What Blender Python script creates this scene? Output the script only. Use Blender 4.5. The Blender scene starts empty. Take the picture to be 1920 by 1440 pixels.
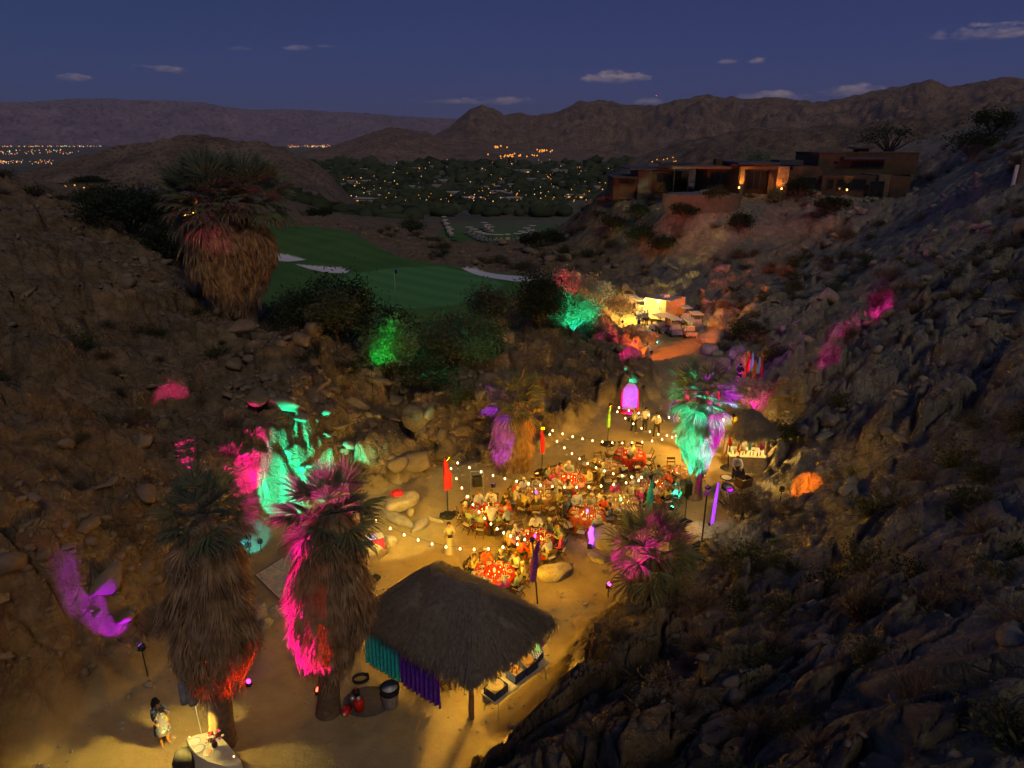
import bpy, bmesh, math, random
import numpy as np
from mathutils import Vector, Matrix, Euler

S = bpy.context.scene
COL = S.collection
R = math.radians
rnd = random.Random(7)
rg = np.random.default_rng(11)

# ------------------------------------------------------------------ camera
CAM_H = 18.0
PITCH = 19.7
cd = bpy.data.cameras.new('camera')
cd.sensor_width = 36.0
cd.lens = 24.0
cd.clip_start = 0.1
cd.clip_end = 60000
cam = bpy.data.objects.new('camera', cd)
cam.location = (0, 0, CAM_H)
cam.rotation_euler = (R(90 - PITCH), 0, 0)
COL.objects.link(cam)
S.camera = cam
FOC = 1280.0
SP, CP = math.sin(R(PITCH)), math.cos(R(PITCH))

def ray(px, py):
    v = (py - 720) / FOC
    return ((px - 960) / FOC, CP - v * SP, -(SP + v * CP))
def pz(px, py, z=0.0):          # the point at height z seen at this place of the photograph
    d = ray(px, py); t = (z - CAM_H) / d[2]
    return Vector((d[0] * t, d[1] * t, z))
def py_(px, py, y):             # the point at forward distance y
    d = ray(px, py); t = y / d[1]
    return Vector((d[0] * t, y, CAM_H + d[2] * t))
def pt(px, py, t):              # the point at depth t
    d = ray(px, py)
    return Vector((d[0] * t, d[1] * t, CAM_H + d[2] * t))

# ------------------------------------------------------------------ world, sun, exposure
S.view_settings.view_transform = 'Standard'
S.view_settings.look = 'None'
S.view_settings.gamma = 1.0
S.view_settings.exposure = 0.3
S.view_settings.use_curve_mapping = False
S.render.engine = 'CYCLES'
S.cycles.use_denoising = True
S.cycles.max_bounces = 4
S.cycles.diffuse_bounces = 2
S.cycles.glossy_bounces = 2
S.cycles.transmission_bounces = 2
S.cycles.transparent_max_bounces = 6
S.cycles.sample_clamp_indirect = 2.0
S.cycles.sample_clamp_direct = 30.0
S.cycles.use_light_tree = True

SUN_EL, SUN_AZ = -3.0, 215.0     # dusk: the sun is under the horizon, behind the camera
W = bpy.data.worlds.new('World'); S.world = W; W.use_nodes = True
wt = W.node_tree; wt.nodes.clear()
class NT:
    def __init__(s, tree): s.t = tree; s.n = tree.nodes; s.l = tree.links
    def new(s, typ, **kw):
        n = s.n.new(typ)
        for k, v in kw.items():
            if k.startswith('i_'):
                n.inputs[int(k[2:]) if k[2:].isdigit() else k[2:].replace('_', ' ')].default_value = v
            else: setattr(n, k, v)
        return n
    def lk(s, a, b): s.l.new(a, b)
    def math(s, op, a, b=None, c=None, clamp=False):
        n = s.n.new('ShaderNodeMath'); n.operation = op; n.use_clamp = clamp
        for i, x in enumerate((a, b, c)):
            if x is None: continue
            if isinstance(x, (int, float)): n.inputs[i].default_value = x
            else: s.l.new(x, n.inputs[i])
        return n.outputs[0]
    def mix(s, fac, a, b, typ='MIX'):
        n = s.n.new('ShaderNodeMix'); n.data_type = 'RGBA'; n.blend_type = typ
        for i, x in ((0, fac), (6, a), (7, b)):
            if isinstance(x, (int, float)): n.inputs[i].default_value = x
            elif isinstance(x, tuple): n.inputs[i].default_value = (*x[:3], 1)
            else: s.l.new(x, n.inputs[i])
        return n.outputs[2]
    def ramp(s, fac, stops, interp='LINEAR'):
        n = s.n.new('ShaderNodeValToRGB'); e = n.color_ramp.elements; n.color_ramp.interpolation = interp
        while len(e) < len(stops): e.new(0.5)
        for k, (p, c) in enumerate(stops):
            e[k].position = p; e[k].color = (*c, 1) if isinstance(c, tuple) else (c, c, c, 1)
        s.l.new(fac, n.inputs[0]); return n.outputs[0]
    def noise(s, vec, scale, detail=4, rough=0.55, out=0, dist=0.0):
        n = s.n.new('ShaderNodeTexNoise'); n.inputs['Scale'].default_value = scale
        n.inputs['Detail'].default_value = detail; n.inputs['Roughness'].default_value = rough
        n.inputs['Distortion'].default_value = dist
        if vec is not None: s.l.new(vec, n.inputs['Vector'])
        return n.outputs[out]

w = NT(wt)
tc = w.new('ShaderNodeTexCoord')
sky = w.new('ShaderNodeTexSky', sky_type='NISHITA', sun_disc=False, sun_elevation=R(SUN_EL), sun_rotation=R(SUN_AZ),
            altitude=300, air_density=1.0, dust_density=1.0, ozone_density=3.0)
SKY_GAIN = 1.0
hsv = w.mix(1.0, sky.outputs[0], (1.0, 1.0, 1.0), 'MULTIPLY')
# twilight air: the blue of the high sky goes over into a duller violet towards the horizon
sep = w.new('ShaderNodeSeparateXYZ'); w.lk(tc.outputs['Generated'], sep.inputs[0])
el = w.math('ARCSINE', sep.outputs[2]); az = w.math('ARCTAN2', sep.outputs[0], sep.outputs[1])
grad = w.ramp(w.math('MULTIPLY', el, 1.0), [(0.0, (0.060, 0.059, 0.158)), (0.05, (0.045, 0.056, 0.168)), (0.11, (0.031, 0.048, 0.152)), (0.18, (0.021, 0.036, 0.118)),
                                            (1.0, (0.016, 0.024, 0.080))])
west = w.ramp(w.math('MULTIPLY_ADD', az, .5, .5), [(.12, (.74, .98, .92)), (.5, (1.0, 1.0, 1.0)), (.9, (1.0, .98, 1.0))])
grad = w.mix(1.0, grad, west, 'MULTIPLY')
base = w.mix(0.85, hsv, grad)
# clouds: (px, py, half width, half height, brightness)
CL = [(135, 148, 34, 8, .75), (300, 131, 55, 8, .75), (1160, 148, 66, 16, 1.0), (1418, 116, 18, 8, .8), (930, 192, 120, 9, .7),
      (1835, 66, 90, 16, .85), (1440, 184, 70, 11, .9), (1605, 172, 60, 13, .75), (565, 92, 28, 6, .4), (450, 92, 26, 4, .25),
      (610, 88, 20, 4, .3), (1365, 117, 16, 5, .45), (1215, 192, 26, 7, .6)]
nvec = w.new('ShaderNodeVectorMath', operation='MULTIPLY'); w.lk(tc.outputs['Generated'], nvec.inputs[0])
nvec.inputs[1].default_value = (1, 1, 2.6)
cn = w.noise(nvec.outputs[0], 26, 6, .62)
cn2 = w.noise(nvec.outputs[0], 70, 4, .6)
cnz = w.math('ADD', w.math('MULTIPLY', w.math('SUBTRACT', cn, .5), 3.2), w.math('MULTIPLY', w.math('SUBTRACT', cn2, .5), 1.6))
col = base
for (cx, cy, hw, hh, br) in CL:
    d = Vector(ray(cx, cy)).normalized(); a0 = math.atan2(d.x, d.y); e0 = math.asin(d.z)
    kw, kh = 1280 / hw / 1.05, 1280 / hh / 1.12
    u = w.math('MULTIPLY', w.math('SUBTRACT', az, a0), kw)
    v = w.math('MULTIPLY', w.math('SUBTRACT', el, e0), kh)
    vb = w.math('ADD', w.math('MULTIPLY', w.math('MINIMUM', v, 0.0), 0.9), v)   # flat base
    q = w.math('ADD', w.math('MULTIPLY', u, u), w.math('MULTIPLY', vb, vb))
    m = w.math('MULTIPLY_ADD', w.math('SUBTRACT', w.math('ADD', 0.75, cnz), q), 1.1, 0.0, clamp=True)
    m = w.math('MULTIPLY', m, br)
    lit = w.math('MULTIPLY_ADD', w.math('ADD', v, w.math('MULTIPLY', cnz, .35)), 0.75, 0.42, clamp=True)
    cc = w.mix(lit, (0.050, 0.048, 0.115), (0.27, 0.205, 0.215))
    col = w.mix(m, col, cc)
bg = w.new('ShaderNodeBackground'); w.lk(col, bg.inputs[0]); bg.inputs[1].default_value = SKY_GAIN
wo = w.new('ShaderNodeOutputWorld'); w.lk(bg.outputs[0], wo.inputs[0])

def add_light(name, kind, loc, energy, color, parent=None, target=None, size=0.05, angle=None, blend=0.35):
    l = bpy.data.lights.new(name, kind); l.energy = energy; l.color = color
    if kind == 'SUN': l.angle = R(angle or 0.5)
    else: l.shadow_soft_size = size
    if kind == 'SPOT': l.spot_size = R(angle or 60); l.spot_blend = blend
    o = bpy.data.objects.new(name, l); COL.objects.link(o); o.location = loc
    if target is not None:
        d = Vector(target) - Vector(loc); o.rotation_euler = d.to_track_quat('-Z', 'Y').to_euler()
    if parent is not None:
        o.parent = parent; o.matrix_parent_inverse = Matrix.Identity(4)
        # parents stand unrotated, so the lamp's own place is relative to them
        o.location = Vector(loc) - Vector(parent.location)
    return o
# afterglow of the set sun: very weak, very soft, warm
sun = add_light('afterglow_sun', 'SUN', (0, 0, 60), 0.46, (1.0, 0.80, 0.52), angle=14)
sun.rotation_euler = Euler((R(48), 0, R(24)))

# ------------------------------------------------------------------ helpers
def tag(o, label=None, cat=None, group=None, kind=None):
    if label: o['label'] = label
    if cat: o['category'] = cat
    if group: o['group'] = group
    if kind: o['kind'] = kind
    return o
def empty(name, loc=(0, 0, 0), rz=0.0, label=None, cat=None, group=None):
    o = bpy.data.objects.new(name, None); o.location = loc; o.rotation_euler = (0, 0, rz)
    o.empty_display_size = 0.2; COL.objects.link(o)
    return tag(o, label, cat, group)
def link(name, me, mat=None, parent=None, loc=None, rot=None, scale=None):
    o = bpy.data.objects.new(name, me); COL.objects.link(o)
    if mat is not None:
        if len(me.materials) == 0: me.materials.append(mat)
        if me.materials[0] != mat:
            o.material_slots[0].link = 'OBJECT'; o.material_slots[0].material = mat
    if parent is not None: o.parent = parent
    if loc is not None: o.location = loc
    if rot is not None: o.rotation_euler = rot
    if scale is not None: o.scale = scale if not isinstance(scale, (int, float)) else (scale,) * 3
    return o
def copy_tree(o, parent=None):
    c = o.copy(); COL.objects.link(c)
    if parent is not None: c.parent = parent
    for ch in o.children: copy_tree(ch, c)
    return c
def np_mesh(name, V, F, smooth=False, n=None):
    """V (k,3) array, F (m,n) array of equal sized faces"""
    me = bpy.data.meshes.new(name); V = np.asarray(V, np.float32); F = np.asarray(F, np.int32)
    me.vertices.add(len(V)); me.vertices.foreach_set('co', V.ravel())
    n = F.shape[1]; me.loops.add(F.size); me.loops.foreach_set('vertex_index', F.ravel())
    me.polygons.add(len(F)); me.polygons.foreach_set('loop_start', np.arange(0, F.size, n, dtype=np.int32))
    me.polygons.foreach_set('loop_total', np.full(len(F), n, np.int32))
    if smooth: me.polygons.foreach_set('use_smooth', np.ones(len(F), bool))
    me.update(); me.validate(); return me

class MB:
    """collects simple solids and links them as one mesh"""
    def __init__(s): s.V = []; s.F = []
    def add(s, V, F):
        k = len(s.V); s.V.extend([tuple(v) for v in V]); s.F.extend([tuple(i + k for i in f) for f in F]); return s
    def box(s, c, d, rz=0.0, rx=0.0, ry=0.0, taper=1.0):
        M = Euler((rx, ry, rz)).to_matrix(); c = Vector(c); V = []
        for z in (-1, 1):
            k = taper if z > 0 else 1.0
            for x, y in ((-1, -1), (1, -1), (1, 1), (-1, 1)):
                V.append(c + M @ Vector((x * d[0] / 2 * k, y * d[1] / 2 * k, z * d[2] / 2)))
        return s.add(V, [(3, 2, 1, 0), (4, 5, 6, 7), (0, 1, 5, 4), (1, 2, 6, 5), (2, 3, 7, 6), (3, 0, 4, 7)])
    def tube(s, pts, rad, n=8, cap=True):
        pts = [Vector(p) for p in pts]; m = len(pts)
        rad = [rad] * m if isinstance(rad, (int, float)) else list(rad)
        V = []; F = []; up = Vector((0, 0, 1))
        for i, p in enumerate(pts):
            a = pts[max(0, i - 1)]; b = pts[min(m - 1, i + 1)]; d = (b - a)
            d = d.normalized() if d.length > 1e-9 else Vector((0, 0, 1))
            u = up if abs(d.dot(up)) < 0.95 else Vector((1, 0, 0))
            e1 = d.cross(u).normalized(); e2 = e1.cross(d).normalized()
            for k in range(n):
                t = 2 * math.pi * k / n
                V.append(p + (e1 * math.cos(t) + e2 * math.sin(t)) * rad[i])
        for i in range(m - 1):
            for k in range(n):
                F.append((i * n + k, i * n + (k + 1) % n, (i + 1) * n + (k + 1) % n, (i + 1) * n + k))
        if cap:
            F.append(tuple(reversed(range(n)))); F.append(tuple((m - 1) * n + k for k in range(n)))
        return s.add(V, F)
    def lathe(s, prof, n=16, c=(0, 0, 0), cap=True, wob=0.0, seed=0):
        V = []; F = []; q = random.Random(seed)
        for (r, z) in prof:
            for k in range(n):
                t = 2 * math.pi * k / n; rr = r * (1 + wob * (q.random() - .5))
                V.append((c[0] + rr * math.cos(t), c[1] + rr * math.sin(t), c[2] + z))
        for i in range(len(prof) - 1):
            for k in range(n):
                F.append((i * n + k, i * n + (k + 1) % n, (i + 1) * n + (k + 1) % n, (i + 1) * n + k))
        if cap:
            F.append(tuple(reversed(range(n)))); F.append(tuple((len(prof) - 1) * n + k for k in range(n)))
        return s.add(V, F)
    def mesh(s, name, smooth=False):
        me = bpy.data.meshes.new(name); me.from_pydata([tuple(v) for v in s.V], [], s.F)
        if smooth: me.polygons.foreach_set('use_smooth', np.ones(len(me.polygons), bool))
        me.update(); return me
    def build(s, name, mat, parent=None, smooth=False, **kw):
        return link(name, s.mesh(name, smooth), mat, parent, **kw)

# ------------------------------------------------------------------ noise in numpy
def _h(ix, iy, seed):
    x = (ix.astype(np.int64) * 374761393 + iy.astype(np.int64) * 668265263 + seed * 2147483647) & 0xFFFFFFFF
    x = ((x ^ (x >> 13)) * 1274126177) & 0xFFFFFFFF
    x = ((x ^ (x >> 16)) * 2246822519) & 0xFFFFFFFF
    return ((x ^ (x >> 15)) & 0xFFFFFF) / float(0x1000000)
def vnoise(x, y, seed=0):
    ix = np.floor(x); iy = np.floor(y); fx = x - ix; fy = y - iy
    fx = fx * fx * (3 - 2 * fx); fy = fy * fy * (3 - 2 * fy)
    a = _h(ix, iy, seed); b = _h(ix + 1, iy, seed); c = _h(ix, iy + 1, seed); d = _h(ix + 1, iy + 1, seed)
    return (a * (1 - fx) + b * fx) * (1 - fy) + (c * (1 - fx) + d * fx) * fy
def fbm(x, y, oct=4, seed=0, rough=.5):
    s = 0; a = 1; n = 0
    for k in range(oct):
        s = s + a * (vnoise(x, y, seed + k * 17) - .5); n += a; a *= rough; x = x * 2.03 + 11.3; y = y * 2.03 + 5.1
    return s / n * 2
def ridged(x, y, oct=4, seed=0, rough=.55):
    s = 0; a = 1; n = 0
    for k in range(oct):
        s = s + a * (1 - np.abs(2 * vnoise(x, y, seed + k * 31) - 1)); n += a; a *= rough; x = x * 2.07 + 3.7; y = y * 2.07 + 9.2
    return s / n
def voro(x, y, seed=0):
    ix = np.floor(x); iy = np.floor(y)
    f1 = np.full(x.shape, 9.0); f2 = np.full(x.shape, 9.0)
    cx = np.zeros(x.shape); cy = np.zeros(x.shape); h = np.zeros(x.shape)
    for dx in (-1, 0, 1):
        for dy in (-1, 0, 1):
            jx = ix + dx; jy = iy + dy
            qx = jx + .1 + .8 * _h(jx, jy, seed); qy = jy + .1 + .8 * _h(jx, jy, seed + 5)
            d = np.hypot(x - qx, y - qy)
            near = d < f1
            f2 = np.where(near, f1, np.minimum(f2, d))
            cx = np.where(near, qx, cx); cy = np.where(near, qy, cy); h = np.where(near, _h(jx, jy, seed + 9), h)
            f1 = np.where(near, d, f1)
    return f1, f2, cx, cy, h
def sstep(a, b, x):
    t = np.clip((x - a) / (b - a), 0, 1); return t * t * (3 - 2 * t)
def poly_sd(x, y, poly):
    """signed distance to a polygon, negative inside"""
    d = np.full(x.shape, 1e9); ins = np.zeros(x.shape, bool); n = len(poly)
    for i in range(n):
        ax, ay = poly[i]; bx, by = poly[(i + 1) % n]
        ex, ey = bx - ax, by - ay; L = ex * ex + ey * ey + 1e-12
        t = np.clip(((x - ax) * ex + (y - ay) * ey) / L, 0, 1)
        d = np.minimum(d, np.hypot(x - ax - t * ex, y - ay - t * ey))
        c = ((ay > y) != (by > y)) & (x < (bx - ax) * (y - ay) / (by - ay + 1e-12) + ax)
        ins ^= c
    return np.where(ins, -d, d)
# ------------------------------------------------------------------ terrain heights
def gp(l, z): return [tuple(pz(a, b, z)[:2]) for a, b in l]
FLOOR = gp([(60, 1440), (150, 1360), (235, 1305), (330, 1240), (470, 1175), (462, 1085), (500, 1000), (585, 965), (640, 945), (700, 930),
            (790, 900), (850, 868), (900, 880), (960, 872), (1030, 842), (1090, 800), (1140, 762), (1190, 768), (1245, 742), (1235, 690),
            (1190, 640), (1150, 605), (1175, 572), (1230, 560), (1300, 590), (1330, 640), (1310, 680), (1370, 690), (1425, 715),
            (1395, 760), (1440, 830), (1425, 885), (1395, 960), (1300, 1010), (1180, 1090), (1090, 1160), (1030, 1230),
            (1010, 1290), (960, 1360), (900, 1400), (860, 1470), (830, 1640), (0, 1640)], 0)
GOLF = gp([(380, 560), (390, 455), (470, 446), (560, 440), (640, 440), (700, 462), (760, 480), (830, 487), (880, 492), (960, 505), (1018, 530),
           (985, 552), (940, 585), (870, 612), (740, 625), (600, 622), (500, 600)], 3.2)
GREEN = gp([(600, 545), (650, 515), (740, 500), (830, 492), (900, 512), (945, 545), (900, 572), (800, 583), (690, 580), (620, 570)], 3.05)
BUNK = [gp([(490, 476), (540, 477), (575, 484), (540, 488), (490, 486)], 3.4),
        gp([(553, 494), (600, 497), (640, 498), (655, 503), (648, 508), (610, 508), (580, 503)], 3.3),
        gp([(866, 492), (890, 493), (930, 506), (975, 520), (1016, 530), (1010, 543), (965, 538), (925, 524), (905, 516), (885, 505)], 3.1)]
FAIR2 = gp([(820, 438), (835, 420), (900, 410), (1000, 400), (1080, 393), (1130, 398), (1070, 420), (1050, 440), (1000, 452), (900, 456), (840, 450)], -4.6)

CPT = []     # (px, py, depth)
def colm(px, *rows):
    for (y, t) in rows: CPT.append(tuple(pt(px, y, t)))
colm(0, (1250, 18.8), (1150, 20), (1000, 22.5), (850, 26), (700, 33), (550, 42), (415, 52), (352, 60))
colm(150, (1230, 22.4), (1100, 23.5), (950, 26.5), (800, 31), (650, 37), (540, 44), (450, 50), (415, 56))
colm(300, (1150, 26.2), (1100, 27.2), (1000, 29), (900, 31.5), (800, 35), (700, 39), (610, 43), (550, 47), (520, 50))
colm(430, (1080, 29.5), (980, 31.5), (880, 33), (800, 35.5), (705, 39), (632, 42.5), (603, 45))
colm(560, (930, 34), (850, 35.3), (780, 37), (720, 39.5), (660, 42.5), (640, 44.5))
colm(680, (900, 36.8), (850, 38.5), (790, 41), (770, 43))
colm(820, (830, 42), (780, 44.5), (740, 47), (700, 50))
colm(950, (800, 45), (740, 49), (690, 53), (640, 57), (600, 60))
colm(1050, (760, 48.5), (700, 53), (650, 57), (600, 62), (560, 67), (530, 72))
colm(1130, (700, 54), (650, 59), (600, 65), (560, 72), (540, 78))
colm(1250, (540, 84), (500, 92), (460, 97), (420, 100), (385, 101))
colm(1150, (480, 100), (350, 118)); colm(1080, (440, 112)); colm(1100, (400, 115)); colm(1000, (470, 105)); colm(900, (480, 100))
colm(850, (460, 130), (458, 150)); colm(920, (468, 112), (462, 130), (459, 150)); colm(1000, (462, 120), (458, 145)); colm(1060, (455, 118))
colm(850, (430, 185), (450, 165)); colm(1000, (400, 220), (450, 168)); colm(1060, (415, 190))
colm(741, (543, 72)); colm(510, (450, 100), (482, 90), (560, 66)); colm(650, (450, 100), (580, 63)); colm(700, (465, 98))
colm(605, (503, 83)); colm(940, (515, 80)); colm(860, (600, 60)); colm(850, (550, 71)); colm(750, (600, 60))
colm(700, (430, 130), (390, 190)); colm(800, (450, 125)); colm(600, (420, 140))
colm(290, (410, 110)); colm(130, (360, 140)); colm(450, (400, 120)); colm(560, (345, 220))
colm(620, (700, 50), (650, 55)); colm(750, (700, 51), (650, 55)); colm(860, (650, 55)); colm(540, (600, 58)); colm(470, (560, 60)); colm(300, (470, 75))
colm(1000, (1340, 21), (1440, 18)); colm(900, (1440, 20.3))
colm(1100, (1230, 24.3), (1300, 21.5), (1440, 16.5))
colm(1250, (1150, 26.4), (1250, 21.5), (1350, 17.5), (1440, 15))
colm(1400, (1030, 30.5), (1100, 26.3), (1200, 21), (1320, 16.5), (1440, 13))
colm(1500, (900, 36.5), (700, 50)); colm(1550, (1000, 29), (1150, 21.5), (1300, 16), (1440, 12), (850, 37), (750, 43), (650, 52))
colm(1450, (650, 60), (600, 66)); colm(1400, (560, 74), (500, 84), (450, 93)); colm(1350, (600, 69))
colm(1700, (1440, 10), (1300, 13), (1150, 17.5), (1000, 23.5), (850, 31), (750, 38), (650, 46), (550, 56), (450, 70), (385, 90))
colm(1920, (1440, 8.5), (1300, 11), (1150, 14.5), (1000, 19.5), (850, 26), (700, 33), (550, 43), (400, 57), (300, 70), (200, 95))
colm(1820, (300, 88), (262, 105)); colm(1300, (366, 95)); colm(1350, (368, 95)); colm(1255, (366, 96)); colm(1550, (500, 80), (430, 90), (372, 97)); colm(1320, (378, 101)); colm(1650, (375, 98))
CPT += [(-25, 10, 6.5), (-14, 8, 2.0), (-40, 30, 12), (-60, 60, 16), (-80, 110, 13), (20, 4, 13), (32, 8, 15), (45, 20, 18), (60, 50, 22),
        (85, 90, 26), (110, 130, 30), (0, 2, 3.0), (8, 4, 8), (-4, 8, .6), (-8, 2, 1), (30, 125, 10), (55, 125, 11), (20, 120, 10), (60, 103, 10.5), (75, 110, 15), (-30, 2, 6)]
for z in FLOOR[::3]: CPT.append((z[0], z[1], 0.0))
CPT = np.array(CPT)
# thin plate spline
def _U(r2): return np.where(r2 > 1e-12, r2 * np.log(r2 + 1e-12), 0.0)
_sc = 20.0
_A = CPT[:, :2] / _sc; _n = len(_A)
_K = _U(((_A[:, None] - _A[None]) ** 2).sum(-1)) + np.eye(_n) * 0.02
_P = np.hstack([np.ones((_n, 1)), _A]); _L = np.zeros((_n + 3, _n + 3)); _L[:_n, :_n] = _K; _L[:_n, _n:] = _P; _L[_n:, :_n] = _P.T
_W = np.linalg.solve(_L, np.concatenate([CPT[:, 2], np.zeros(3)]))
def tps(x, y):
    sh = x.shape; x = x.ravel() / _sc; y = y.ravel() / _sc; out = np.zeros(len(x))
    for k in range(0, len(x), 60000):
        a = x[k:k + 60000]; b = y[k:k + 60000]
        r2 = (a[:, None] - _A[None, :, 0]) ** 2 + (b[:, None] - _A[None, :, 1]) ** 2
        out[k:k + 60000] = _U(r2) @ _W[:_n] + _W[_n] + _W[_n + 1] * a + _W[_n + 2] * b
    return out.reshape(sh)
def far_h(x, y):
    r = np.hypot(x, y); az = np.arctan2(x, y)
    z = np.interp(r, [0, 170, 230, 300, 450, 1500, 2300, 3600, 60000], [-3, -4.6, -5.5, -12, -25, -25, -45, -100, -100])
    # the ground keeps high under the big house and on the right
    hi = np.interp(r, [0, 120, 160, 260, 500, 1200, 2500], [12, 12, 12, 6, -8, -18, -40])
    k = sstep(R(9), R(16), az) * (1 - sstep(900, 2400, r))
    z = z * (1 - k) + hi * k
    lo = np.interp(r, [0, 110, 180, 260, 450, 1500], [6, 6, 4, 0, -25, -40])
    k2 = sstep(R(-12), R(-20), az) * (1 - sstep(300, 900, r))
    return z * (1 - k2) + lo * k2
def height(x, y, rough=True, masks=False):
    x = np.asarray(x, float); y = np.asarray(y, float); r = np.hypot(x, y)
    near = r < 235
    h = far_h(x, y)
    if near.any():
        hn = tps(x[near], y[near]); hn = np.clip(hn, -8, 60)
        k = sstep(165, 230, r[near]); h[near] = hn * (1 - k) + h[near] * k
    fl = np.full(x.shape, 50.0); go = np.full(x.shape, 50.0); gr = np.full(x.shape, 50.0); bu = np.full(x.shape, 50.0); f2 = np.full(x.shape, 50.0)
    n2 = r < 130
    if n2.any():
        X = x[n2]; Y = y[n2]; wx = X + .5 * fbm(X * .8, Y * .8, 3, 3); wy = Y + .5 * fbm(X * .8, Y * .8, 3, 4)
        fl[n2] = poly_sd(wx, wy, FLOOR); go[n2] = poly_sd(X, Y, GOLF); gr[n2] = poly_sd(X, Y, GREEN)
        bu[n2] = np.minimum.reduce([poly_sd(X, Y, b) for b in BUNK])
    n3 = (r > 140) & (r < 300)
    if n3.any(): f2[n3] = poly_sd(x[n3], y[n3], FAIR2)
    kf = sstep(-.3, 2.2, fl)
    h = h * kf
    rocky = sstep(-.2, 1.2, fl) * sstep(-1.0, 3.0, np.minimum(go, f2))
    if rough:
        am = rocky * np.interp(r, [0, 60, 100, 150, 240, 400], [1.25, 1.1, .7, .4, .4, 0.3])
        if (am > 0).any():
            m = am > 1e-3; X = x[m]; Y = y[m]
            wx = X + .9 * fbm(X * .35, Y * .35, 3, 20); wy = Y + .9 * fbm(X * .35, Y * .35, 3, 21)
            # strata lean along the canyon
            c, s_ = math.cos(R(38)), math.sin(R(38)); U_ = (wx * c + wy * s_); V_ = (-wx * s_ + wy * c)
            d = 0.9 * (ridged(wx * .13, wy * .13, 4, 40) - .6) + .5 * fbm(wx * .25, wy * .25, 4, 44)
            big = vnoise(X * .12, Y * .12, 77)
            for (sx, sy, a, tl, sd, cut) in ((3.8, 2.1, .95, .42, 1, .0), (1.6, .9, .52, .45, 2, .15), (.62, .40, .20, .45, 3, .0)):
                f1, f2_, cx, cy, hh = voro(U_ / sx, V_ / sy, sd * 100)
                e = sstep(0, .11, f2_ - f1)
                tx = _h(np.floor(cx * 7), np.floor(cy * 7), 300 + sd) - .5; ty = _h(np.floor(cx * 7), np.floor(cy * 7), 310 + sd) - .5
                blk = (hh - .35) + tl * 2.2 * (tx * (U_ / sx - cx) + ty * (V_ / sy - cy))
                gate = sstep(cut, cut + .25, _h(np.floor(cx * 5), np.floor(cy * 5), 320 + sd))
                d = d + a * gate * (e * (.35 + blk) - .12) * (.55 + .9 * big)
            h[m] = h[m] + am[m] * d
        nf = (fl < 1.0)
        if nf.any(): h[nf] = h[nf] + .05 * fbm(x[nf] * .6, y[nf] * .6, 3, 60) + .018 * fbm(x[nf] * 3, y[nf] * 3, 3, 61)
        k = sstep(250, 500, r) * (1 - sstep(6000, 9000, r))
        if (k > 0).any(): h = h + k * 3.0 * fbm(x * .006, y * .006, 3, 70)
    h = h - .25 * sstep(.6, -.8, bu)
    if masks: return h, fl, go, gr, bu, f2, rocky
    return h
def hz(x, y, rough=True): return float(height(np.array([x]), np.array([y]), rough)[0])
def hzs(P, rough=True):
    P = np.asarray(P, float); return height(P[:, 0], P[:, 1], rough)

# ------------------------------------------------------------------ materials
MATS = {}
def material(name, rough=.8, color=None, metallic=0.0, spec=.3):
    m = bpy.data.materials.new(name); m.use_nodes = True; t = NT(m.node_tree)
    b = t.n['Principled BSDF']; b.inputs['Roughness'].default_value = rough; b.inputs['Metallic'].default_value = metallic
    b.inputs['Specular IOR Level'].default_value = spec
    if color: b.inputs['Base Color'].default_value = (*color, 1)
    return m, t, b
def simple(name, color, rough=.75, var=.25, scale=6.0, metallic=0.0, spec=.3, emit=None, bump=0.0, trans=0.0):
    """plain painted, woven or wooden surface with grain"""
    if name in MATS: return MATS[name]
    m, t, b = material(name, rough, color, metallic, spec)
    tcn = t.new('ShaderNodeTexCoord'); f = t.noise(tcn.outputs['Object'], scale, 5, .6)
    a = tuple(c * (1 - var) for c in color); d = tuple(min(1, c * (1 + var)) for c in color)
    t.lk(t.ramp(f, [(.3, a), (.7, d)]), b.inputs['Base Color'])
    if bump:
        bp = t.new('ShaderNodeBump'); bp.inputs['Strength'].default_value = bump; bp.inputs['Distance'].default_value = .02
        t.lk(t.noise(tcn.outputs['Object'], scale * 3, 4, .6), bp.inputs['Height']); t.lk(bp.outputs[0], b.inputs['Normal'])
    if trans: b.inputs['Transmission Weight'].default_value = trans
    if emit:
        b.inputs['Emission Color'].default_value = (*emit[:3], 1); b.inputs['Emission Strength'].default_value = emit[3]
    MATS[name] = m; return m
def glow(name, color, strength):
    if name in MATS: return MATS[name]
    m = bpy.data.materials.new(name); m.use_nodes = True; t = NT(m.node_tree); t.n.clear()
    e = t.new('ShaderNodeEmission'); e.inputs[0].default_value = (*color, 1); e.inputs[1].default_value = strength
    o = t.new('ShaderNodeOutputMaterial'); t.lk(e.outputs[0], o.inputs[0]); MATS[name] = m; return m

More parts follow.
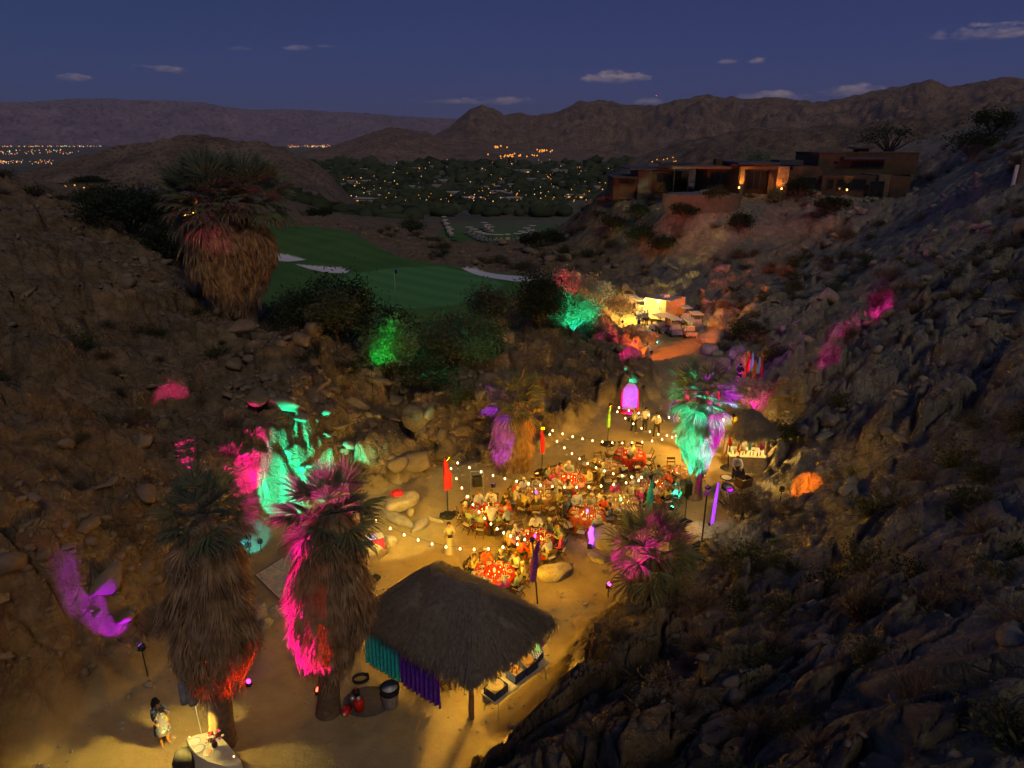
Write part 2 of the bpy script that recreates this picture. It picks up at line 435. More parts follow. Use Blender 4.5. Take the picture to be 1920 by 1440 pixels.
def rock_colour(t, vec, obj_random=False):
    n1 = t.noise(vec, .22, 5, .6, dist=.4); n2 = t.noise(vec, 1.3, 6, .65); n3 = t.noise(vec, 9, 5, .7)
    c1 = t.ramp(n1, [(.30, (.095, .082, .060)), (.45, (.20, .150, .088)), (.58, (.34, .25, .140)), (.72, (.25, .215, .155))])
    c2 = t.ramp(n2, [(.32, (.050, .044, .034)), (.5, (.23, .18, .11)), (.68, (.44, .36, .24))])
    c = t.mix(.5, c1, c2); c = t.mix(.45, c, t.ramp(n3, [(.3, (.10, .085, .07)), (.7, (.38, .31, .24))]), 'OVERLAY')
    iron = t.ramp(t.noise(vec, .45, 4, .6), [(.55, 0.0), (.68, 1.0)])
    c = t.mix(t.math('MULTIPLY', iron, .45), c, (.25, .12, .055))
    # the eastern slope is a greyer granite than the rusty western cliff
    sp_ = t.new('ShaderNodeSeparateXYZ'); t.lk(vec, sp_.inputs[0]); e_ = t.math('MULTIPLY_ADD', t.math('SUBTRACT', sp_.outputs[0], t.math('MULTIPLY_ADD', sp_.outputs[1], .12, 2.0)), .14, 0.0, clamp=True)
    lum = t.new('ShaderNodeRGBToBW'); t.lk(c, lum.inputs[0])
    gcol = t.ramp(lum.outputs[0], [(.05, (.115, .112, .095)), (.30, (.47, .445, .38))])
    return t.mix(t.math('MULTIPLY', e_, .72), c, gcol), n2, n3
m_ground, t, b = material('rock_and_sand', .92, spec=.15)
geo = t.new('ShaderNodeNewGeometry'); P_ = geo.outputs['Position']
rc, n2, n3 = rock_colour(t, P_)
n4 = t.noise(P_, 30, 3, .6)
sand_n = t.noise(P_, 1.6, 6, .65); sand_f = t.noise(P_, .35, 4, .55)
sand = t.mix(.5, t.ramp(sand_n, [(.3, (.30, .22, .10)), (.7, (.48, .365, .18))]), t.ramp(sand_f, [(.35, (.28, .205, .095)), (.65, (.47, .36, .175))]))
grass_n = t.noise(P_, .12, 4, .6); grass_m = t.noise(P_, 6, 5, .7)
grass = t.mix(.45, t.ramp(grass_n, [(.35, (.055, .145, .034)), (.65, (.115, .225, .045))]), t.ramp(grass_m, [(.3, (.045, .13, .032)), (.7, (.115, .24, .05))]))
fine = t.mix(.35, (.105, .30, .085), t.ramp(grass_m, [(.3, (.08, .24, .065)), (.7, (.145, .37, .105))]))
wv_ = t.new('ShaderNodeTexWave', wave_type='BANDS', bands_direction='DIAGONAL'); wv_.inputs['Scale'].default_value = .13; wv_.inputs['Distortion'].default_value = .6; t.lk(P_, wv_.inputs['Vector'])
mow = t.ramp(wv_.outputs['Fac'], [(.40, (.88, .90, .88)), (.60, (1.10, 1.09, 1.08))]); grass = t.mix(.55, grass, t.mix(1.0, grass, mow, 'MULTIPLY')); fine = t.mix(.8, fine, t.mix(1.0, fine, mow, 'MULTIPLY'))
def att(nm):
    n = t.new('ShaderNodeAttribute'); n.attribute_name = nm; return n.outputs['Fac']
flat = t.new('ShaderNodeSeparateXYZ'); t.lk(geo.outputs['Normal'], flat.inputs[0])
settled = t.math('MULTIPLY', t.ramp(flat.outputs[2], [(.80, 0.0), (.97, 1.0)]), t.ramp(t.noise(P_, 2.2, 4, .6), [(.4, 0.0), (.6, 1.0)]))
c = t.mix(t.math('MULTIPLY', settled, .5), rc, (.27, .205, .145))
c = t.mix(att('sandy'), c, sand); c = t.mix(att('grassy'), c, grass); c = t.mix(att('green'), c, fine); c = t.mix(att('bunker'), c, (.82, .77, .78))
c = t.mix(att('valley'), c, t.ramp(t.noise(P_, .012, 5, .65), [(.35, (.08, .10, .055)), (.62, (.22, .19, .14))]))
t.lk(c, b.inputs['Base Color'])
vc = t.new('ShaderNodeTexVoronoi', feature='DISTANCE_TO_EDGE'); vc.inputs['Scale'].default_value = 1.25
wp = t.new('ShaderNodeVectorMath', operation='MULTIPLY_ADD'); wn = t.new('ShaderNodeTexNoise'); wn.inputs['Scale'].default_value = 1.1; t.lk(P_, wn.inputs['Vector']); t.lk(wn.outputs['Color'], wp.inputs[0]); wp.inputs[1].default_value = (1.1, 1.1, 1.1); t.lk(P_, wp.inputs[2])
t.lk(wp.outputs[0], vc.inputs['Vector']); crack = t.ramp(vc.outputs['Distance'], [(.0, 0.0), (.07, 1.0)])
hsum = t.math('ADD', t.math('MULTIPLY', t.math('MULTIPLY', crack, t.math('SUBTRACT', 1.0, att('sandy'))), .06), t.math('ADD', t.math('MULTIPLY', n2, .35), t.math('ADD', t.math('MULTIPLY', n3, .10), t.math('MULTIPLY', n4, .03))))
bp = t.new('ShaderNodeBump'); bp.inputs['Distance'].default_value = .8
t.lk(t.math('SUBTRACT', 1.0, t.math('MULTIPLY', .58, t.math('ADD', att('sandy'), t.math('ADD', att('grassy'), att('green')), clamp=True))), bp.inputs['Strength'])
t.lk(hsum, bp.inputs['Height']); t.lk(bp.outputs[0], b.inputs['Normal'])

m_rock, t, b = material('boulder_rock', .9, spec=.15)
oi = t.new('ShaderNodeObjectInfo'); geo = t.new('ShaderNodeNewGeometry')
rc, n2, n3 = rock_colour(t, geo.outputs['Position'])
t.lk(t.mix(t.math('MULTIPLY', oi.outputs['Random'], .5), rc, (.30, .235, .175)), b.inputs['Base Color'])
bp = t.new('ShaderNodeBump'); bp.inputs['Distance'].default_value = .4; bp.inputs['Strength'].default_value = .7
t.lk(t.math('ADD', t.math('MULTIPLY', n2, .3), t.math('MULTIPLY', n3, .12)), bp.inputs['Height']); t.lk(bp.outputs[0], b.inputs['Normal'])

# ------------------------------------------------------------------ terrain meshes
def polar(r0, r1, rows, cols, a0, a1):
    rr = np.exp(np.linspace(math.log(r0), math.log(r1), rows)); aa = np.linspace(R(a0), R(a1), cols)
    Rr, Aa = np.meshgrid(rr, aa, indexing='ij'); return Rr * np.sin(Aa), Rr * np.cos(Aa)
def quads(rows, cols):
    i = np.arange(rows - 1)[:, None] * cols + np.arange(cols - 1)[None]
    return np.stack([i, i + 1, i + cols + 1, i + cols], -1).reshape(-1, 4)[:, ::-1]
def ground_obj(name, V, F, A, label_kind='structure'):
    used = np.unique(F); remap = np.full(len(V), -1); remap[used] = np.arange(len(used))
    me = np_mesh(name, V[used], remap[F], smooth='hillside' not in name)
    for k, v in A.items():
        at = me.attributes.new(k, 'FLOAT', 'POINT'); at.data.foreach_set('value', v[used].astype(np.float32))
    return tag(link(name, me, m_ground), kind=label_kind)
ROWS, COLS_ = 760, 800
X, Y = polar(4.0, 215, ROWS, COLS_, -60, 60)
Hh, fl, go, gr, bu, f2, rocky = height(X.ravel(), Y.ravel(), True, True)
V = np.stack([X.ravel(), Y.ravel(), Hh], 1); F = quads(ROWS, COLS_)
gold = np.minimum(go, f2)
ATT = dict(sandy=sstep(.9, -.2, fl), grassy=sstep(.35, -.35, gold + .5 * fbm(V[:, 0] * .5, V[:, 1] * .5, 3, 90)), green=sstep(.3, -.3, gr), bunker=sstep(.12, -.12, bu),
           valley=sstep(170, 210, np.hypot(V[:, 0], V[:, 1])) * .85)
fc = F[:, 0]
isfloor = fl[fc] < .2; isgolf = (go[fc] < 0) & ~isfloor; isf2 = f2[fc] < 0; isb = bu[fc] < 0
left = (V[fc, 0] < (-.02 * V[fc, 1])) & ~(isfloor | isgolf | isf2)
rest = ~(isfloor | isgolf | isf2 | left)
floor_o = ground_obj('sand_ground', V, F[isfloor], ATT)
golf_o = ground_obj('golf_green', V, F[isgolf & ~isb], ATT)
bunk_o = ground_obj('sand_bunkers', V, F[isgolf & isb], ATT)
fair_o = ground_obj('fairway', V, F[isf2], ATT)
hill_l = ground_obj('west_hillside', V, F[left], ATT)
hill_r = ground_obj('east_hillside', V, F[rest], ATT)
NEAR = (V, fl, go, rocky)
X2, Y2 = polar(214, 45000, 260, 300, -64, 64)
H2 = height(X2.ravel(), Y2.ravel()); V2 = np.stack([X2.ravel(), Y2.ravel(), H2], 1)
z0 = np.zeros(len(V2)); r2 = np.hypot(V2[:, 0], V2[:, 1])
ATT2 = dict(sandy=z0, grassy=z0, green=z0, bunker=z0, valley=sstep(170, 210, r2) * .85)
ground_obj('valley_ground', V2, quads(260, 300), ATT2)

# mountains: crest line in the photograph, at its own distance, with spurs and gullies
def mtn(name, crest, Rc, R0, R1, zb, colr, amp=.35, freq=1.0, rows=110, cols=420, seed=0, wob=.02, mat=None, ends=(0, 0)):
    a = []; e = []
    for (px, py) in crest:
        d = Vector(ray(px, py)); a.append(math.atan2(d.x, d.y)); e.append(d.z / math.hypot(d.x, d.y))
    az = np.linspace(a[0], a[-1], cols); el = np.interp(az, a, e)
    s = np.linspace(0, 1, rows); sc = .62
    zc = CAM_H + el * Rc
    u_ = np.linspace(0, 1, cols); tap = np.ones(cols)
    if ends[0]: tap *= sstep(0, ends[0], u_)
    if ends[1]: tap *= sstep(0, ends[1], 1 - u_)
    zb_ = zb; zc = (zb - 12) * (1 - tap) + zc * tap
    S_, AZ = np.meshgrid(s, az, indexing='ij'); ZC = np.broadcast_to(zc, S_.shape)
    RR = np.where(S_ < sc, R0 + (Rc - R0) * S_ / sc, Rc + (R1 - Rc) * (S_ - sc) / (1 - sc))
    Xm = RR * np.sin(AZ); Ym = RR * np.cos(AZ)
    k = freq / (Rc - R0)
    up = np.where(S_ < sc, (S_ / sc) ** 1.35, 1 - ((S_ - sc) / (1 - sc)) ** 1.2)
    rn = ridged(Xm * k * 1.6, Ym * k * 1.6, 5, seed) ; rn2 = ridged(Xm * k * 5, Ym * k * 5, 4, seed + 9)
    body = up * (1 - up) * 4
    z = zb + (ZC - zb) * np.clip(up + amp * body * (rn - .62) + amp * .35 * (body + .12) * (rn2 - .6), -.1, 1.25)
    z = z + (ZC - zb) * wob * fbm(Xm * k * 12, Ym * k * 12, 3, seed + 4) * up
    z = np.where(S_ == 0, zb - 20, z)
    me = np_mesh(name, np.stack([Xm.ravel(), Ym.ravel(), z.ravel()], 1), quads(rows, cols), smooth=False)
    return tag(link(name, me, mat), kind='structure')
def mtn_mat(name, c1, c2, sc):
    m, t, b = material(name, .95, spec=.05); g = t.new('ShaderNodeNewGeometry')
    f = t.noise(g.outputs['Position'], sc, 7, .65); f2_ = t.noise(g.outputs['Position'], sc * 9, 5, .7)
    spk = t.ramp(f2_, [(.40, .45), (.5, 1.0)])
    t.lk(t.mix(1.0, t.ramp(f, [(.32, c1), (.68, c2)]), spk, 'MULTIPLY'), b.inputs['Base Color']); return m
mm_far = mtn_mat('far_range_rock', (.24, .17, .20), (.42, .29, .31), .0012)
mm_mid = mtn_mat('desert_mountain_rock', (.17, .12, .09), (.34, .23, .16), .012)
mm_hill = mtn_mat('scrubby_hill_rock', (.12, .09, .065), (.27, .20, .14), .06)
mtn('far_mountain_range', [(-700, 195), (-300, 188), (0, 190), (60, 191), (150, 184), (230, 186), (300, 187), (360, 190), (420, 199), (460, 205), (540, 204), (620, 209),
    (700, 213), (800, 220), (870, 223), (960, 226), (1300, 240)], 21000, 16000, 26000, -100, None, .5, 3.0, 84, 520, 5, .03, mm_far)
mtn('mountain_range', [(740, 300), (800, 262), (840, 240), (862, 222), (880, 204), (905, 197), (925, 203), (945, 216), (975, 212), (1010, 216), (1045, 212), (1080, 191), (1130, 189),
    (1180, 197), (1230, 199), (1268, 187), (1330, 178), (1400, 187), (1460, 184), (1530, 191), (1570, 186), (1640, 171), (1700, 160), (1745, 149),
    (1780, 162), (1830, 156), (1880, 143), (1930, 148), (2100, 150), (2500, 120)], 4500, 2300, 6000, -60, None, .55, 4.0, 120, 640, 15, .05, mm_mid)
mtn('mountain_spur', [(470, 318), (520, 300), (570, 285), (630, 272), (680, 254), (712, 243), (735, 238), (765, 243), (800, 246), (830, 262), (880, 262), (960, 275), (1100, 295), (1200, 312), (1300, 325)],
    2600, 1500, 3600, -45, None, .5, 3.0, 90, 380, 25, .05, mm_mid, (.12, .3))
mtn('rocky_foothill', [(1060, 345), (1130, 322), (1180, 300), (1230, 282), (1290, 264), (1350, 250), (1400, 243), (1500, 240), (1650, 226), (1800, 205), (1950, 185), (2200, 170), (2500, 160)],
    800, 330, 1200, -45, None, .35, 4.0, 110, 420, 35, .05, mm_hill, (.12, 0))
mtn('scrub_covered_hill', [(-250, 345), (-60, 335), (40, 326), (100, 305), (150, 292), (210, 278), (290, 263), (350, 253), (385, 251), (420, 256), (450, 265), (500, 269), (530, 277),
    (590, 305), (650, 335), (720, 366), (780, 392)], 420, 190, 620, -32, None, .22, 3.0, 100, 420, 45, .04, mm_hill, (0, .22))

_T = np.exp(np.linspace(math.log(7), math.log(190), 1100))
def surf(px, py, off=0.0):      # where this line of sight meets the ground
    d = ray(px, py); x = d[0] * _T; y = d[1] * _T; z = CAM_H + d[2] * _T; h = height(x, y); k = np.where(z < h)[0]
    k = int(k[0]) if len(k) else len(_T) - 1
    return Vector((x[k], y[k], h[k] + off))
# ------------------------------------------------------------------ loose rock
def ico(sub):
    bm = bmesh.new(); bmesh.ops.create_icosphere(bm, subdivisions=sub, radius=1.0)
    V = np.array([v.co[:] for v in bm.verts]); F = np.array([[v.index for v in f.verts] for f in bm.faces]); bm.free(); return V, F
def rock_shape(sub, seed, cuts=9, flat=.72, rough=.05, dr=(.34, .72), st=(.95, 1.6)):
    q = np.random.default_rng(seed); V, F = ico(sub); V = V.copy()
    V += rough * q.normal(size=V.shape)
    for _ in range(cuts):
        n = q.normal(size=3); n /= np.linalg.norm(n); d = q.uniform(*dr); k = V @ n
        V -= np.outer(np.maximum(k - d, 0) * .93, n)
    V *= np.array([q.uniform(*st), q.uniform(.65, 1.0), flat * q.uniform(.6, 1.1)])
    return V, F
ROCK1 = [rock_shape(1, 50 + i, 9) for i in range(12)]
ROCK_ME = []
for i in range(14):
    v, f = rock_shape(2, 80 + i, 15, rough=.03); ROCK_ME.append(np_mesh('boulder', v, f)); ROCK_ME[-1].materials.append(m_rock)
V, fl, go, rocky = NEAR
rr = np.hypot(V[:, 0], V[:, 1]); q = np.random.default_rng(5)
ok = np.where((rocky > .55) & (rr > 7) & (rr < 125))[0]
px_ = 960 + 0 * rr
# density even over the ground: polar cells grow with the distance squared
wgt = (rr[ok] ** 2) / (1 + (rr[ok] / 28.) ** 2.6); wgt = wgt * np.where((V[ok, 0] > -.02 * V[ok, 1]) & (rr[ok] < 60), .32, 1.0) * (.15 + 1.7 * sstep(.42, .66, vnoise(V[ok, 0] * .16, V[ok, 1] * .16, 9))); wgt /= wgt.sum()
pick = q.choice(ok, 4800, replace=False, p=wgt)
vis = np.abs(np.degrees(np.arctan2(V[pick, 0], V[pick, 1]))) < 42
size = np.exp(q.normal(-1.6, .66, len(pick))) * np.clip(.7 + rr[pick] / 70, .7, 2.0)
edge = (fl[pick] < 2.5); size[edge] *= 1.15
size *= np.interp(rr[pick], [8, 18, 30], [.5, .62, 1.0]); size = np.clip(size, .06, 1.4)
score = size / rr[pick] * vis
order = np.argsort(-score)
Vs = []; Fs = []; off = 0
for n, k in enumerate(order):
    i = pick[k]; s = size[k]; p = V[i]
    if n < 300:
        par = hill_l if p[0] < -.02 * p[1] else hill_r
        o = link('rock', ROCK_ME[n % 14], None, par, loc=(p[0], p[1], p[2] + s * .12), rot=(q.uniform(-.4, .4), q.uniform(-.4, .4), q.uniform(0, 6.3)), scale=s)
        continue
    v, f = ROCK1[n % 12]
    M = np.array(Euler((q.uniform(-.5, .5), q.uniform(-.5, .5), q.uniform(0, 6.3))).to_matrix())
    Vs.append((v * s) @ M.T + np.array([p[0], p[1], p[2] + s * .15])); Fs.append(f + off); off += len(v)
tag(link('loose_rubble', np_mesh('loose_rubble', np.concatenate(Vs), np.concatenate(Fs)), m_rock),
    'loose stones of all sizes strewn over the canyon slopes', None, None, 'stuff')

m_pale, t, b = material('pale_granite', .9, spec=.15); geo = t.new('ShaderNodeNewGeometry'); nA = t.noise(geo.outputs['Position'], 2.2, 6, .65); nB = t.noise(geo.outputs['Position'], 14, 4, .65)
t.lk(t.mix(.4, t.ramp(nA, [(.3, (.26, .20, .14)), (.7, (.50, .42, .31))]), t.ramp(nB, [(.35, (.18, .14, .10)), (.65, (.52, .45, .35))])), b.inputs['Base Color'])
bp = t.new('ShaderNodeBump'); bp.inputs['Distance'].default_value = .25; bp.inputs['Strength'].default_value = .6; t.lk(t.math('ADD', t.math('MULTIPLY', nA, .3), t.math('MULTIPLY', nB, .1)), bp.inputs['Height']); t.lk(bp.outputs[0], b.inputs['Normal'])
PALE = []
for i in range(14):
    v, f = rock_shape(3, 180 + i, 6, flat=1.0, rough=.012, dr=(.62, .92), st=(.9, 1.15)); PALE.append(np_mesh('boulder', v, f, smooth=True)); PALE[-1].materials.append(m_pale)
# named boulders lying on the sand (px, py, half size m, stretch, label)
def boulder(px, py, s, label, sc=(1, 1, .8), k=0, z=None, group=None):
    p = pz(px, py, 0.0) if z is None else pz(px, py, z)
    g = hz(p.x, p.y) if z is None else z
    o = link('boulder', PALE[k % 14], None, loc=(p.x, p.y, g + s * sc[2] * .25), rot=(0, 0, k * 1.7), scale=(s * sc[0], s * sc[1], s * sc[2]))
    return tag(o, label, 'boulder', group)
boulder(1133, 1012, 1.0, 'large pale boulder beside the purple light tube by the dining tables', (1.15, 1, 1.0), 1)
boulder(1040, 1078, .72, 'rounded tan boulder lying on sand beyond the purple draped pole', (1.1, .9, .8), 2)
boulder(1310, 1012, .85, 'smooth grey boulder behind the small fan palm', (1, 1, .8), 3)
boulder(1352, 996, .62, 'lower grey boulder at the slope foot near the slim purple tube', (1.2, .8, .7), 4)
boulder(1118, 1048, .4, 'small half buried rock in front of the large pale boulder', (1.3, .8, .5), 5)
boulder(755, 945, .78, 'brightly lit whitish boulder at the cliff foot with a red bundle on it', (1.25, .8, .7), 6, .35)
boulder(745, 975, .62, 'flat lit yellowish slab under the whitish boulder', (1.7, .9, .4), 7, .1)
boulder(790, 985, .55, 'low tan ledge stone bordering the sand by the cliff', (1.6, .7, .5), 8)
boulder(812, 976, .36, 'long narrow edge stone at the end of the ledge', (1.8, .5, .5), 9)
boulder(700, 1043, .74, 'round sand coloured boulder with the gift table behind it', (1.1, 1, .9), 10)
boulder(725, 1020, .5, 'brownish boulder between the gift table and the ledge stones', (1, 1, .95), 11)
boulder(770, 962, .3, 'small bright stone beside the whitish boulder', (1, 1, .8), 12, .2)
for i, (x, y, s, l) in enumerate([(1352, 603, .95, 'tallest egg shaped boulder beside the parked carts'), (1335, 640, 1.05, 'broad round boulder at the canyon road bend'),
        (1330, 660, .7, 'stone below the broad round boulder at the road bend'), (1345, 668, .5, 'small stone at the end of the bend boulder row'),
        (1430, 655, .8, 'pale boulder behind the orange draped stand'), (1445, 660, .55, 'rough pale stone right beside the shrub behind the draped stand'),
        (1390, 660, .7, 'whitish boulder ahead of the orange draped stand'), (1372, 672, .6, 'whitish boulder at the road edge beyond the draped stand'),
        (1355, 680, .5, 'flat stone where the road meets the pale boulder pile'), (1415, 690, .45, 'low stone beside the draped stand foot')]):
    boulder(x, y, s * 1.25, l, (1, .9, .85), i + 3, .2)
boulder(1412, 868, .75, 'lit tan boulder beside the thatched bar', (1.1, .9, .8), 5, .2)
boulder(1398, 905, .35, 'small stone by the open crate', (1, .9, .8), 6)
for i, (x, y, s) in enumerate([(520, 1150, .4), (500, 1172, .34), (560, 1142, .3), (488, 1150, .5), (600, 1120, .3)]):
    boulder(x, y, s, ['grey stone behind the spreading palm skirt', 'grey stone nearest the hanging horn speakers', 'small stone between the two tall palms',
                      'largest grey stone of those behind the tall palms', 'half hidden stone at the rug corner'][i], (1.2, .9, .7), i)

# ------------------------------------------------------------------ plants
def leaf_mat(name, c1, c2, rough=.7, sc=3.0, trans=.0):
    m, t, b = material(name, rough, spec=.25); g = t.new('ShaderNodeNewGeometry')
    f = t.noise(g.outputs['Position'], sc, 3, .6)
    cr_ = t.ramp(f, [(.3, c1), (.7, c2)]); t.lk(cr_, b.inputs['Base Color'])
    tr_ = t.new('ShaderNodeBsdfTranslucent'); t.lk(cr_, tr_.inputs[0]); mx = t.new('ShaderNodeMixShader'); mx.inputs[0].default_value = .45
    t.lk(b.outputs[0], mx.inputs[1]); t.lk(tr_.outputs[0], mx.inputs[2]); t.lk(mx.outputs[0], t.n['Material Output'].inputs[0])
    return m
m_frond = leaf_mat('palm_leaf_green', (.11, .14, .075), (.24, .26, .14))
m_dead = leaf_mat('dry_palm_thatch', (.25, .155, .080), (.68, .46, .26), .85, 2.2)  # extra orange in the leaf colour stands for amber light on the skirts
m_trunk = simple('palm_trunk', (.16, .105, .065), .9, .35, 5, bump=.6)
m_oliv = leaf_mat('olive_foliage', (.045, .060, .022), (.115, .115, .050))
m_oliv2 = leaf_mat('mesquite_foliage', (.07, .09, .045), (.17, .19, .09))
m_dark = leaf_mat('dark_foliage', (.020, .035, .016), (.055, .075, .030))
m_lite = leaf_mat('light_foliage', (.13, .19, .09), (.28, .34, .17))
m_straw = leaf_mat('pale_uplit_foliage', (.28, .24, .17), (.55, .46, .36))  # leaf colour paled to hold the brightness of the uplit bushes
m_dry = leaf_mat('dry_brush', (.11, .085, .055), (.24, .19, .125), .9)
m_bark = simple('bark', (.10, .075, .055), .9, .3, 8, bump=.4)

def frond_mesh(seed, fan=.95, pet=.85, n=20, droop=.4):
    q = np.random.default_rng(seed); V = []; F = []
    def strip(pts, w, side):
        k = len(V)
        for p, ww in zip(pts, w): V.append(p - side * ww); V.append(p + side * ww)
        for i in range(len(pts) - 1): F.append((k + 2 * i, k + 2 * i + 1, k + 2 * i + 3, k + 2 * i + 2))
    z = np.array([0, 0, 1.])
    a = np.array([0., 0, 0]); b = np.array([pet, 0, -.08 * pet])
    strip([a, (a + b) / 2 + z * .03, b], [.025, .018, .015], np.array([0, 1., 0])); 
    for i in range(n):
        th = (i / (n - 1) - .5) * 2 * R(80) + q.normal() * .03
        d = np.array([math.cos(th), math.sin(th), 0]); s = np.array([-d[1], d[0], 0])
        L = fan * (1 - .25 * abs(th / R(80)) ** 2) * q.uniform(.88, 1.08)
        lift = .10 * (1 if i % 2 else -.2)
        sd = s * .8 + z * (.6 if i % 2 else -.6); sd /= np.linalg.norm(sd)
        dr = droop * q.uniform(.7, 1.5)
        p0 = b; p1 = b + d * L * .5 + z * lift * .3; p2 = b + d * L * .8 + z * (lift * .2 - .10 * dr * L); p3 = b + d * L * .97 + z * (-.36 * dr * L)
        strip([p0, p1, p2, p3], [.006, .034, .022, .003], sd)
    return np_mesh('frond', V, F)
FRONDS = [frond_mesh(100 + i, droop=.12 + .22 * i) for i in range(4)]
for f in FRONDS: f.materials.append(m_frond)
FR_DRY = frond_mesh(120, droop=1.2); FR_DRY.materials.append(m_dead)

def skirt(profile, nf, seed, nb=13, L=(0.7, 1.25), width=.016):
    """a shaggy coat of dead fan leaves hanging round the trunk; profile = [(z, radius)] bottom to top"""
    q = np.random.default_rng(seed); zs = np.array([p[0] for p in profile]); rs = np.array([p[1] for p in profile])
    core_r = lambda z: np.interp(z, zs, rs)
    zf = q.uniform(zs[0] + .15, zs[-1], nf); zf = zs[0] + (zs[-1] - zs[0]) * ((zf - zs[0]) / (zs[-1] - zs[0])) ** .9
    th = q.uniform(0, 2 * math.pi, nf); lump = 1 + .10 * np.sin(th * 3 + zf * 1.7) + .07 * np.sin(th * 7 - zf * 3)
    TH = np.repeat(th, nb); ZF = np.repeat(zf, nb); LU = np.repeat(lump, nb)
    depth = np.repeat(q.uniform(-.32, .06, nf), nb)
    N = len(TH); LL = np.repeat(q.uniform(L[0], L[1], nf), nb) * q.uniform(.75, 1.1, N); spread = q.normal(0, .27, N)
    z0_ = ZF; r0 = np.maximum(core_r(z0_) * LU * .82 + depth, .12)
    tier = lambda z, th_: 1 + .32 * (.5 - ((z * .85 + .35 * np.sin(th_ * 2) + .15 * np.sin(th_ * 5)) % 1.0))
    r0 = r0 * tier(z0_, TH)
    P0 = np.stack([np.cos(TH) * r0, np.sin(TH) * r0, z0_], 1)
    T = np.stack([-np.sin(TH), np.cos(TH), 0 * TH], 1); D = np.stack([np.cos(TH), np.sin(TH), 0 * TH], 1)
    z2 = z0_ - LL; r2_ = core_r(np.maximum(z2, zs[0])) * LU * tier(z2, TH) + depth * .5 + q.uniform(0, .10, N)
    r2_ = np.where(z2 < zs[0], r2_ + (zs[0] - z2) * .05, r2_); r2_ = np.maximum(r2_, r0 * .6)
    P2 = D * r2_[:, None] + T * (spread * LL * .9)[:, None]; P2[:, 2] = z2
    P1 = (P0 * .45 + P2 * .55) + D * q.uniform(.0, .09, N)[:, None]
    wv = (T * np.cos(q.uniform(0, 3.1, N))[:, None] + D * .5); wv /= np.linalg.norm(wv, axis=1)[:, None]; wv *= (width * q.uniform(.6, 1.7, N))[:, None]
    Vv = np.stack([P0 - wv * .5, P0 + wv * .5, P1 - wv, P1 + wv, P2 - wv * .15, P2 + wv * .15], 1).reshape(-1, 3)
    i = np.arange(N)[:, None] * 6; Fq = np.concatenate([i + [0, 1, 3, 2], i + [2, 3, 5, 4]])
    return Vv, Fq
def palm(name, base, top, prof, crown, nfr, fs, label, seed, ns=260, trunk_r=.38, lean=None, dead_skirt=True):
    """base and top are points; prof is the skirt outline in metres above the base"""
    base = Vector(base); top = Vector(top); q = random.Random(seed)
    root = empty(name, base, 0, label, 'palm tree'); ax = top - base; h = ax.z
    def at(z): return Vector((ax.x * z / h, ax.y * z / h, z))
    tr = MB(); pts = [at(h * k / 12) + Vector((0, 0, 0)) for k in range(-1, 13)]
    tr.tube(pts, [trunk_r * (1.35 if k == 0 else 1.12 if k == 1 else 1.0 - .03 * k) for k in range(14)], 14)
    tr.build('trunk', m_trunk, root, True)
    if prof:
        Vv, Fq = skirt(prof, ns, seed, L=(.55 * fs, 1.15 * fs), width=.017 * fs)
        Vv[:, 0] += ax.x * Vv[:, 2] / h; Vv[:, 1] += ax.y * Vv[:, 2] / h
        sk = link('skirt', np_mesh('skirt', Vv, Fq), m_dead, root); sk['kind'] = 'stuff'
        # the packed inner leaves
        inn = MB().lathe([(r * .80 if 0 < i < len(prof) - 1 else r * .5, z) for i, (z, r) in enumerate(prof)], 18, wob=.18, seed=seed)
        for k, v in enumerate(inn.V): inn.V[k] = (v[0] + ax.x * v[2] / h, v[1] + ax.y * v[2] / h, v[2])
        inn.build('packed_leaves', m_dead, root, True)
    for i in range(nfr):
        k = i / nfr; yaw = i * 2.39996 + q.uniform(-.2, .2)
        el = R(80 - 112 * k ** .85 + q.uniform(-8, 8))
        me = FRONDS[min(3, int(k * 4))] if k < .93 else FR_DRY
        o = link('frond', me, None, root, loc=at(h - .35 * k * fs) + Vector((math.cos(yaw) * .1, math.sin(yaw) * .1, 0)),
                 rot=Euler((q.uniform(-.35, .35), -el, yaw)), scale=fs * q.uniform(.85, 1.1) * crown)
    return root
PA = palm('fan_palm', pz(418, 1392), pt(384, 962, 19.0), [(2.6, .66), (3.1, .98), (3.8, 1.2), (4.6, 1.25), (5.5, 1.1), (6.4, .95), (7.2, .72), (8.0, .4)], .86, 30, 1.0,
          'tall palm with a brown and red lit skirt standing over the white clothed table', 1, 620, .40)
PB = palm('fan_palm', pz(616, 1335), pt(622, 962, 20.4), [(2.1, .66), (2.6, .98), (3.3, 1.2), (4.3, 1.25), (5.2, 1.12), (6.2, .92), (7.0, .66), (7.7, .38)], 1.0, 30, 1.0,
          'tall palm with a magenta lit skirt beside the large thatched roof', 2, 620, .38)
PD = palm('fan_palm', pz(960, 884), pz(963, 884) + Vector((.1, 0, 4.5)), [(.5, .85), (1.3, 1.15), (2.3, 1.1), (3.2, .95), (4.2, .4)], 1.1, 34, 1.0,
          'short shaggy palm lit purple on one side and orange on the other', 3, 330, .36)
PE = palm('fan_palm', pz(1300, 932), pz(1300, 932) + Vector((-.1, 0, 5.9)), [(2.2, .45), (2.9, .95), (3.7, 1.12), (4.6, .95), (5.5, .45)], 1.12, 32, 1.0,
          'palm lit teal and violet among the tables near the bar', 4, 300, .42)
pf = pz(1208, 1150, .4); pf.z = hz(pf.x, pf.y) - .1
PF = palm('fan_palm', pf, pf + Vector((.1, 0, 2.4)), [(.1, .55), (.7, .72), (1.4, .62), (2.1, .35)], 1.05, 36, 1.05,
          'low fan palm with pink lit leaves at the foot of the dark slope', 5, 160, .3)
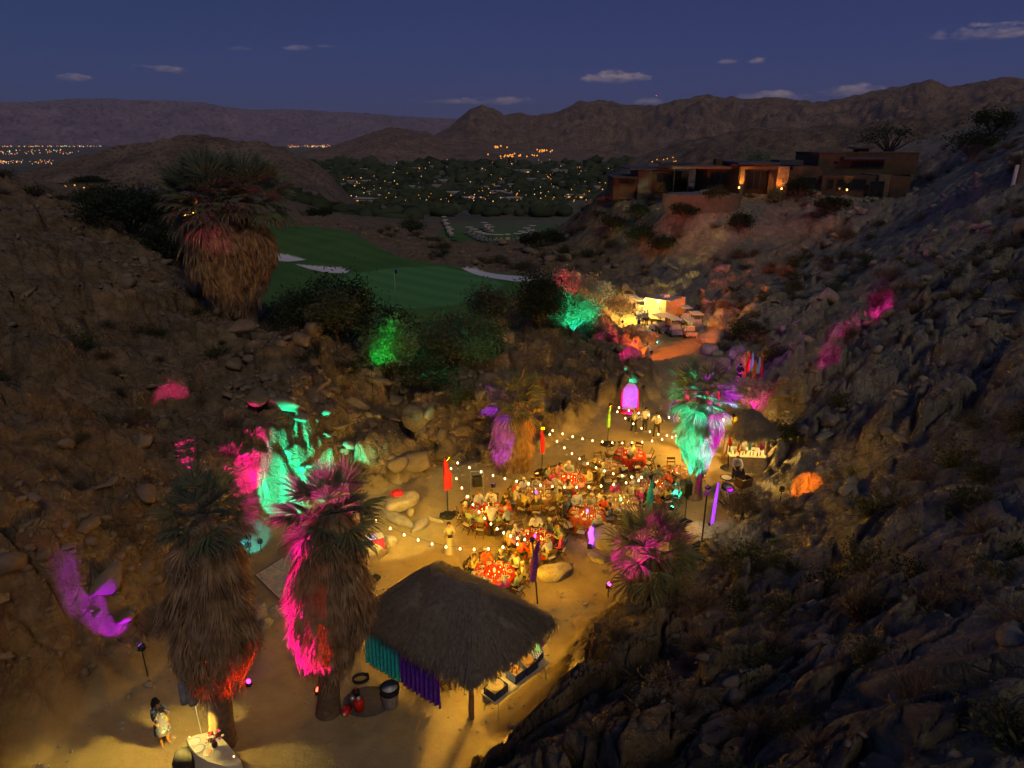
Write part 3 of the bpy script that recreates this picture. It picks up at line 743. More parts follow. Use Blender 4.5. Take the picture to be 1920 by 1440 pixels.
pc = pt(442, 588, 45); pc.z = hz(pc.x, pc.y) - .5
PC = palm('fan_palm', pc, pc + Vector((-.7, 0, 8.3)), [(.6, .6), (2.0, 1.35), (3.5, 1.9), (5.0, 2.15), (6.4, 2.0), (7.4, 1.3)], 1.15, 60, 1.6,
          'huge dark shaggy palm on the ridge beside the golf green, fuller crown', 6, 420, .6)
pc2 = pc + Vector((.5, .9, .1))
PC2 = palm('fan_palm', pc2, pc2 + Vector((1.0, 0, 8.5)), [(2.6, 1.0), (4.0, 1.7), (5.4, 1.9), (6.6, 1.3)], 1.05, 48, 1.6,
           'second dark palm head rising behind the huge ridge palm', 7, 260, .5)

def leaves(n, seed, rad, flat, clumps, leaf, up=.0, spread=.32, stem=False):
    """leaf faces in uneven clumps through a crown of the given radii"""
    q = np.random.default_rng(seed)
    C = q.normal(size=(clumps, 3)); C /= np.linalg.norm(C, axis=1)[:, None]; C *= q.uniform(.35, 1.0, (clumps, 1)) ** .6
    C[:, 2] = np.abs(C[:, 2]) * .95 - .12
    cid = q.integers(0, clumps, n); cs = q.uniform(.6, 1.3, clumps)
    P = C[cid] * .78 + q.normal(size=(n, 3)) * (spread * .6 * cs[cid])[:, None]
    P *= np.array([rad, rad, rad * flat]); P[:, 2] += up
    a = q.normal(size=(n, 3)); a[:, 2] = a[:, 2] * .6 + .5; a /= np.linalg.norm(a, axis=1)[:, None]
    b_ = np.cross(a, q.normal(size=(n, 3))); b_ /= np.linalg.norm(b_, axis=1)[:, None]
    L = leaf * q.uniform(.6, 1.5, (n, 1)); W_ = L * .32
    V = np.stack([P - a * L, P + b_ * W_, P + a * L, P - b_ * W_], 1).reshape(-1, 3); F = np.arange(4 * n).reshape(n, 4)
    return V, F, C * np.array([rad, rad, rad * flat]) * .78 + np.array([0, 0, up])
def tree(name, base, rad, flat, h, label, mat, seed, n=2600, clumps=26, leaf=.14, cat='tree', group=None, spread=.32):
    root = empty(name, base, 0, label, cat, group); V, F, C = leaves(n, seed, rad, flat, clumps, leaf, h, spread)
    t = MB(); q = random.Random(seed)
    fork = Vector((0, 0, max(.15, (h - rad * flat * .5) * .6)))
    t.tube([(0, 0, -.4), fork * .5 + Vector((q.uniform(-.1, .1), 0, 0)), fork], [rad * .07 + .03, rad * .05 + .02, rad * .04 + .02], 7)
    for c in C[::max(1, len(C) // 12)]:
        c = Vector(c); t.tube([fork, (fork + c) * .5 + Vector((q.uniform(-.2, .2), q.uniform(-.2, .2), .1)) * rad * .4, c], [rad * .028 + .01, rad * .018 + .008, .006], 5)
    t.build('trunk' if cat == 'tree' else 'stems', m_bark, root)
    cr = link('crown', np_mesh('crown', V, F), mat, root); cr['kind'] = 'stuff'
    return root
def on(px, py, t):
    p = pt(px, py, t); p.z = hz(p.x, p.y); return p
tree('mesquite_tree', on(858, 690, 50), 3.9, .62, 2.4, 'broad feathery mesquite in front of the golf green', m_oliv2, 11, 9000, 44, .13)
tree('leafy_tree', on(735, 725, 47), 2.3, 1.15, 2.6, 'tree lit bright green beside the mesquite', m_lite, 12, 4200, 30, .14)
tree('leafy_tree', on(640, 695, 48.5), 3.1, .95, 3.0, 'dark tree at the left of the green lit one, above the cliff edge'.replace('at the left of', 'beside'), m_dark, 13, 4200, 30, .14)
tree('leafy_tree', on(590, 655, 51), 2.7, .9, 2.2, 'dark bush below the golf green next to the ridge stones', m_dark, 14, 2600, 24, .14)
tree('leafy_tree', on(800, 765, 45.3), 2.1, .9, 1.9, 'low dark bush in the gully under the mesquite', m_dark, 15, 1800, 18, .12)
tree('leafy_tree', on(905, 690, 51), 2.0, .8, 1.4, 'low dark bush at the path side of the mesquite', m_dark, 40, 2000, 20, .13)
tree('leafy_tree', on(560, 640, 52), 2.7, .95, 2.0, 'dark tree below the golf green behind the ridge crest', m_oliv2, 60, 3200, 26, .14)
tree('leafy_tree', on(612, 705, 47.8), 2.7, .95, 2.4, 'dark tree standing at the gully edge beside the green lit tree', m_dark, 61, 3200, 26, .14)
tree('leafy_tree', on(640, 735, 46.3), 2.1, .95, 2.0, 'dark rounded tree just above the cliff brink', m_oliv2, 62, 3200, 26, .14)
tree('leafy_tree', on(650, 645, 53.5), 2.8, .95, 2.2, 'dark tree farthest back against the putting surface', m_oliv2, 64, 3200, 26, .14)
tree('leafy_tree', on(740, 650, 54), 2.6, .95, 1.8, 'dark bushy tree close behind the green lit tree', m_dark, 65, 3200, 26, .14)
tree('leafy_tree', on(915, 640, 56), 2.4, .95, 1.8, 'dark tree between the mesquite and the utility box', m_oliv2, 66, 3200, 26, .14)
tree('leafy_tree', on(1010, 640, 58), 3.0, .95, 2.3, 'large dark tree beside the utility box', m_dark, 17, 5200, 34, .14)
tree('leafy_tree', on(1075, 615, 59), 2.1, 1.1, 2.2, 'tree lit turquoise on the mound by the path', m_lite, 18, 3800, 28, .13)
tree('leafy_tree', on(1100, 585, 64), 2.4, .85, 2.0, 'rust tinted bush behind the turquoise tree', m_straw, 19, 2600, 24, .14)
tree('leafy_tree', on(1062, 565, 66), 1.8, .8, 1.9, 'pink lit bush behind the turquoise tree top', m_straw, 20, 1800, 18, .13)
tree('leafy_tree', pz(1162, 606, .2), 2.0, .8, 1.7, 'bush glowing yellow beside the catering trailer', m_straw, 21, 3000, 22, .14)
tree('leafy_tree', on(262, 500, 56), 4.2, .62, 1.8, 'wide black green tree behind the rocky ridge', m_dark, 22, 7000, 40, .17)
tree('leafy_tree', on(330, 520, 54), 2.8, .8, 2.0, 'black green bush between the ridge tree and the huge palm', m_dark, 23, 3500, 26, .16)
tree('leafy_tree', on(200, 385, 105), 4.6, .5, 1.6, 'olive tree canopy below the scrub hill', m_oliv, 24, 6500, 40, .24)
tree('leafy_tree', on(265, 420, 98), 4.2, .5, 1.6, 'olive tree ahead of the glowing house', m_oliv, 25, 5000, 36, .24)
tree('leafy_tree', on(165, 350, 150), 4.0, .5, 1.8, 'round dark tree on the rise above the olive trees', m_dark, 26, 3500, 26, .3)
tree('leafy_tree', on(345, 400, 112), 3.6, .7, 2.6, 'yellow green tree over the roof of the glowing house', m_lite, 27, 3500, 28, .26)
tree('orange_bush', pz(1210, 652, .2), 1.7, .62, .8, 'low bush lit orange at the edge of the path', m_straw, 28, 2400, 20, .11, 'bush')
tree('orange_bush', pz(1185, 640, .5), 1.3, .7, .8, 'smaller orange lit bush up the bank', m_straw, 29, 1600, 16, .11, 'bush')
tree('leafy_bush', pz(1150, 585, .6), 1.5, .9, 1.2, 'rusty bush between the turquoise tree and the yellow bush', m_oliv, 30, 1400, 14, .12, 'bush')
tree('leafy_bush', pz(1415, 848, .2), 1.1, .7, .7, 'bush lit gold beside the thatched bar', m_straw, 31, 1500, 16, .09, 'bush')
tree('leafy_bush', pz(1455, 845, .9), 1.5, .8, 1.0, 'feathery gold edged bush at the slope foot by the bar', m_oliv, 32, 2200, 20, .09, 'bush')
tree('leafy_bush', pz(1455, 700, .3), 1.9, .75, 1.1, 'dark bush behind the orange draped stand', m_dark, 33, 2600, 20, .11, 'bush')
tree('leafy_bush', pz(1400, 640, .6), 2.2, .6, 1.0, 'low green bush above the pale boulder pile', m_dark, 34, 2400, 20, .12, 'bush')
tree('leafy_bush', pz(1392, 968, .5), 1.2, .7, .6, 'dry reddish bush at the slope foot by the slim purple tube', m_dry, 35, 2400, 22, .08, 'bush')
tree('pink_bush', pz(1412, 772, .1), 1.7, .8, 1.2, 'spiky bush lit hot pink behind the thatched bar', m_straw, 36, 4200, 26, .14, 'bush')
# a low agave
ag = empty('agave', pz(1365, 955, .1), 0, 'spiky agave beside the slim purple tube at the slope foot', 'agave'); b_ = MB()
for i in range(26):
    a = i * 2.4; e = R(25 + 50 * (i / 26)); d = Vector((math.cos(a) * math.cos(e), math.sin(a) * math.cos(e), math.sin(e))); s = Vector((-math.sin(a), math.cos(a), 0))
    b_.add([d * .05 - s * .05, d * .05 + s * .05, d * .5 + s * .06, d * 1.0, d * .5 - s * .06], [(0, 1, 2, 3, 4)])
b_.build('leaf_rosette', m_oliv, ag)

def brush_mesh(seed, mode):
    q = np.random.default_rng(seed)
    if mode == 0: V, F, C = leaves(420, seed, 1.0, .62, 12, .07, .3, .38)
    elif mode == 1: V, F, C = leaves(300, seed, 1.0, .85, 9, .06, .35, .4)
    else: V = np.zeros((0, 3)); F = np.zeros((0, 4), int)
    n = {0: 70, 1: 110, 2: 230}[mode]
    d = q.normal(size=(n, 3)); d[:, 2] = np.abs(d[:, 2]) * 1.1 + .25; d /= np.linalg.norm(d, axis=1)[:, None]
    L = q.uniform(.6, 1.1, (n, 1)); s = np.cross(d, q.normal(size=(n, 3))); s /= np.linalg.norm(s, axis=1)[:, None]
    o = q.normal(size=(n, 3)) * [.1, .1, 0]; wv = s * .012; mid = o + d * L * .55 + q.normal(size=(n, 3)) * .04
    T = np.stack([o - wv, o + wv, mid - wv, mid + wv, o + d * L - wv * .3, o + d * L + wv * .3], 1).reshape(-1, 3)
    k = np.arange(n)[:, None] * 6 + len(V)
    F = np.concatenate([F, k + [0, 1, 3, 2], k + [2, 3, 5, 4]]); V = np.concatenate([V, T * [1, 1, .9]])
    return np_mesh('desert_shrub', V, F)
BR = [brush_mesh(200 + i, m) for i, m in enumerate((0, 0, 1, 1, 2, 2))]
for i, m in enumerate((m_oliv, m_dark, m_oliv, m_dry, m_dry, m_dry)): BR[i].materials.append(m)
ok = np.where((rocky > .8) & (fl > 2.0) & (rr > 9) & (rr < 125) & (np.abs(np.degrees(np.arctan2(V[:, 0], V[:, 1]))) < 46))[0]
wgt = (rr[ok] ** 2) / (1 + (rr[ok] / 40.) ** 2.4); wgt = wgt * np.where(rr[ok] < 30, .4, 1.0) * (.15 + 1.7 * sstep(.40, .62, vnoise(V[ok, 0] * .12, V[ok, 1] * .12, 19))); wgt /= wgt.sum()
pick = q.choice(ok, 900, replace=False, p=wgt)
sz = q.uniform(.30, .85, len(pick)) * (1 + rr[pick] / 90.); order = np.argsort(-sz / rr[pick])
BD = []
for b_m in BR:
    vv = np.zeros(len(b_m.vertices) * 3, np.float32); b_m.vertices.foreach_get('co', vv); ff = np.array([p.vertices[:] for p in b_m.polygons]); BD.append((vv.reshape(-1, 3), ff))
acc = {0: ([], [], 0), 1: ([], [], 0), 3: ([], [], 0)}; cnt = {}
ADJ = ['knee high', 'wide spreading', 'lopsided', 'waist high', 'flattened', 'narrow upright']
for n, j in enumerate(order):
    i = pick[j]; p = V[i]; r = rr[i]; s = sz[j]; k = int(q.integers(0, 6)); east = p[0] > -.02 * p[1]
    if not east and q.uniform() < .5: continue
    if n < 100:
        zone = ('on the rocky rise below the big house' if r > 70 and east else 'high on the dark eastern slope' if east and p[2] > 5 else
                'on the lower eastern slope' if east else 'around the golf course rough' if r > 55 else 'on the western cliff')
        kind = {0: 'leafy olive', 1: 'dark green', 2: 'sparse olive', 3: 'dry twiggy', 4: 'bare straw coloured', 5: 'bare grey'}[k]
        ad = ADJ[int(q.integers(0, 6))]; key = (ad, kind, zone)
        asp = {'knee high': .8, 'wide spreading': .7, 'lopsided': .9, 'waist high': 1.15, 'flattened': .5, 'narrow upright': 1.4}[ad]
        tag(link('desert_shrub', BR[k], None, loc=(p[0], p[1], p[2] - .05), rot=(0, .25 if ad == 'lopsided' else 0, q.uniform(0, 6.3)), scale=(s, s, s * asp)),
            '%s %s desert shrub growing %s' % key, 'shrub', '%s %s shrubs %s' % key)
    else:
        mk = {0: 0, 1: 1, 2: 0, 3: 3, 4: 3, 5: 3}[k]; v, f = BD[k]; a = q.uniform(0, 6.3); c_, s_ = math.cos(a), math.sin(a)
        w_ = np.stack([v[:, 0] * c_ - v[:, 1] * s_, v[:, 0] * s_ + v[:, 1] * c_, v[:, 2] * q.uniform(.6, 1.1)], 1) * s + [p[0], p[1], p[2] - .05]
        A_ = acc[mk]; A_[0].append(w_); A_[1].append(f + A_[2]); acc[mk] = (A_[0], A_[1], A_[2] + len(v))
for mk, mt in ((0, m_oliv), (1, m_dark), (3, m_dry)):
    tag(link('desert_scrub', np_mesh('desert_scrub', np.concatenate(acc[mk][0]), np.concatenate(acc[mk][1])), mt), {0: 'thin olive scrub scattered over the slopes', 1: 'thin dark green scrub scattered over the slopes', 3: 'dry straw coloured brush scattered over the slopes'}[mk], None, None, 'stuff')

# pebbles and kicked up stones on the sand
sel = np.where((fl < -.1) & (rr < 80))[0]; wgt = rr[sel] ** 2 * (np.exp(fl[sel] / 1.2) + .04); wgt /= wgt.sum(); pk = q.choice(sel, 1500, replace=False, p=wgt)
Vs, Fs, off = [], [], 0
for n, i in enumerate(pk):
    v, f = ROCK1[n % 12]; s_ = float(np.exp(q.normal(-2.9, .5))); Vs.append(v * s_ + V[i] + [0, 0, s_ * .2]); Fs.append(f + off); off += len(v)
tag(link('pebbles', np_mesh('pebbles', np.concatenate(Vs), np.concatenate(Fs)), m_pale), 'pebbles and kicked up stones on the sand', None, None, 'stuff')
# ------------------------------------------------------------------ common materials for made things
C_ = lambda n, c, **k: simple(n, c, **k)
m_wood = C_('dark_wood', (.085, .045, .022), rough=.55, scale=9)
m_cush = C_('cream_cushion', (.62, .52, .36), rough=.9)
m_black = C_('black_metal', (.02, .02, .022), rough=.45, var=.1)
m_blackcloth = C_('black_cloth', (.018, .017, .02), rough=.95)
m_white = C_('white_ceramic', (.66, .62, .55), rough=.25, var=.05)
m_glass = C_('drinking_glass', (.75, .72, .66), rough=.08, spec=.8, var=.05)
m_linen = C_('cream_linen', (.66, .58, .40), rough=.9, var=.1, scale=14)
m_tan = C_('canvas_panel', (.45, .33, .17), rough=.85)
m_steel = C_('brushed_steel', (.5, .5, .5), rough=.35, metallic=.8)
skin_m = [C_('skin_light', (.52, .30, .20), rough=.6, var=.08), C_('skin_tan', (.36, .19, .11), rough=.6, var=.08)]
hair_m = {'white hair': C_('white_hair', (.62, .58, .50)), 'dark hair': C_('dark_hair', (.025, .018, .014)), 'brown hair': C_('brown_hair', (.11, .06, .03)), 'blonde hair': C_('blonde_hair', (.45, .31, .13))}
SH = {'white': (.74, .70, .64), 'cream': (.66, .56, .38), 'pale blue': (.34, .40, .52), 'black': (.02, .02, .025), 'grey green': (.22, .27, .20), 'orange red': (.75, .13, .04),
      'rose': (.62, .26, .30), 'yellow': (.62, .45, .10), 'navy': (.03, .04, .11), 'magenta': (.55, .06, .28), 'brown': (.20, .11, .06), 'grey': (.30, .29, .28), 'red': (.60, .03, .03)}
shirt_m = {k: C_('cloth_' + k.replace(' ', '_'), v, rough=.9, var=.15) for k, v in SH.items()}

# ------------------------------------------------------------------ people
def skin_mesh(name, verts, edges, root=0, sub=1):
    me = bpy.data.meshes.new('tmp'); me.from_pydata([v[:3] for v in verts], edges, [])
    o = bpy.data.objects.new('tmp', me); COL.objects.link(o)
    sk = o.modifiers.new('s', 'SKIN'); sd = o.modifiers.new('d', 'SUBSURF'); sd.levels = sub
    sk.use_smooth_shade = True
    for i, v in enumerate(verts):
        r = v[3]; r = (r, r) if isinstance(r, (int, float)) else r
        me.skin_vertices[0].data[i].radius = r; me.skin_vertices[0].data[i].use_root = (i == root)
    dg = bpy.context.evaluated_depsgraph_get(); ev = o.evaluated_get(dg); out = bpy.data.meshes.new_from_object(ev); out.name = name
    bpy.data.objects.remove(o); return out
def figure(seated, arms, lean=.12, stride=0.0, turn=0.0, fem=False):
    """a pose as four meshes: body, shirt, trousers, hair; the figure faces +Y, floor at z=0"""
    hip = .50 if seated else .93
    sh = hip + .46; f = lean
    P = dict(pel=(0, 0, hip), bel=(0, f * .35, hip + .18), che=(0, f * .8, hip + .36), nek=(0, f * 1.15, sh + .07), chin=(0, f * 1.35 + .01, sh + .13), head=(0, f * 1.4 + .01, sh + .21), top=(0, f * 1.4 - .005, sh + .285),
             nose=(0, f * 1.4 + .105, sh + .19))
    shw = .165 if fem else .19
    for s, nm in ((-1, 'l'), (1, 'r')):
        P['sh' + nm] = (s * shw, f * 1.0, sh)
        e, h = arms[0 if s < 0 else 1]
        P['el' + nm] = (s * e[0], e[1] + f, hip + e[2]); P['ha' + nm] = (s * h[0], h[1] + f, hip + h[2])
        d = (Vector(P['ha' + nm]) - Vector(P['el' + nm])).normalized(); P['pa' + nm] = tuple(Vector(P['ha' + nm]) + d * .07)
        if seated: P['hi' + nm] = (s * .10, .03, hip - .01); P['kn' + nm] = (s * .13, .42, hip - .02); P['an' + nm] = (s * .13, .44, .09); P['to' + nm] = (s * .14, .58, .035)
        else:
            k = s * stride; P['hi' + nm] = (s * .09, 0, hip - .06); P['kn' + nm] = (s * .10, k * .5 + .03, .50); P['an' + nm] = (s * .10, k, .09 + max(0, -k) * .2); P['to' + nm] = (s * .11, k + .15, .035)
    def build(name, items, links, sub=1):
        idx = {n: i for i, (n, r) in enumerate(items)}
        return skin_mesh(name, [(*P[n], r) for n, r in items], [(idx[a], idx[b]) for a, b in links], 0, sub)
    b_it = [('pel', .12), ('bel', (.13, .10)), ('che', (.14, .10)), ('nek', .052), ('chin', .062), ('head', (.078, .088)), ('top', .05), ('nose', .014)]
    b_ln = [('pel', 'bel'), ('bel', 'che'), ('che', 'nek'), ('nek', 'chin'), ('chin', 'head'), ('head', 'top'), ('head', 'nose')]
    for nm in 'lr':
        b_it += [('sh' + nm, .055), ('el' + nm, .040), ('ha' + nm, .026), ('pa' + nm, (.036, .018)), ('hi' + nm, .085), ('kn' + nm, .058), ('an' + nm, .036), ('to' + nm, .030)]
        b_ln += [('che', 'sh' + nm), ('sh' + nm, 'el' + nm), ('el' + nm, 'ha' + nm), ('ha' + nm, 'pa' + nm), ('pel', 'hi' + nm), ('hi' + nm, 'kn' + nm), ('kn' + nm, 'an' + nm), ('an' + nm, 'to' + nm)]
        pa = Vector(P['pa' + nm]); d = (pa - Vector(P['ha' + nm])).normalized(); sd = d.cross(Vector((0, 0, 1))).normalized() if abs(d.z) < .9 else Vector((0, 1, 0))
        for k in range(4):
            q1 = 'f%d%s' % (k, nm); q2 = 'g%d%s' % (k, nm); L = (.062, .072, .068, .052)[k]
            P[q1] = tuple(pa + sd * (.012 * (k * 2 - 3)) + d * .035); P[q2] = tuple(pa + sd * (.015 * (k * 2 - 3)) + d * (.03 + L) - Vector((0, 0, .02)))
        th = 't' + nm; P[th] = tuple(Vector(P['ha' + nm]) + d * .05 + sd * (.055 if nm == 'l' else -.055)); 
    body = build('body', b_it, b_ln)
    # fingers: five separate tapered chains rooted in each palm
    fg = MB()
    for nm in 'lr':
        pa = Vector(P['pa' + nm])
        for k in range(4): fg.tube([pa, P['f%d%s' % (k, nm)], P['g%d%s' % (k, nm)]], [.011, .010, .007], 5)
        fg.tube([P['ha' + nm], P['t' + nm]], [.013, .009], 5)
    bm = bmesh.new(); bm.from_mesh(body); fm = fg.mesh('f'); bm.from_mesh(fm); bm.to_mesh(body); bm.free(); bpy.data.meshes.remove(fm)
    body.polygons.foreach_set('use_smooth', np.ones(len(body.polygons), bool))
    s_it = [('pel', (.16, .135) if not fem else (.15, .12)), ('bel', (.155, .125)), ('che', (.18, .125)), ('nek', .06)]; s_ln = [('pel', 'bel'), ('bel', 'che'), ('che', 'nek')]
    for nm in 'lr':
        s_it += [('sh' + nm, .082), ('el' + nm, .060), ('ha' + nm, .044)]; s_ln += [('che', 'sh' + nm), ('sh' + nm, 'el' + nm), ('el' + nm, 'ha' + nm)]
    shirt = build('shirt', s_it, s_ln)
    t_it = [('pel', .14)]; t_ln = []
    for nm in 'lr': t_it += [('hi' + nm, .105), ('kn' + nm, .078), ('an' + nm, .062)]; t_ln += [('pel', 'hi' + nm), ('hi' + nm, 'kn' + nm), ('kn' + nm, 'an' + nm)]
    tro = build('trousers', t_it, t_ln)
    hc = Vector(P['head']) + Vector((0, -.012, .022)); hb = MB()
    hb.lathe([(.062, -.075), (.094, -.03), (.100, .02), (.085, .065), (.045, .09), (.008, .098)], 12, hc)
    if fem: hb.tube([hc + Vector((0, -.07, .02)), hc + Vector((0, -.10, -.10)), hc + Vector((0, -.10, -.24))], [.06, .075, .03], 8)
    for k, v in enumerate(hb.V):            # the hairline rises over the face
        if v[1] > hc.y + .035 and v[2] < hc.z + .02: hb.V[k] = (v[0] * .9, hc.y + .035, v[2] + .03)
    return body, shirt, tro, hb.mesh('hair', True)
A_tab = (((.27, .10, .20), (.15, .36, .27)),) * 2
A_eat = (((.28, .12, .16), (.12, .34, .28)), ((.30, .14, .22), (.10, .22, .50)))
A_lap = (((.27, .02, .18), (.12, .26, .08)),) * 2
A_side = (((.25, -.02, .18), (.25, .06, -.06)),) * 2
A_tray = (((.26, .05, .20), (.16, .33, .26)), ((.27, .04, .20), (.20, .34, .30)))
A_reach = (((.28, .16, .22), (.22, .42, .16)), ((.26, .22, .30), (.18, .52, .26)))
A_point = (((.26, .0, .18), (.24, .10, -.04)), ((.34, .14, .36), (.34, .40, .46)))
A_face = (((.20, .22, .30), (.07, .26, .60)), ((.22, .20, .28), (.08, .26, .60)))
POSE = {'sit0': figure(True, A_tab, .14), 'sit1': figure(True, A_eat, .05), 'sit2': figure(True, A_lap, -.06), 'sit3': figure(True, A_tab, .22, fem=True), 'sit4': figure(True, A_eat, .02, fem=True),
        'st0': figure(False, A_side, .02), 'st1': figure(False, A_tray, .04, .12), 'st2': figure(False, A_reach, .28), 'st3': figure(False, A_point, .03, .1), 'st4': figure(False, A_face, .02, fem=True), 'walk': figure(False, A_tray, .08, .28)}
def person(loc, rz, pose, shirt, hair, label, legs='black', skin=0, group=None, scale=1.0):
    root = empty('person', loc, rz, label, 'person', group); root.scale = (scale,) * 3
    b, s, t, h = POSE[pose]
    link('body', b, skin_m[skin], root); link('shirt', s, shirt_m[shirt], root); link('trousers', t, shirt_m[legs], root); link('hair', h, hair_m[hair], root)
    return root

# ------------------------------------------------------------------ dining tables and folding chairs
def chair_proto():
    root = empty('folding_chair', (0, 0, -50)); W2 = .21
    MB().box((0, 0, .455), (.40, .40, .05), taper=.94).build('seat', m_cush, root)
    fr = MB(); fr.box((0, .20, .425), (.43, .03, .035)).box((0, -.20, .425), (.43, .03, .035)).box((-W2, 0, .425), (.03, .40, .035)).box((W2, 0, .425), (.03, .40, .035))
    fr.build('seat_frame', m_wood, root)
    for s in (-1, 1):
        MB().tube([(s * .225, .20, 0), (s * .225, -.08, .44), (s * .215, -.26, .92)], .020, 6).build('leg', m_wood, root)
        MB().tube([(s * .195, -.24, 0), (s * .195, .16, .43)], .018, 6).build('leg', m_wood, root)
    bk = MB().box((0, -.225, .84), (.42, .022, .15), rx=R(-18)).build('backrest', m_wood, root)
    MB().box((0, -.165, .66), (.42, .018, .05), rx=R(-18)).build('slat', m_wood, bk)
    MB().box((0, -.17, .17), (.38, .02, .025)).build('stretcher', m_wood, root)
    return root
CHAIR = chair_proto(); chair_used = [False]
def chair(loc, rz, label, group='folding chairs round the dining tables'):
    o = CHAIR if not chair_used[0] else copy_tree(CHAIR); chair_used[0] = True
    o.location = loc; o.rotation_euler = (0, 0, rz); return tag(o, label, 'chair', group)
cloth_c = {'scarlet': (.62, .020, .012), 'crimson': (.42, .018, .02), 'brick': (.46, .06, .02), 'brown': (.22, .11, .055), 'orange': (.68, .13, .02), 'tan': (.40, .24, .11)}
def cloth_mat(nm):
    m, t, b = material('tablecloth_' + nm, .85, spec=.2); g = t.new('ShaderNodeTexCoord'); c = cloth_c[nm]
    f = t.noise(g.outputs['Object'], 3.4, 5, .7); f2 = t.noise(g.outputs['Object'], 17, 3, .6)
    a = t.ramp(f, [(.35, tuple(x * .55 for x in c)), (.55, c), (.72, (min(1, c[0] * 1.25), c[1] + .12, c[2] + .03))])
    t.lk(t.mix(t.math('MULTIPLY', t.ramp(f2, [(.5, 0.0), (.62, 1.0)]), .30), a, (.55, .30, .08)), b.inputs['Base Color']); return m
cloth_m = {k: cloth_mat(k) for k in cloth_c}
m_cloth_plain = C_('runner_stripe', (.55, .30, .06), var=.2)
flames = glow('candle_flame', (1.0, .50, .12), 14)
m_candle = C_('candle_glass', (.7, .25, .05), rough=.2)
def plate_mesh(food):
    b = MB().lathe([(.02, .0), (.08, .002), (.115, .014), (.12, .02), (.112, .018), (.078, .008), (.0, .007)], 16, cap=False); return b.mesh('dinner_plate', True)
PLATE = plate_mesh(0); PLATE.materials.append(m_white)
food_m = [C_('food_golden', (.42, .22, .06), scale=40), C_('food_green', (.14, .20, .05), scale=40), C_('food_brown', (.22, .10, .04), scale=40)]
FOOD = MB().lathe([(.06, .008), (.062, .02), (.04, .034), (.0, .038)], 9, wob=.35, seed=3, cap=False).mesh('food')
def cloth_shape(rad, h, drop, seed, n=56):
    q = random.Random(seed); V = [(0, 0, h)]; F = []; ph = q.random() * 6
    rings = [(rad * .5, h), (rad * .97, h), (rad, h - .012), (rad * 1.01, h - .10), (rad * 1.03, h - drop * .5), (rad * 1.05, h - drop)]
    for j, (r, z) in enumerate(rings):
        a = max(0, j - 2) / 3
        for k in range(n):
            t = 2 * math.pi * k / n; rr = r * (1 + a * .055 * math.sin(t * 11 + ph) + a * .03 * math.sin(t * 23 + ph * 2)); V.append((rr * math.cos(t), rr * math.sin(t), z))
    for k in range(n): F.append((0, 1 + k, 1 + (k + 1) % n))
    for j in range(len(rings) - 1):
        for k in range(n): F.append((1 + j * n + k, 1 + (j + 1) * n + k, 1 + (j + 1) * n + (k + 1) % n, 1 + j * n + (k + 1) % n))
    b = MB(); b.V = V; b.F = F; return b
SIDES = ['the bar side', 'the bar-green corner', 'the green side', 'the green-cliff corner', 'the cliff side', 'the cliff-roof corner',
         'the roof side', 'the roof-bar corner']
used_labels = {}
def side_word(a, n):
    d = int(round((a % (2 * math.pi)) / (math.pi / 4))) % 8
    return SIDES[d]
#   px, py, cloth, drop, seats, occupied pattern, name, centre glow colour, offset
TB = [(913, 957, 'scarlet', .62, 10, '1111111111', 'red table near cliff pole', (.9, .7, .2), .1),
      (1005, 926, 'brown', .55, 10, '1111111101', 'brown table ahead of shaggy palm', (.35, .1, 1.0), .3),
      (1066, 897, 'scarlet', .60, 10, '1011111110', 'red table under far red pole', (1, .2, .1), .2),
      (1101, 962, 'brick', .68, 10, '1111110010', 'brick table behind large boulder', (.25, .2, 1.0), .0),
      (1003, 1008, 'crimson', .60, 10, '1110111111', 'crimson table by purple pole', (1, .1, .6), .25),
      (927, 1072, 'scarlet', .66, 10, '1111111111', 'blazing red table against thatched roof', (1, .3, .1), .05),
      (1131, 873, 'brown', .50, 8, '00000000', 'unused table with starburst napkins', (.2, .9, .2), .1),
      (1181, 850, 'scarlet', .66, 8, '00000000', 'unused bright red table', (1, .3, .1), .2),
      (1164, 938, 'tan', .62, 9, '111010110', 'tan table beside teal ribbon', (.2, 1.0, .3), .3),
      (1229, 909, 'orange', .62, 10, '1111111111', 'orange table under white flood', (1, .4, .1), .0),
      (1268, 884, 'brown', .66, 6, '000000', 'empty wooden table beside teal palm', (1, .1, .1), .5)]
shirts = ['white', 'cream', 'pale blue', 'black', 'white', 'grey green', 'cream', 'orange red', 'rose', 'white', 'yellow', 'navy', 'magenta', 'grey', 'white', 'brown']
hairs = ['white hair', 'dark hair', 'brown hair', 'white hair', 'blonde hair', 'brown hair', 'white hair']
pr = random.Random(21)
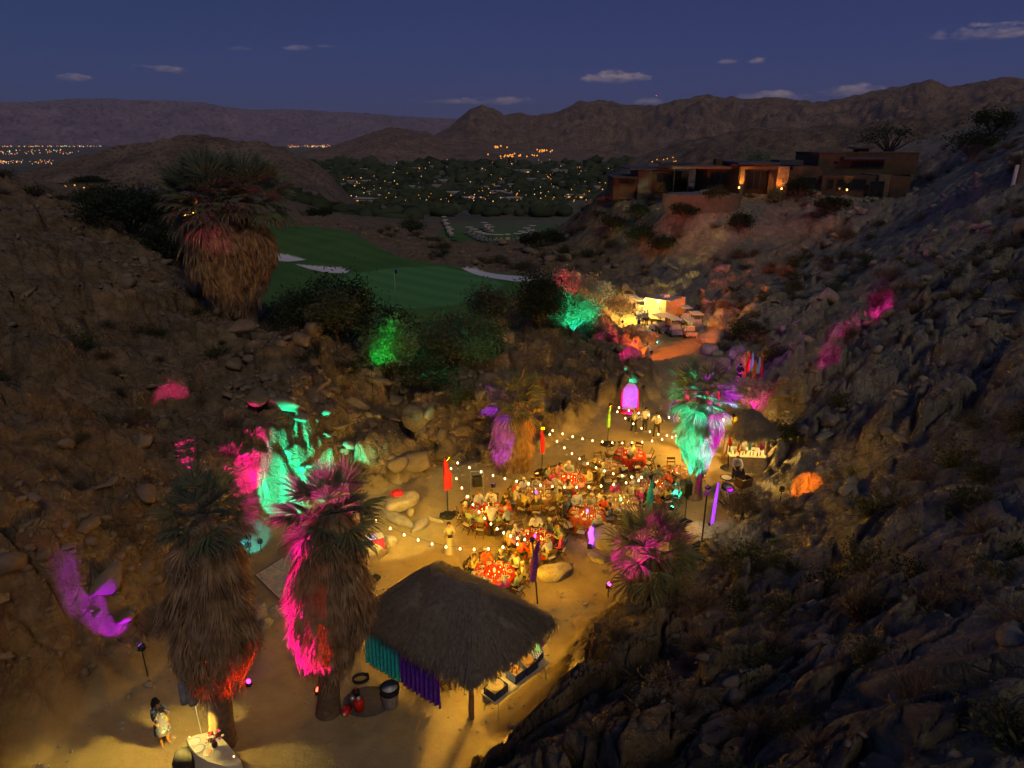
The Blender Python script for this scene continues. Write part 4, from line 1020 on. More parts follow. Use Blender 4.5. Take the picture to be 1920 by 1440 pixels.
for ti, (px, py, cl, drop, ns, occ, nm, gc, off_) in enumerate(TB):
    c = pz(px, py, 0.0); c = pz(px, py - 0, .75); c.z = hz(c.x, c.y)
    root = empty('round_table', c, 0, nm.replace(' table', ' round dining table'), 'table', 'round dining tables')
    rad = .90
    MB().lathe([(rad - .02, .70), (rad - .02, .725)], 40).build('tabletop', m_wood, root)
    cloth_shape(rad, .745, drop, ti).build('tablecloth', cloth_m[cl], root, True)
    for s in range(4):
        a = s * math.pi / 2 + .4; MB().tube([(math.cos(a) * .55, math.sin(a) * .55, 0), (math.cos(a) * .5, math.sin(a) * .5, .70)], .02, 6).build('leg', m_black, root)
    if ti in (6, 10):
        for k in range(16):
            a = k * math.pi / 8; MB().box((math.cos(a) * .56, math.sin(a) * .56, .7485), (.52, .05, .005), rz=a).build('napkin', m_cloth_plain if k % 2 else cloth_m['orange'], root)
    # centrepiece: lantern and votive candles
    ct = empty('table_lantern', c + Vector((0, 0, .747)), 0, 'glowing coloured centre lantern on the ' + nm, 'lantern', 'table lanterns')
    MB().lathe([(.05, 0), (.06, .03), (.055, .16), (.03, .20)], 10).build('jar', glow('lantern_%d' % ti, gc, 2.2), ct)
    MB().lathe([(.065, 0), (.065, .012)], 10, (0, 0, -.001)).build('foot', m_black, ct)
    for k in range(6 if occ[0] == '1' else 3):
        a = pr.uniform(0, 6.28); d = pr.uniform(.18, .42)
        v = empty('votive_candle', c + Vector((math.cos(a) * d, math.sin(a) * d, .747)), 0, 'small burning votive candle on the ' + nm, 'candle', 'votive candles on the ' + nm)
        MB().lathe([(.03, 0), (.034, .06)], 8, cap=False).build('cup', m_candle, v); MB().lathe([(.001, .03), (.014, .05), (.001, .085)], 6, cap=False).build('flame', flames, v)
    gl = MB()
    for k in range(ns):
        a = off_ + 2 * math.pi * k / ns; u = Vector((math.cos(a), math.sin(a), 0)); tv = Vector((-u.y, u.x, 0)); rz = math.atan2(-u.y, -u.x) - math.pi / 2
        lab = side_word(a, ns)
        lab = lab
        if occ[k] == '1' or occ[0] == '0' or True:
            pull = pr.uniform(-.04, .10)
            cp = c + u * (rad + .30 + pull); cp.z = c.z
            chair(cp, rz + pr.uniform(-.12, .12), ('occupied' if occ[k] == '1' else 'vacant') + ' folding chair on %s of the %s' % (lab, nm))
        p = c + u * .66; p.z = c.z + .748
        o = link('dinner_plate', PLATE, None, loc=p, rot=(0, 0, a)); tag(o, 'white dinner plate on the ' + nm, 'plate', 'plates on the ' + nm)
        if occ[k] == '1':
            link('food', FOOD, food_m[pr.randrange(3)], o, scale=1.15)
            col_ = shirts[pr.randrange(len(shirts))]; hr = hairs[pr.randrange(len(hairs))]; po = 'sit%d' % pr.randrange(5)
            if hr == 'white hair' and po in ('sit3',): po = 'sit0'
            # the photograph's distinctive guests
            if (ti, k) == (1, 8): col_ = 'orange red'
            if (ti, k) == (4, 9): col_ = 'magenta'
            if ti == 0 and k in (2, 3): col_, hr = 'white', 'brown hair'
            sp = c + u * (rad + .26 + pull); sp.z = c.z
            person(sp, rz + pr.uniform(-.25, .25), po, col_, hr, '%s shirt, %s, seated on %s of %s' % ({'orange red': 'orange', 'grey green': 'green', 'pale blue': 'blue'}.get(col_, col_), hr, lab, nm), 'black' if pr.random() < .6 else 'grey', pr.randrange(2), 'guests seated at the ' + nm, pr.uniform(.96, 1.05))
        for d, sd, r_, h_ in ((.52, .16, .022, .20), (.47, .06, .028, .12)):
            g = c + u * d + tv * sd; gl.lathe([(.022, 0), (.006, .01), (.006, h_ * .45), (r_, h_ * .6), (r_ * .9, h_)], 6, (g.x - c.x, g.y - c.y, .747), cap=False)
    gs = gl.build('glassware', m_glass, None, True, loc=c); tag(gs, 'stemware set out on the ' + nm, None, None, 'stuff')
# two chairs pulled away from the brick table
for x, y, r_, l in ((1062, 996, 2.6, 'vacant folding chair pulled out behind the brick table'), (1084, 984, 2.9, 'vacant folding chair standing nearest the large pale boulder'),
                    (1313, 905, .6, 'vacant folding chair alone by the foot of the teal palm'), (1050, 985, 2.3, 'vacant folding chair turned away between the crimson and brick tables')):
    p = pz(x, y); p.z = hz(p.x, p.y); chair(p, r_, l)

def stand(px, py, face, pose, shirt, hair, label, legs='black', skin=0, sc=1.0):
    p = pz(px, py); p.z = hz(p.x, p.y, True); return person(p, face, pose, shirt, hair, label, legs, skin, None, sc)
stand(922, 1010, .1, 'st2', 'white', 'dark hair', 'waiter in white shirt serving over the red table near the cliff pole')
stand(1187, 812, -1.2, 'st1', 'white', 'brown hair', 'server in white shirt standing closest to the green draped pole', sc=1.02)
stand(1208, 810, -2.9, 'st0', 'white', 'dark hair', 'server in white shirt and tie, middle of the standing trio', sc=1.03)
stand(1230, 820, 2.6, 'walk', 'white', 'dark hair', 'server in white shirt walking at the drape end of the trio', sc=1.02)
stand(1180, 880, -2.6, 'walk', 'white', 'dark hair', 'waiter in white shirt walking before the unused bright red table')
stand(1112, 912, -1.1, 'st3', 'black', 'blonde hair', 'person in black dress talking beside the far red table')
stand(1129, 920, 1.2, 'st0', 'grey green', 'white hair', 'person in pale loose shirt and dark trousers listening by the far red table')
stand(1389, 872, .3, 'st1', 'white', 'dark hair', 'barman in white shirt with his back to us at the bar counter', 'cream')
stand(1377, 900, 2.9, 'st2', 'white', 'brown hair', 'man in pinkish white shirt stooping near the open crate')
stand(1364, 855, -.4, 'st0', 'white', 'dark hair', 'helper in white shirt at the end of the bar counter')
stand(1220, 635, 3.3, 'st0', 'white', 'dark hair', 'man in white shirt alone on the road ahead of the carts')
stand(1197, 617, .2, 'st3', 'pale blue', 'white hair', 'man in pale blue shirt walking out by the glowing yellow bush')
stand(1207, 613, -.4, 'st0', 'pale blue', 'dark hair', 'person in bluish shirt standing by the trailer wall')
stand(1213, 612, .9, 'st1', 'grey', 'dark hair', 'person in grey standing nearest the trailer cart')
stand(1202, 606, 2.2, 'st0', 'white', 'brown hair', 'person in white partly hidden beside the trailer')
stand(848, 1290, .7, 'st1', 'brown', 'dark hair', 'cook in dark clothes half hidden under the thatched roof edge', 'brown')
stand(870, 1262, 2.2, 'st2', 'white', 'dark hair', 'kitchen helper bending over under the thatched roof')
stand(1384, 722, -.6, 'st1', 'black', 'dark hair', 'musician in black standing by the pink bush')
# the woman in the long cream robe
wr = stand(843, 1036, -2.9, 'st1', 'cream', 'dark hair', 'woman in a long cream robe holding something dark in both hands', 'cream', 0, .98)
MB().lathe([(.27, .04), (.235, .35), (.19, .75), (.155, 1.05), (.17, 1.2)], 18, wob=.05, seed=4, cap=False).build('robe', shirt_m['cream'], wr, True)
MB().box((0, .42, 1.16), (.22, .12, .10)).build('held_bag', m_blackcloth, wr)
# the woman by the reception table
m_print, t, b = material('printed_dress', .9); g = t.new('ShaderNodeTexCoord'); vn = t.new('ShaderNodeTexVoronoi'); vn.inputs['Scale'].default_value = 11; t.lk(g.outputs['Object'], vn.inputs['Vector'])
t.lk(t.ramp(t.math('FRACT', t.math('MULTIPLY', vn.outputs['Color'], 3.0)), [(.0, (.03, .03, .05)), (.45, (.05, .04, .10)), (.6, (.10, .35, .32)), (.75, (.45, .10, .25)), (.9, (.05, .05, .08))]), b.inputs['Base Color'])
shirt_m['printed'] = m_print; shirt_m['rust'] = C_('rust_leather', (.50, .20, .04))
wf = stand(310, 1394, -2.3, 'st4', 'printed', 'dark hair', 'woman in patterned dress and rust boots holding up a camera near the reception table', 'rust', 1, 1.03)
MB().lathe([(.24, .50), (.22, .70), (.17, .95), (.15, 1.15), (.20, 1.33)], 18, wob=.08, seed=6, cap=False).build('dress', m_print, wf, True)
MB().tube([(0, -.10, 1.66), (0, -.15, 1.5), (0, -.14, 1.25), (0, -.13, 1.10)], [.09, .12, .11, .05], 10).build('long_hair', hair_m['dark hair'], wf, True)
MB().box((0, .34, 1.60), (.15, .05, .09)).build('camera_body', m_black, wf)

# ------------------------------------------------------------------ uplights
UPK = 3.0
def local_top(x, y, r=.55):
    a = np.array([x + r * math.cos(k * .785) * f for k in range(8) for f in (.5, 1)] + [x]); b = np.array([y + r * math.sin(k * .785) * f for k in range(8) for f in (.5, 1)] + [y])
    h = height(a, b); return float(h.max()), float(h.max() - h.min())
def uplight(loc, color, watts0, target, label, angle=50, lens=18, size=.06, blend=.5, lift=0.0):
    watts = watts0 * UPK
    loc = Vector(loc); tz, dz = local_top(loc.x, loc.y); z0_ = loc.z
    if dz > .25: loc.z = max(loc.z, tz + .22)
    loc.z += lift
    stake = loc.z - z0_ + .3; root = empty('uplight', loc, 0, label, 'uplight', 'coloured uplights'); tgt = Vector(target)
    d = (tgt - (loc + Vector((0, 0, .16)))).normalized(); rot = d.to_track_quat('Z', 'Y').to_euler()
    hd = MB().lathe([(.05, -.13), (.10, -.10), (.115, .03), (.105, .035)], 14).build('housing', m_black, root, loc=(0, 0, .16), rot=rot)
    ls = MB().lathe([(.085, .042), (.001, .050)], 12, cap=False).build('lens', glow('lens_%d_%d_%d_%d' % (*[int(c * 99) for c in color], lens), tuple(.03 + .97 * c for c in color), 4 + lens * .12), root, loc=(0, 0, .16), rot=rot)
    MB().box((0, 0, .02), (.22, .16, .04)).box((-.12, 0, .11), (.015, .04, .18)).box((.12, 0, .11), (.015, .04, .18)).build('yoke', m_black, root)
    if stake > .4: MB().tube([(0, 0, 0), (0, 0, -stake)], .02, 6).build('stake', m_black, root)
    add_light('uplight_lamp', 'SPOT', loc + Vector((0, 0, .16)) + d * .08, watts, color, root, tgt, size, angle, blend)
    return root
def G(px, py, z=None):
    p = pz(px, py, 0.0 if z is None else z)
    if z is None: p.z = hz(p.x, p.y)
    return p
MAG, PUR, TEAL, ORG, RED, AMB, CYA, YEL = (1, 0, .42), (.40, 0, 1), (0, 1, .62), (1, .17, 0), (1, .03, 0), (1, .50, .10), (0, .70, 1), (1, .66, .12)
pF = PF.location; pA = PA.location; pB = PB.location; pD = PD.location; pE = PE.location
uplight(G(1140, 1122), MAG, 5000, pF + Vector((0, 0, 2.6)), 'hot magenta uplight on the sand before the low fan palm', 52, 60)
uplight(pz(597, 1293, .75) + Vector((0, 0, -.16)), RED, 5500, pA + Vector((.3, .2, 3.2)), 'red orange uplight at the foot of the magenta lit palm', 40, 40)
uplight(G(466, 1285), MAG, 42000, pB + Vector((-.2, 0, 3.4)), 'magenta uplight between the two tall palms', 38, 20)
uplight(G(637, 962), MAG, 20000, pB + Vector((0, .3, 8.0)), 'pink uplight shining up behind the magenta palm crown', 13, 60)
add_light('uplight_lamp', 'SPOT', pB + Vector((.25, -1.9, .6)), 3600, RED, None, pB + Vector((0, 0, 6.3)), .06, 24, .6)  # added unseen red spot without a fixture, reddens the upper skirt
uplight(G(925, 913), (.36, 0, 1), 5500, pD + Vector((-.9, 0, 2.6)), 'violet uplight on the sand beside the shaggy palm', 60, 60)
uplight(G(1007, 893), ORG, 9000, pD + Vector((.9, 0, 3.2)), 'orange uplight by the brown table shining at the shaggy palm', 36, 60)
uplight(G(1106, 1028), PUR, 90, G(1115, 1018) + Vector((.1, .6, .9)), 'violet uplight by the glowing tube at the large pale boulder', 90, 60)
uplight(pE + Vector((-1.45, -1.35, 0)), TEAL, 26000, pE + Vector((-.35, -.3, 3.8)), 'turquoise uplight on the sand before the teal palm', 62, 60)
uplight(pE + Vector((2.0, -.7, 0)), (.5, 0, 1), 12000, pE + Vector((.5, 0, 4.2)), 'violet uplight behind the speaker stand by the teal palm', 50, 14)
uplight(G(1240, 792), PUR, 1800, G(1268, 775) + Vector((0, .3, 1.2)), 'blue violet uplight at the foot of the hanging drapes', 70, 50)
uplight(G(1217, 722), MAG, 3500, pt(1165, 665, 57.5), 'magenta uplight at the path edge facing the stony bank', 40, 50, lift=.3)
uplight(G(1233, 645, .1), CYA, 1200, G(1215, 655) + Vector((-.4, .6, .8)), 'blue uplight beyond the orange bush on the road', 80, 60)
uplight(G(1204, 766), TEAL, 4500, pt(1140, 700, 52), 'turquoise uplight lying by the violet arch panel', 40, 18, lift=.4)
uplight(G(1180, 790), (.34, 0, 1), 450, G(1180, 772) + Vector((0, 0, 1.3)), 'violet uplight just ahead of the arch panel', 64, 20)
uplight(G(490, 1035), TEAL, 6200, surf(560, 885), 'turquoise uplight behind the brown palm skirt washing the cliff', 54, 30)
uplight(G(470, 1040), MAG, 2300, surf(462, 870), 'magenta uplight at the cliff foot behind the brown palm', 34, 20)
uplight(G(392, 1050), MAG, 1900, surf(330, 785), 'magenta spotlight thrown high on the cliff from behind the brown palm', 14, 20, lift=.5)
uplight(G(470, 1052), CYA, 300, pt(462, 1022, 31.5), 'cyan uplight tight against the cliff foot', 70, 20)
uplight(G(278, 1272), (.40, 0, 1), 600, surf(225, 1198, .2), 'violet uplight on the rocks near the woman in the patterned dress', 52, 14)
uplight(G(20, 1425), (.7, .05, 1), 500, pt(10, 1350, 20), 'violet uplight at the stone edge beside the cliff corner', 90, 14)
uplight(surf(1462, 945), ORG, 3600, surf(1508, 918), 'orange uplight at the dark slope foot', 40, 14, lift=.25)
uplight(surf(1513, 722), MAG, 1500, surf(1560, 676), 'pink uplight set on the slope above the pink bush', 30, 50, lift=.3)
uplight(surf(1612, 628), MAG, 1300, surf(1648, 584), 'pink uplight higher on the eastern slope', 26, 14, lift=.5)
uplight((15.9, 42.4, 0), MAG, 4200, (16.85, 44.2, 1.5), 'magenta uplight under the spiky pink bush', 66, 40)
uplight(G(1392, 708), ORG, 1400, G(1402, 700) + Vector((0, .3, 1.2)), 'orange uplight at the draped stand', 80, 40)
uplight(pz(1166, 622), YEL, 6500, pz(1162, 603) + Vector((0, .2, 1.7)), 'yellow floodlight at the foot of the glowing bush', 90, 60)
uplight(on(1190, 672, 57), ORG, 7000, G(1210, 650) + Vector((-.3, 0, .8)), 'orange uplight on the bank above the path', 80, 18)
uplight(on(735, 725, 47) + Vector((-.6, -3.4, 0)), (0, 1, .14), 20000, on(735, 725, 47) + Vector((0, .3, 3.0)), 'green uplight in the gully bushes', 46, 14, lift=.9)
uplight(on(1100, 660, 55), TEAL, 17000, on(1078, 612, 59) + Vector((.3, 0, 2.6)), 'turquoise uplight on the mound before the turquoise tree', 56, 14, lift=.5)
uplight(on(1070, 600, 62), (1, .06, .10), 4500, on(1062, 560, 66) + Vector((0, 0, 2.4)), 'red uplight hidden behind the turquoise tree', 40, 14, lift=.8)
uplight(on(1112, 612, 61.5), ORG, 3500, on(1105, 580, 64) + Vector((0, .5, 2.0)), 'orange uplight below the rust tinted bush', 60, 14)
# ------------------------------------------------------------------ poles with drapes and flood heads
def fabric_mat(nm, c): return C_('fabric_' + nm, c, rough=.7, var=.3, scale=7)
FAB = {'red': fabric_mat('red', (.75, .03, .04)), 'green': fabric_mat('green', (.25, .55, .10)), 'teal': fabric_mat('teal', (.03, .48, .50)), 'purple': fabric_mat('purple', (.13, .03, .42)),
       'magenta': fabric_mat('magenta', (.65, .03, .35)), 'violet': fabric_mat('violet', (.42, .12, .75)), 'orange': fabric_mat('orange', (.75, .22, .04)), 'blue': fabric_mat('blue', (.03, .07, .30)), 'aqua': fabric_mat('aqua', (.25, .70, .65))}
POLES = {}
def drape(root, col, z0, z1, seed, rad=.10, off=(0, 0), name='drape'):
    q = random.Random(seed); b = MB(); n = 16; L = 12; V = []; F = []
    for j in range(L + 1):
        k = j / L; z = z1 + (z0 - z1) * k
        r0 = rad * (.25 + .9 * math.sin(min(1, k * 1.25) * math.pi * .62)) * (1 - .25 * (k > .93)) * (1 - .45 * math.exp(-((k - .35) / .06) ** 2))
        cx = off[0] * k + .03 * math.sin(k * 5 + seed); cy = off[1] * k
        for i in range(n):
            t = 2 * math.pi * i / n; r_ = r0 * (1 + .28 * math.sin(t * 5 + k * 3 + seed)); V.append((cx + r_ * math.cos(t), cy + r_ * math.sin(t) * .7, z + (.05 * math.sin(t * 3 + seed) if j == L else 0)))
    for j in range(L):
        for i in range(n): F.append((j * n + i, j * n + (i + 1) % n, (j + 1) * n + (i + 1) % n, (j + 1) * n + i))
    b.V = V; b.F = F; return b.build(name, FAB[col], root, True)
def pole(key, px, py, h, label, drapes=(), bag=True, flood=None, cat='pole', lean=(0, 0)):
    g = G(px, py); root = empty('lighting_pole', g, 0, label, cat, 'light poles'); POLES[key] = g + Vector((lean[0], lean[1], h))
    MB().tube([(0, 0, 0), (lean[0], lean[1], h)], .035, 8).build('pole', m_black, root)
    if bag:
        b = MB(); q = random.Random(px)
        b.lathe([(.38, 0), (.42, .06), (.30, .15), (.10, .20), (.04, .26)], 12, wob=.35, seed=px); b.box((.25, .1, .08), (.5, .3, .14), rz=q.random() * 3); b.build('weight_bag', m_blackcloth, root)
    for k, (c, a, bb, r_) in enumerate(drapes): drape(root, c, a, bb, px + k, r_, (lean[0], lean[1]))
    if flood:
        color, watts, tgt, ang, glowv = flood; L = Vector((lean[0], lean[1], h - .05)); T = Vector(tgt) - g; d = (T - L).normalized()
        hd = MB().box((0, 0, -.03), (.20, .20, .07)).build('flood_head', m_black, root, loc=L + d * .12, rot=d.to_track_quat('Z', 'Y').to_euler())
        MB().box((0, 0, .012), (.17, .17, .01)).build('lamp_glass', glow('flood_%s' % key, color, glowv), hd)
        add_light('flood_lamp', 'SPOT', g + L + d * .2, watts, color, root, tgt, .10, ang, .6)
    return root
FA = (1, .49, .0)
mid = pz(1040, 950)
pole('cliff', 840, 968, 3.35, 'black pole with gathered red drape near the cliff', [('red', 1.55, 3.25, .17)], flood=(FA, 620, pz(1000, 985), 125, 12))
pole('far_red', 1016, 886, 2.95, 'black pole with long red drape behind the tables', [('red', 1.25, 2.85, .10)], flood=(FA, 620, pz(1040, 960), 130, 12))
pole('green', 1139, 834, 2.8, 'black pole with green and yellow drape at the far end', [('green', 1.2, 2.7, .10)], flood=(FA, 620, pz(1200, 840), 135, 12))
pole('teal', 1214, 997, 3.0, 'pole with teal ribbon and a glaring white flood lamp', [('teal', 1.2, 2.9, .13)], bag=False, flood=((1, .60, .14), 600, pz(1150, 930), 135, 60))
pole('purple', 1008, 1132, 3.1, 'leaning pole with dark purple drape beside the thatched roof', [('purple', 1.1, 3.0, .12)], bag=False, lean=(-.25, 0), flood=(FA, 1200, pz(985, 1030), 130, 12))
pole('bare', 690, 1090, 3.5, 'bare black pole with crossbar lamp before the cliff boulders', [], flood=((1, .72, .14), 1700, pz(748, 955), 84, 8))
pole('bar', 1364, 878, 3.45, 'black pole with bright red drape beside the bar', [('red', 1.5, 2.9, .09)], flood=(FA, 500, pz(1345, 850), 110, 12))
pole('slope', 1313, 1042, 3.2, 'thin pole with black lamp bars near the eastern slope', [('violet', 2.7, 3.2, .10)], flood=((1, .78, .42), 420, pz(1345, 1030), 90, 8))
pole('pinkpole', 1307, 938, 2.9, 'slim pole wrapped in pink fabric behind the teal palm', [('magenta', .3, 2.6, .07)], bag=False)
r_ = POLES['bare']; MB().box((0, 0, 3.42), (.8, .05, .05)).build('crossbar', m_black, [o for o in bpy.data.objects if o.get('label', '').startswith('bare black pole')][0])
add_light('road_flood', 'SPOT', POLES['green'] + Vector((0, 0, 0)), 16000, (1, .60, .10), None, pz(1290, 660), 84, .1).parent = None
# slim purple light tube
tb = empty('light_tube', G(1335, 985), 0, 'slim standing tube of purple lit fabric at the slope foot', 'light tube')
MB().tube([(0, 0, .05), (.03, 0, 1.2), (.08, 0, 2.35)], [.07, .075, .04], 10).build('fabric_tube', simple('glowing_purple_tube', (.3, .06, .8), emit=(.25, .03, 1.0, 1.6)), tb, True); MB().lathe([(.2, 0), (.2, .04), (.05, .06)], 12).build('base', m_black, tb)
tb = empty('light_tube', G(1107, 1026), 0, 'short wavy purple tube beside the large pale boulder', 'light tube')
MB().tube([(0, 0, .05), (.05, 0, .4), (-.03, 0, .75), (.05, 0, 1.05)], [.10, .12, .13, .08], 10).build('fabric_tube', simple('glowing_violet_tube', (.4, .1, .9), emit=(.35, .06, 1.0, 2.6)), tb, True); MB().lathe([(.14, 0), (.14, .04), (.05, .06)], 12).build('base', m_black, tb)

# ------------------------------------------------------------------ speakers
def speaker_stand(px, py, h, label):
    g = G(px, py); root = empty('loudspeaker', g, 0, label, 'loudspeaker')
    MB().tube([(0, 0, 0), (0, 0, h)], .022, 8).build('pole', m_black, root)
    for k in range(3):
        a = k * 2.09 + .5; MB().tube([(0, 0, .45), (math.cos(a) * .4, math.sin(a) * .4, .02)], .015, 6).build('leg', m_black, root)
    cb = MB().box((0, 0, h + .30), (.38, .34, .62), taper=.92).build('cabinet', m_black, root); MB().box((0, -.19, h + .28), (.30, .02, .5)).build('grille', m_blackcloth, cb)
    MB().lathe([(.45, 0), (.5, .08), (.35, .20), (.15, .26)], 10, wob=.3, seed=px).build('weight_bag', m_blackcloth, root)
speaker_stand(1283, 985, 1.75, 'black loudspeaker on a stand before the teal palm trunk')
hs = MB(); g = Vector((pA.x - .42, pA.y - .25, 0))
hr = empty('tree_lamp', g, 0, 'pair of white downlights with grey hoods hung under the brown palm skirt', 'lamp')
for s in (0, 1):
    MB().lathe([(.12, 0), (.13, .15), (.11, .75), (.05, .85)], 12, (-.30 + s * .26, -.10 - .05 * s, 1.95)).build('hood', C_('grey_hood', (.20, .21, .23)), hr, True)
    MB().lathe([(.10, 0), (.001, -.03)], 10, (-.30 + s * .26, -.10 - .05 * s, 1.95), cap=False).build('lamp_glass', glow('downlight', (1, .86, .55), 30), hr)
MB().box((.05, .12, 2.7), (.55, .05, .05)).build('bracket', m_black, hr); MB().tube([(-.02, -.1, 1.9), (.03, -.12, .1)], .012, 6).build('cable_pipe', m_white, hr)
add_light('downlight', 'SPOT', g + Vector((-.2, -.2, 1.85)), 1500, (1, .72, .12), hr, g + Vector((-.3, -.75, .6)), .1, 150, .5)

# ------------------------------------------------------------------ string lights
m_bulb = glow('warm_bulb', (1.0, .60, .26), 9)
BULB = MB().lathe([(.004, .055), (.016, .045), (.034, .01), (.040, -.03), (.027, -.055), (.004, -.065)], 10, cap=False).mesh('bulb', True)
m_cord = C_('black_cord', (.015, .015, .015))
def string(a, b, sag, label, step=.64, cut=None):
    a = Vector(a); b = Vector(b); root = empty('string_lights', a, 0, label, 'string lights', 'string lights over the tables')
    L = (b - a).length + sag; n = int(L / step); P = lambda t: (b - a) * t + Vector((0, 0, -4 * sag * t * (1 - t)))
    MB().tube([P(i / 30) for i in range(31)], .007, 4).build('cord', m_cord, root)
    for i in range(1, n): link('bulb', BULB, m_bulb, root, loc=P(i / n) - Vector((0, 0, .06)))
    # the bulbs' light: a few lamps hung at bulbs, each standing for its neighbours' glow
    for t_ in (.25, .5, .75): add_light('bulb_glow', 'POINT', a + P(t_) - Vector((0, 0, .16)), 185, (1, .49, .0), root, None, .05)
    return root
K = POLES
string(K['cliff'], K['teal'], 1.0, 'bulb string from the cliff pole to the teal ribbon pole')
string(K['cliff'], K['purple'], 1.2, 'bulb string from the cliff pole to the purple draped pole')
string(K['far_red'], K['bar'], 1.35, 'bulb string sagging from the far red pole to the bar')
string(K['far_red'], K['teal'], .9, 'bulb string from the far red pole to the teal ribbon pole')
string(K['green'], K['bar'], 1.7, 'deeply sagging bulb string from the green pole to the bar')
string(K['green'], K['bar'] + Vector((.1, .1, .1)), .6, 'upper bulb string from the green pole to the bar')
string(K['bare'], K['purple'], 1.0, 'bulb string from the bare pole over the thatched roof')

# ------------------------------------------------------------------ big thatched kitchen roof
def thatch(corners, ridge, zt, seed, nfr, thick=.28, name='thatch'):
    q = np.random.default_rng(seed); V = []; F = []
    # surface: quad patches between eave edge and the ridge segment
    N = 0; allV = []; allF = []
    cs = [Vector(c) for c in corners]; ra, rb = Vector(ridge[0]), Vector(ridge[1])
    near = [ra if (c - ra).length < (c - rb).length else rb for c in cs]
    body = MB(); n = len(cs)
    for i in range(n):
        a, b = cs[i], cs[(i + 1) % n]; p, r_ = near[i], near[(i + 1) % n]
        outw = (a + b) / 2 - (ra + rb) / 2; outw.z = 0; outw.normalize(); m = 22; k0 = len(body.V)
        for u in range(m + 1):
            for v in range(m + 1):
                e = a.lerp(b, u / m) + outw * (.22 * math.sin(math.pi * u / m) ** .6 - .16) - Vector((0, 0, .10 * (1 - math.sin(math.pi * u / m)))); t = p.lerp(r_, u / m); x = e.lerp(t, v / m)
                bul = .16 * math.sin(math.pi * v / m) + .07 * (((v + .6 * vnoise(np.array([x.x * 1.5]), np.array([x.y * 1.5]), 3)[0]) * .42) % 1.0); rr_ = (vnoise(np.array([x.x * 2.3]), np.array([x.y * 2.3]), seed)[0] - .5) * .34
                rc = 1 - .0 * u; body.V.append((x.x, x.y, x.z + bul + rr_ * (1 - abs(2 * v / m - 1) ** 4)))
        for u in range(m):
            for v in range(m): body.F.append((k0 + u * (m + 1) + v, k0 + (u + 1) * (m + 1) + v, k0 + (u + 1) * (m + 1) + v + 1, k0 + u * (m + 1) + v + 1))
        # straw tufts
        M = nfr // n; uu = q.uniform(0, 1, M); vv = q.uniform(0, 1, M) ** 1.15
        E = np.array(a)[None] * (1 - uu[:, None]) + np.array(b)[None] * uu[:, None]; T = np.array(p)[None] * (1 - uu[:, None]) + np.array(r_)[None] * uu[:, None]
        E = E + np.array(outw)[None] * (.22 * np.sin(math.pi * uu) ** .6 - .16)[:, None]
        X = E * (1 - vv[:, None]) + T * vv[:, None]; X[:, 2] += .16 * np.sin(math.pi * vv) + .02
        D = E - T; D /= np.linalg.norm(D, axis=1)[:, None]; nb = 9
        X = np.repeat(X, nb, 0); D = np.repeat(D, nb, 0); K_ = len(X)
        X += q.normal(size=(K_, 3)) * [.05, .05, .02]; dd = D + q.normal(size=(K_, 3)) * [.20, .20, .10]; dd[:, 2] += .05; Ls = q.uniform(.18, .42, (K_, 1))
        s = np.cross(dd, [0, 0, 1.]); s /= np.linalg.norm(s, axis=1)[:, None]; s *= q.uniform(.006, .014, (K_, 1))
        A = X; B = X + dd * Ls * .5 + [0, 0, .02]; Cc = X + dd * Ls; Cc[:, 2] -= Ls[:, 0] * q.uniform(.0, .35, K_)
        VV = np.stack([A - s, A + s, B - s, B + s, Cc - s * .2, Cc + s * .2], 1).reshape(-1, 3); ii = np.arange(K_)[:, None] * 6 + N
        allV.append(VV); allF.append(np.concatenate([ii + [0, 1, 3, 2], ii + [2, 3, 5, 4]])); N += len(VV)
        # hanging fringe at the eave
        M2 = int((b - a).length * 240); u2 = q.uniform(0, 1, M2)[:, None]; X = np.array(a)[None] * (1 - u2) + np.array(b)[None] * u2; X = X + np.array(outw)[None] * (.22 * np.sin(math.pi * u2) ** .6 - .16) + q.normal(size=(M2, 3)) * [.11, .11, .05]
        Ls = q.uniform(.14, .55, (M2, 1)); out = (np.array(a + b) / 2 - np.array(ra + rb) / 2); out[2] = 0; out /= np.linalg.norm(out)
        s = np.cross(out, [0, 0, 1.])[None] * q.uniform(.008, .02, (M2, 1)); Cc = X + out[None] * q.uniform(0, .14, (M2, 1)) - np.array([[0, 0, 1.]]) * Ls
        B = X + out[None] * .05 - np.array([[0, 0, .5]]) * Ls
        VV = np.stack([X - s, X + s, B - s, B + s, Cc - s * .3, Cc + s * .3], 1).reshape(-1, 3); ii = np.arange(M2)[:, None] * 6 + N
        allV.append(VV); allF.append(np.concatenate([ii + [0, 1, 3, 2], ii + [2, 3, 5, 4]])); N += len(VV)
    return body, np.concatenate(allV), np.concatenate(allF)
m_thatch = leaf_mat('weathered_thatch', (.25, .21, .165), (.40, .34, .26), .95, 7.0)
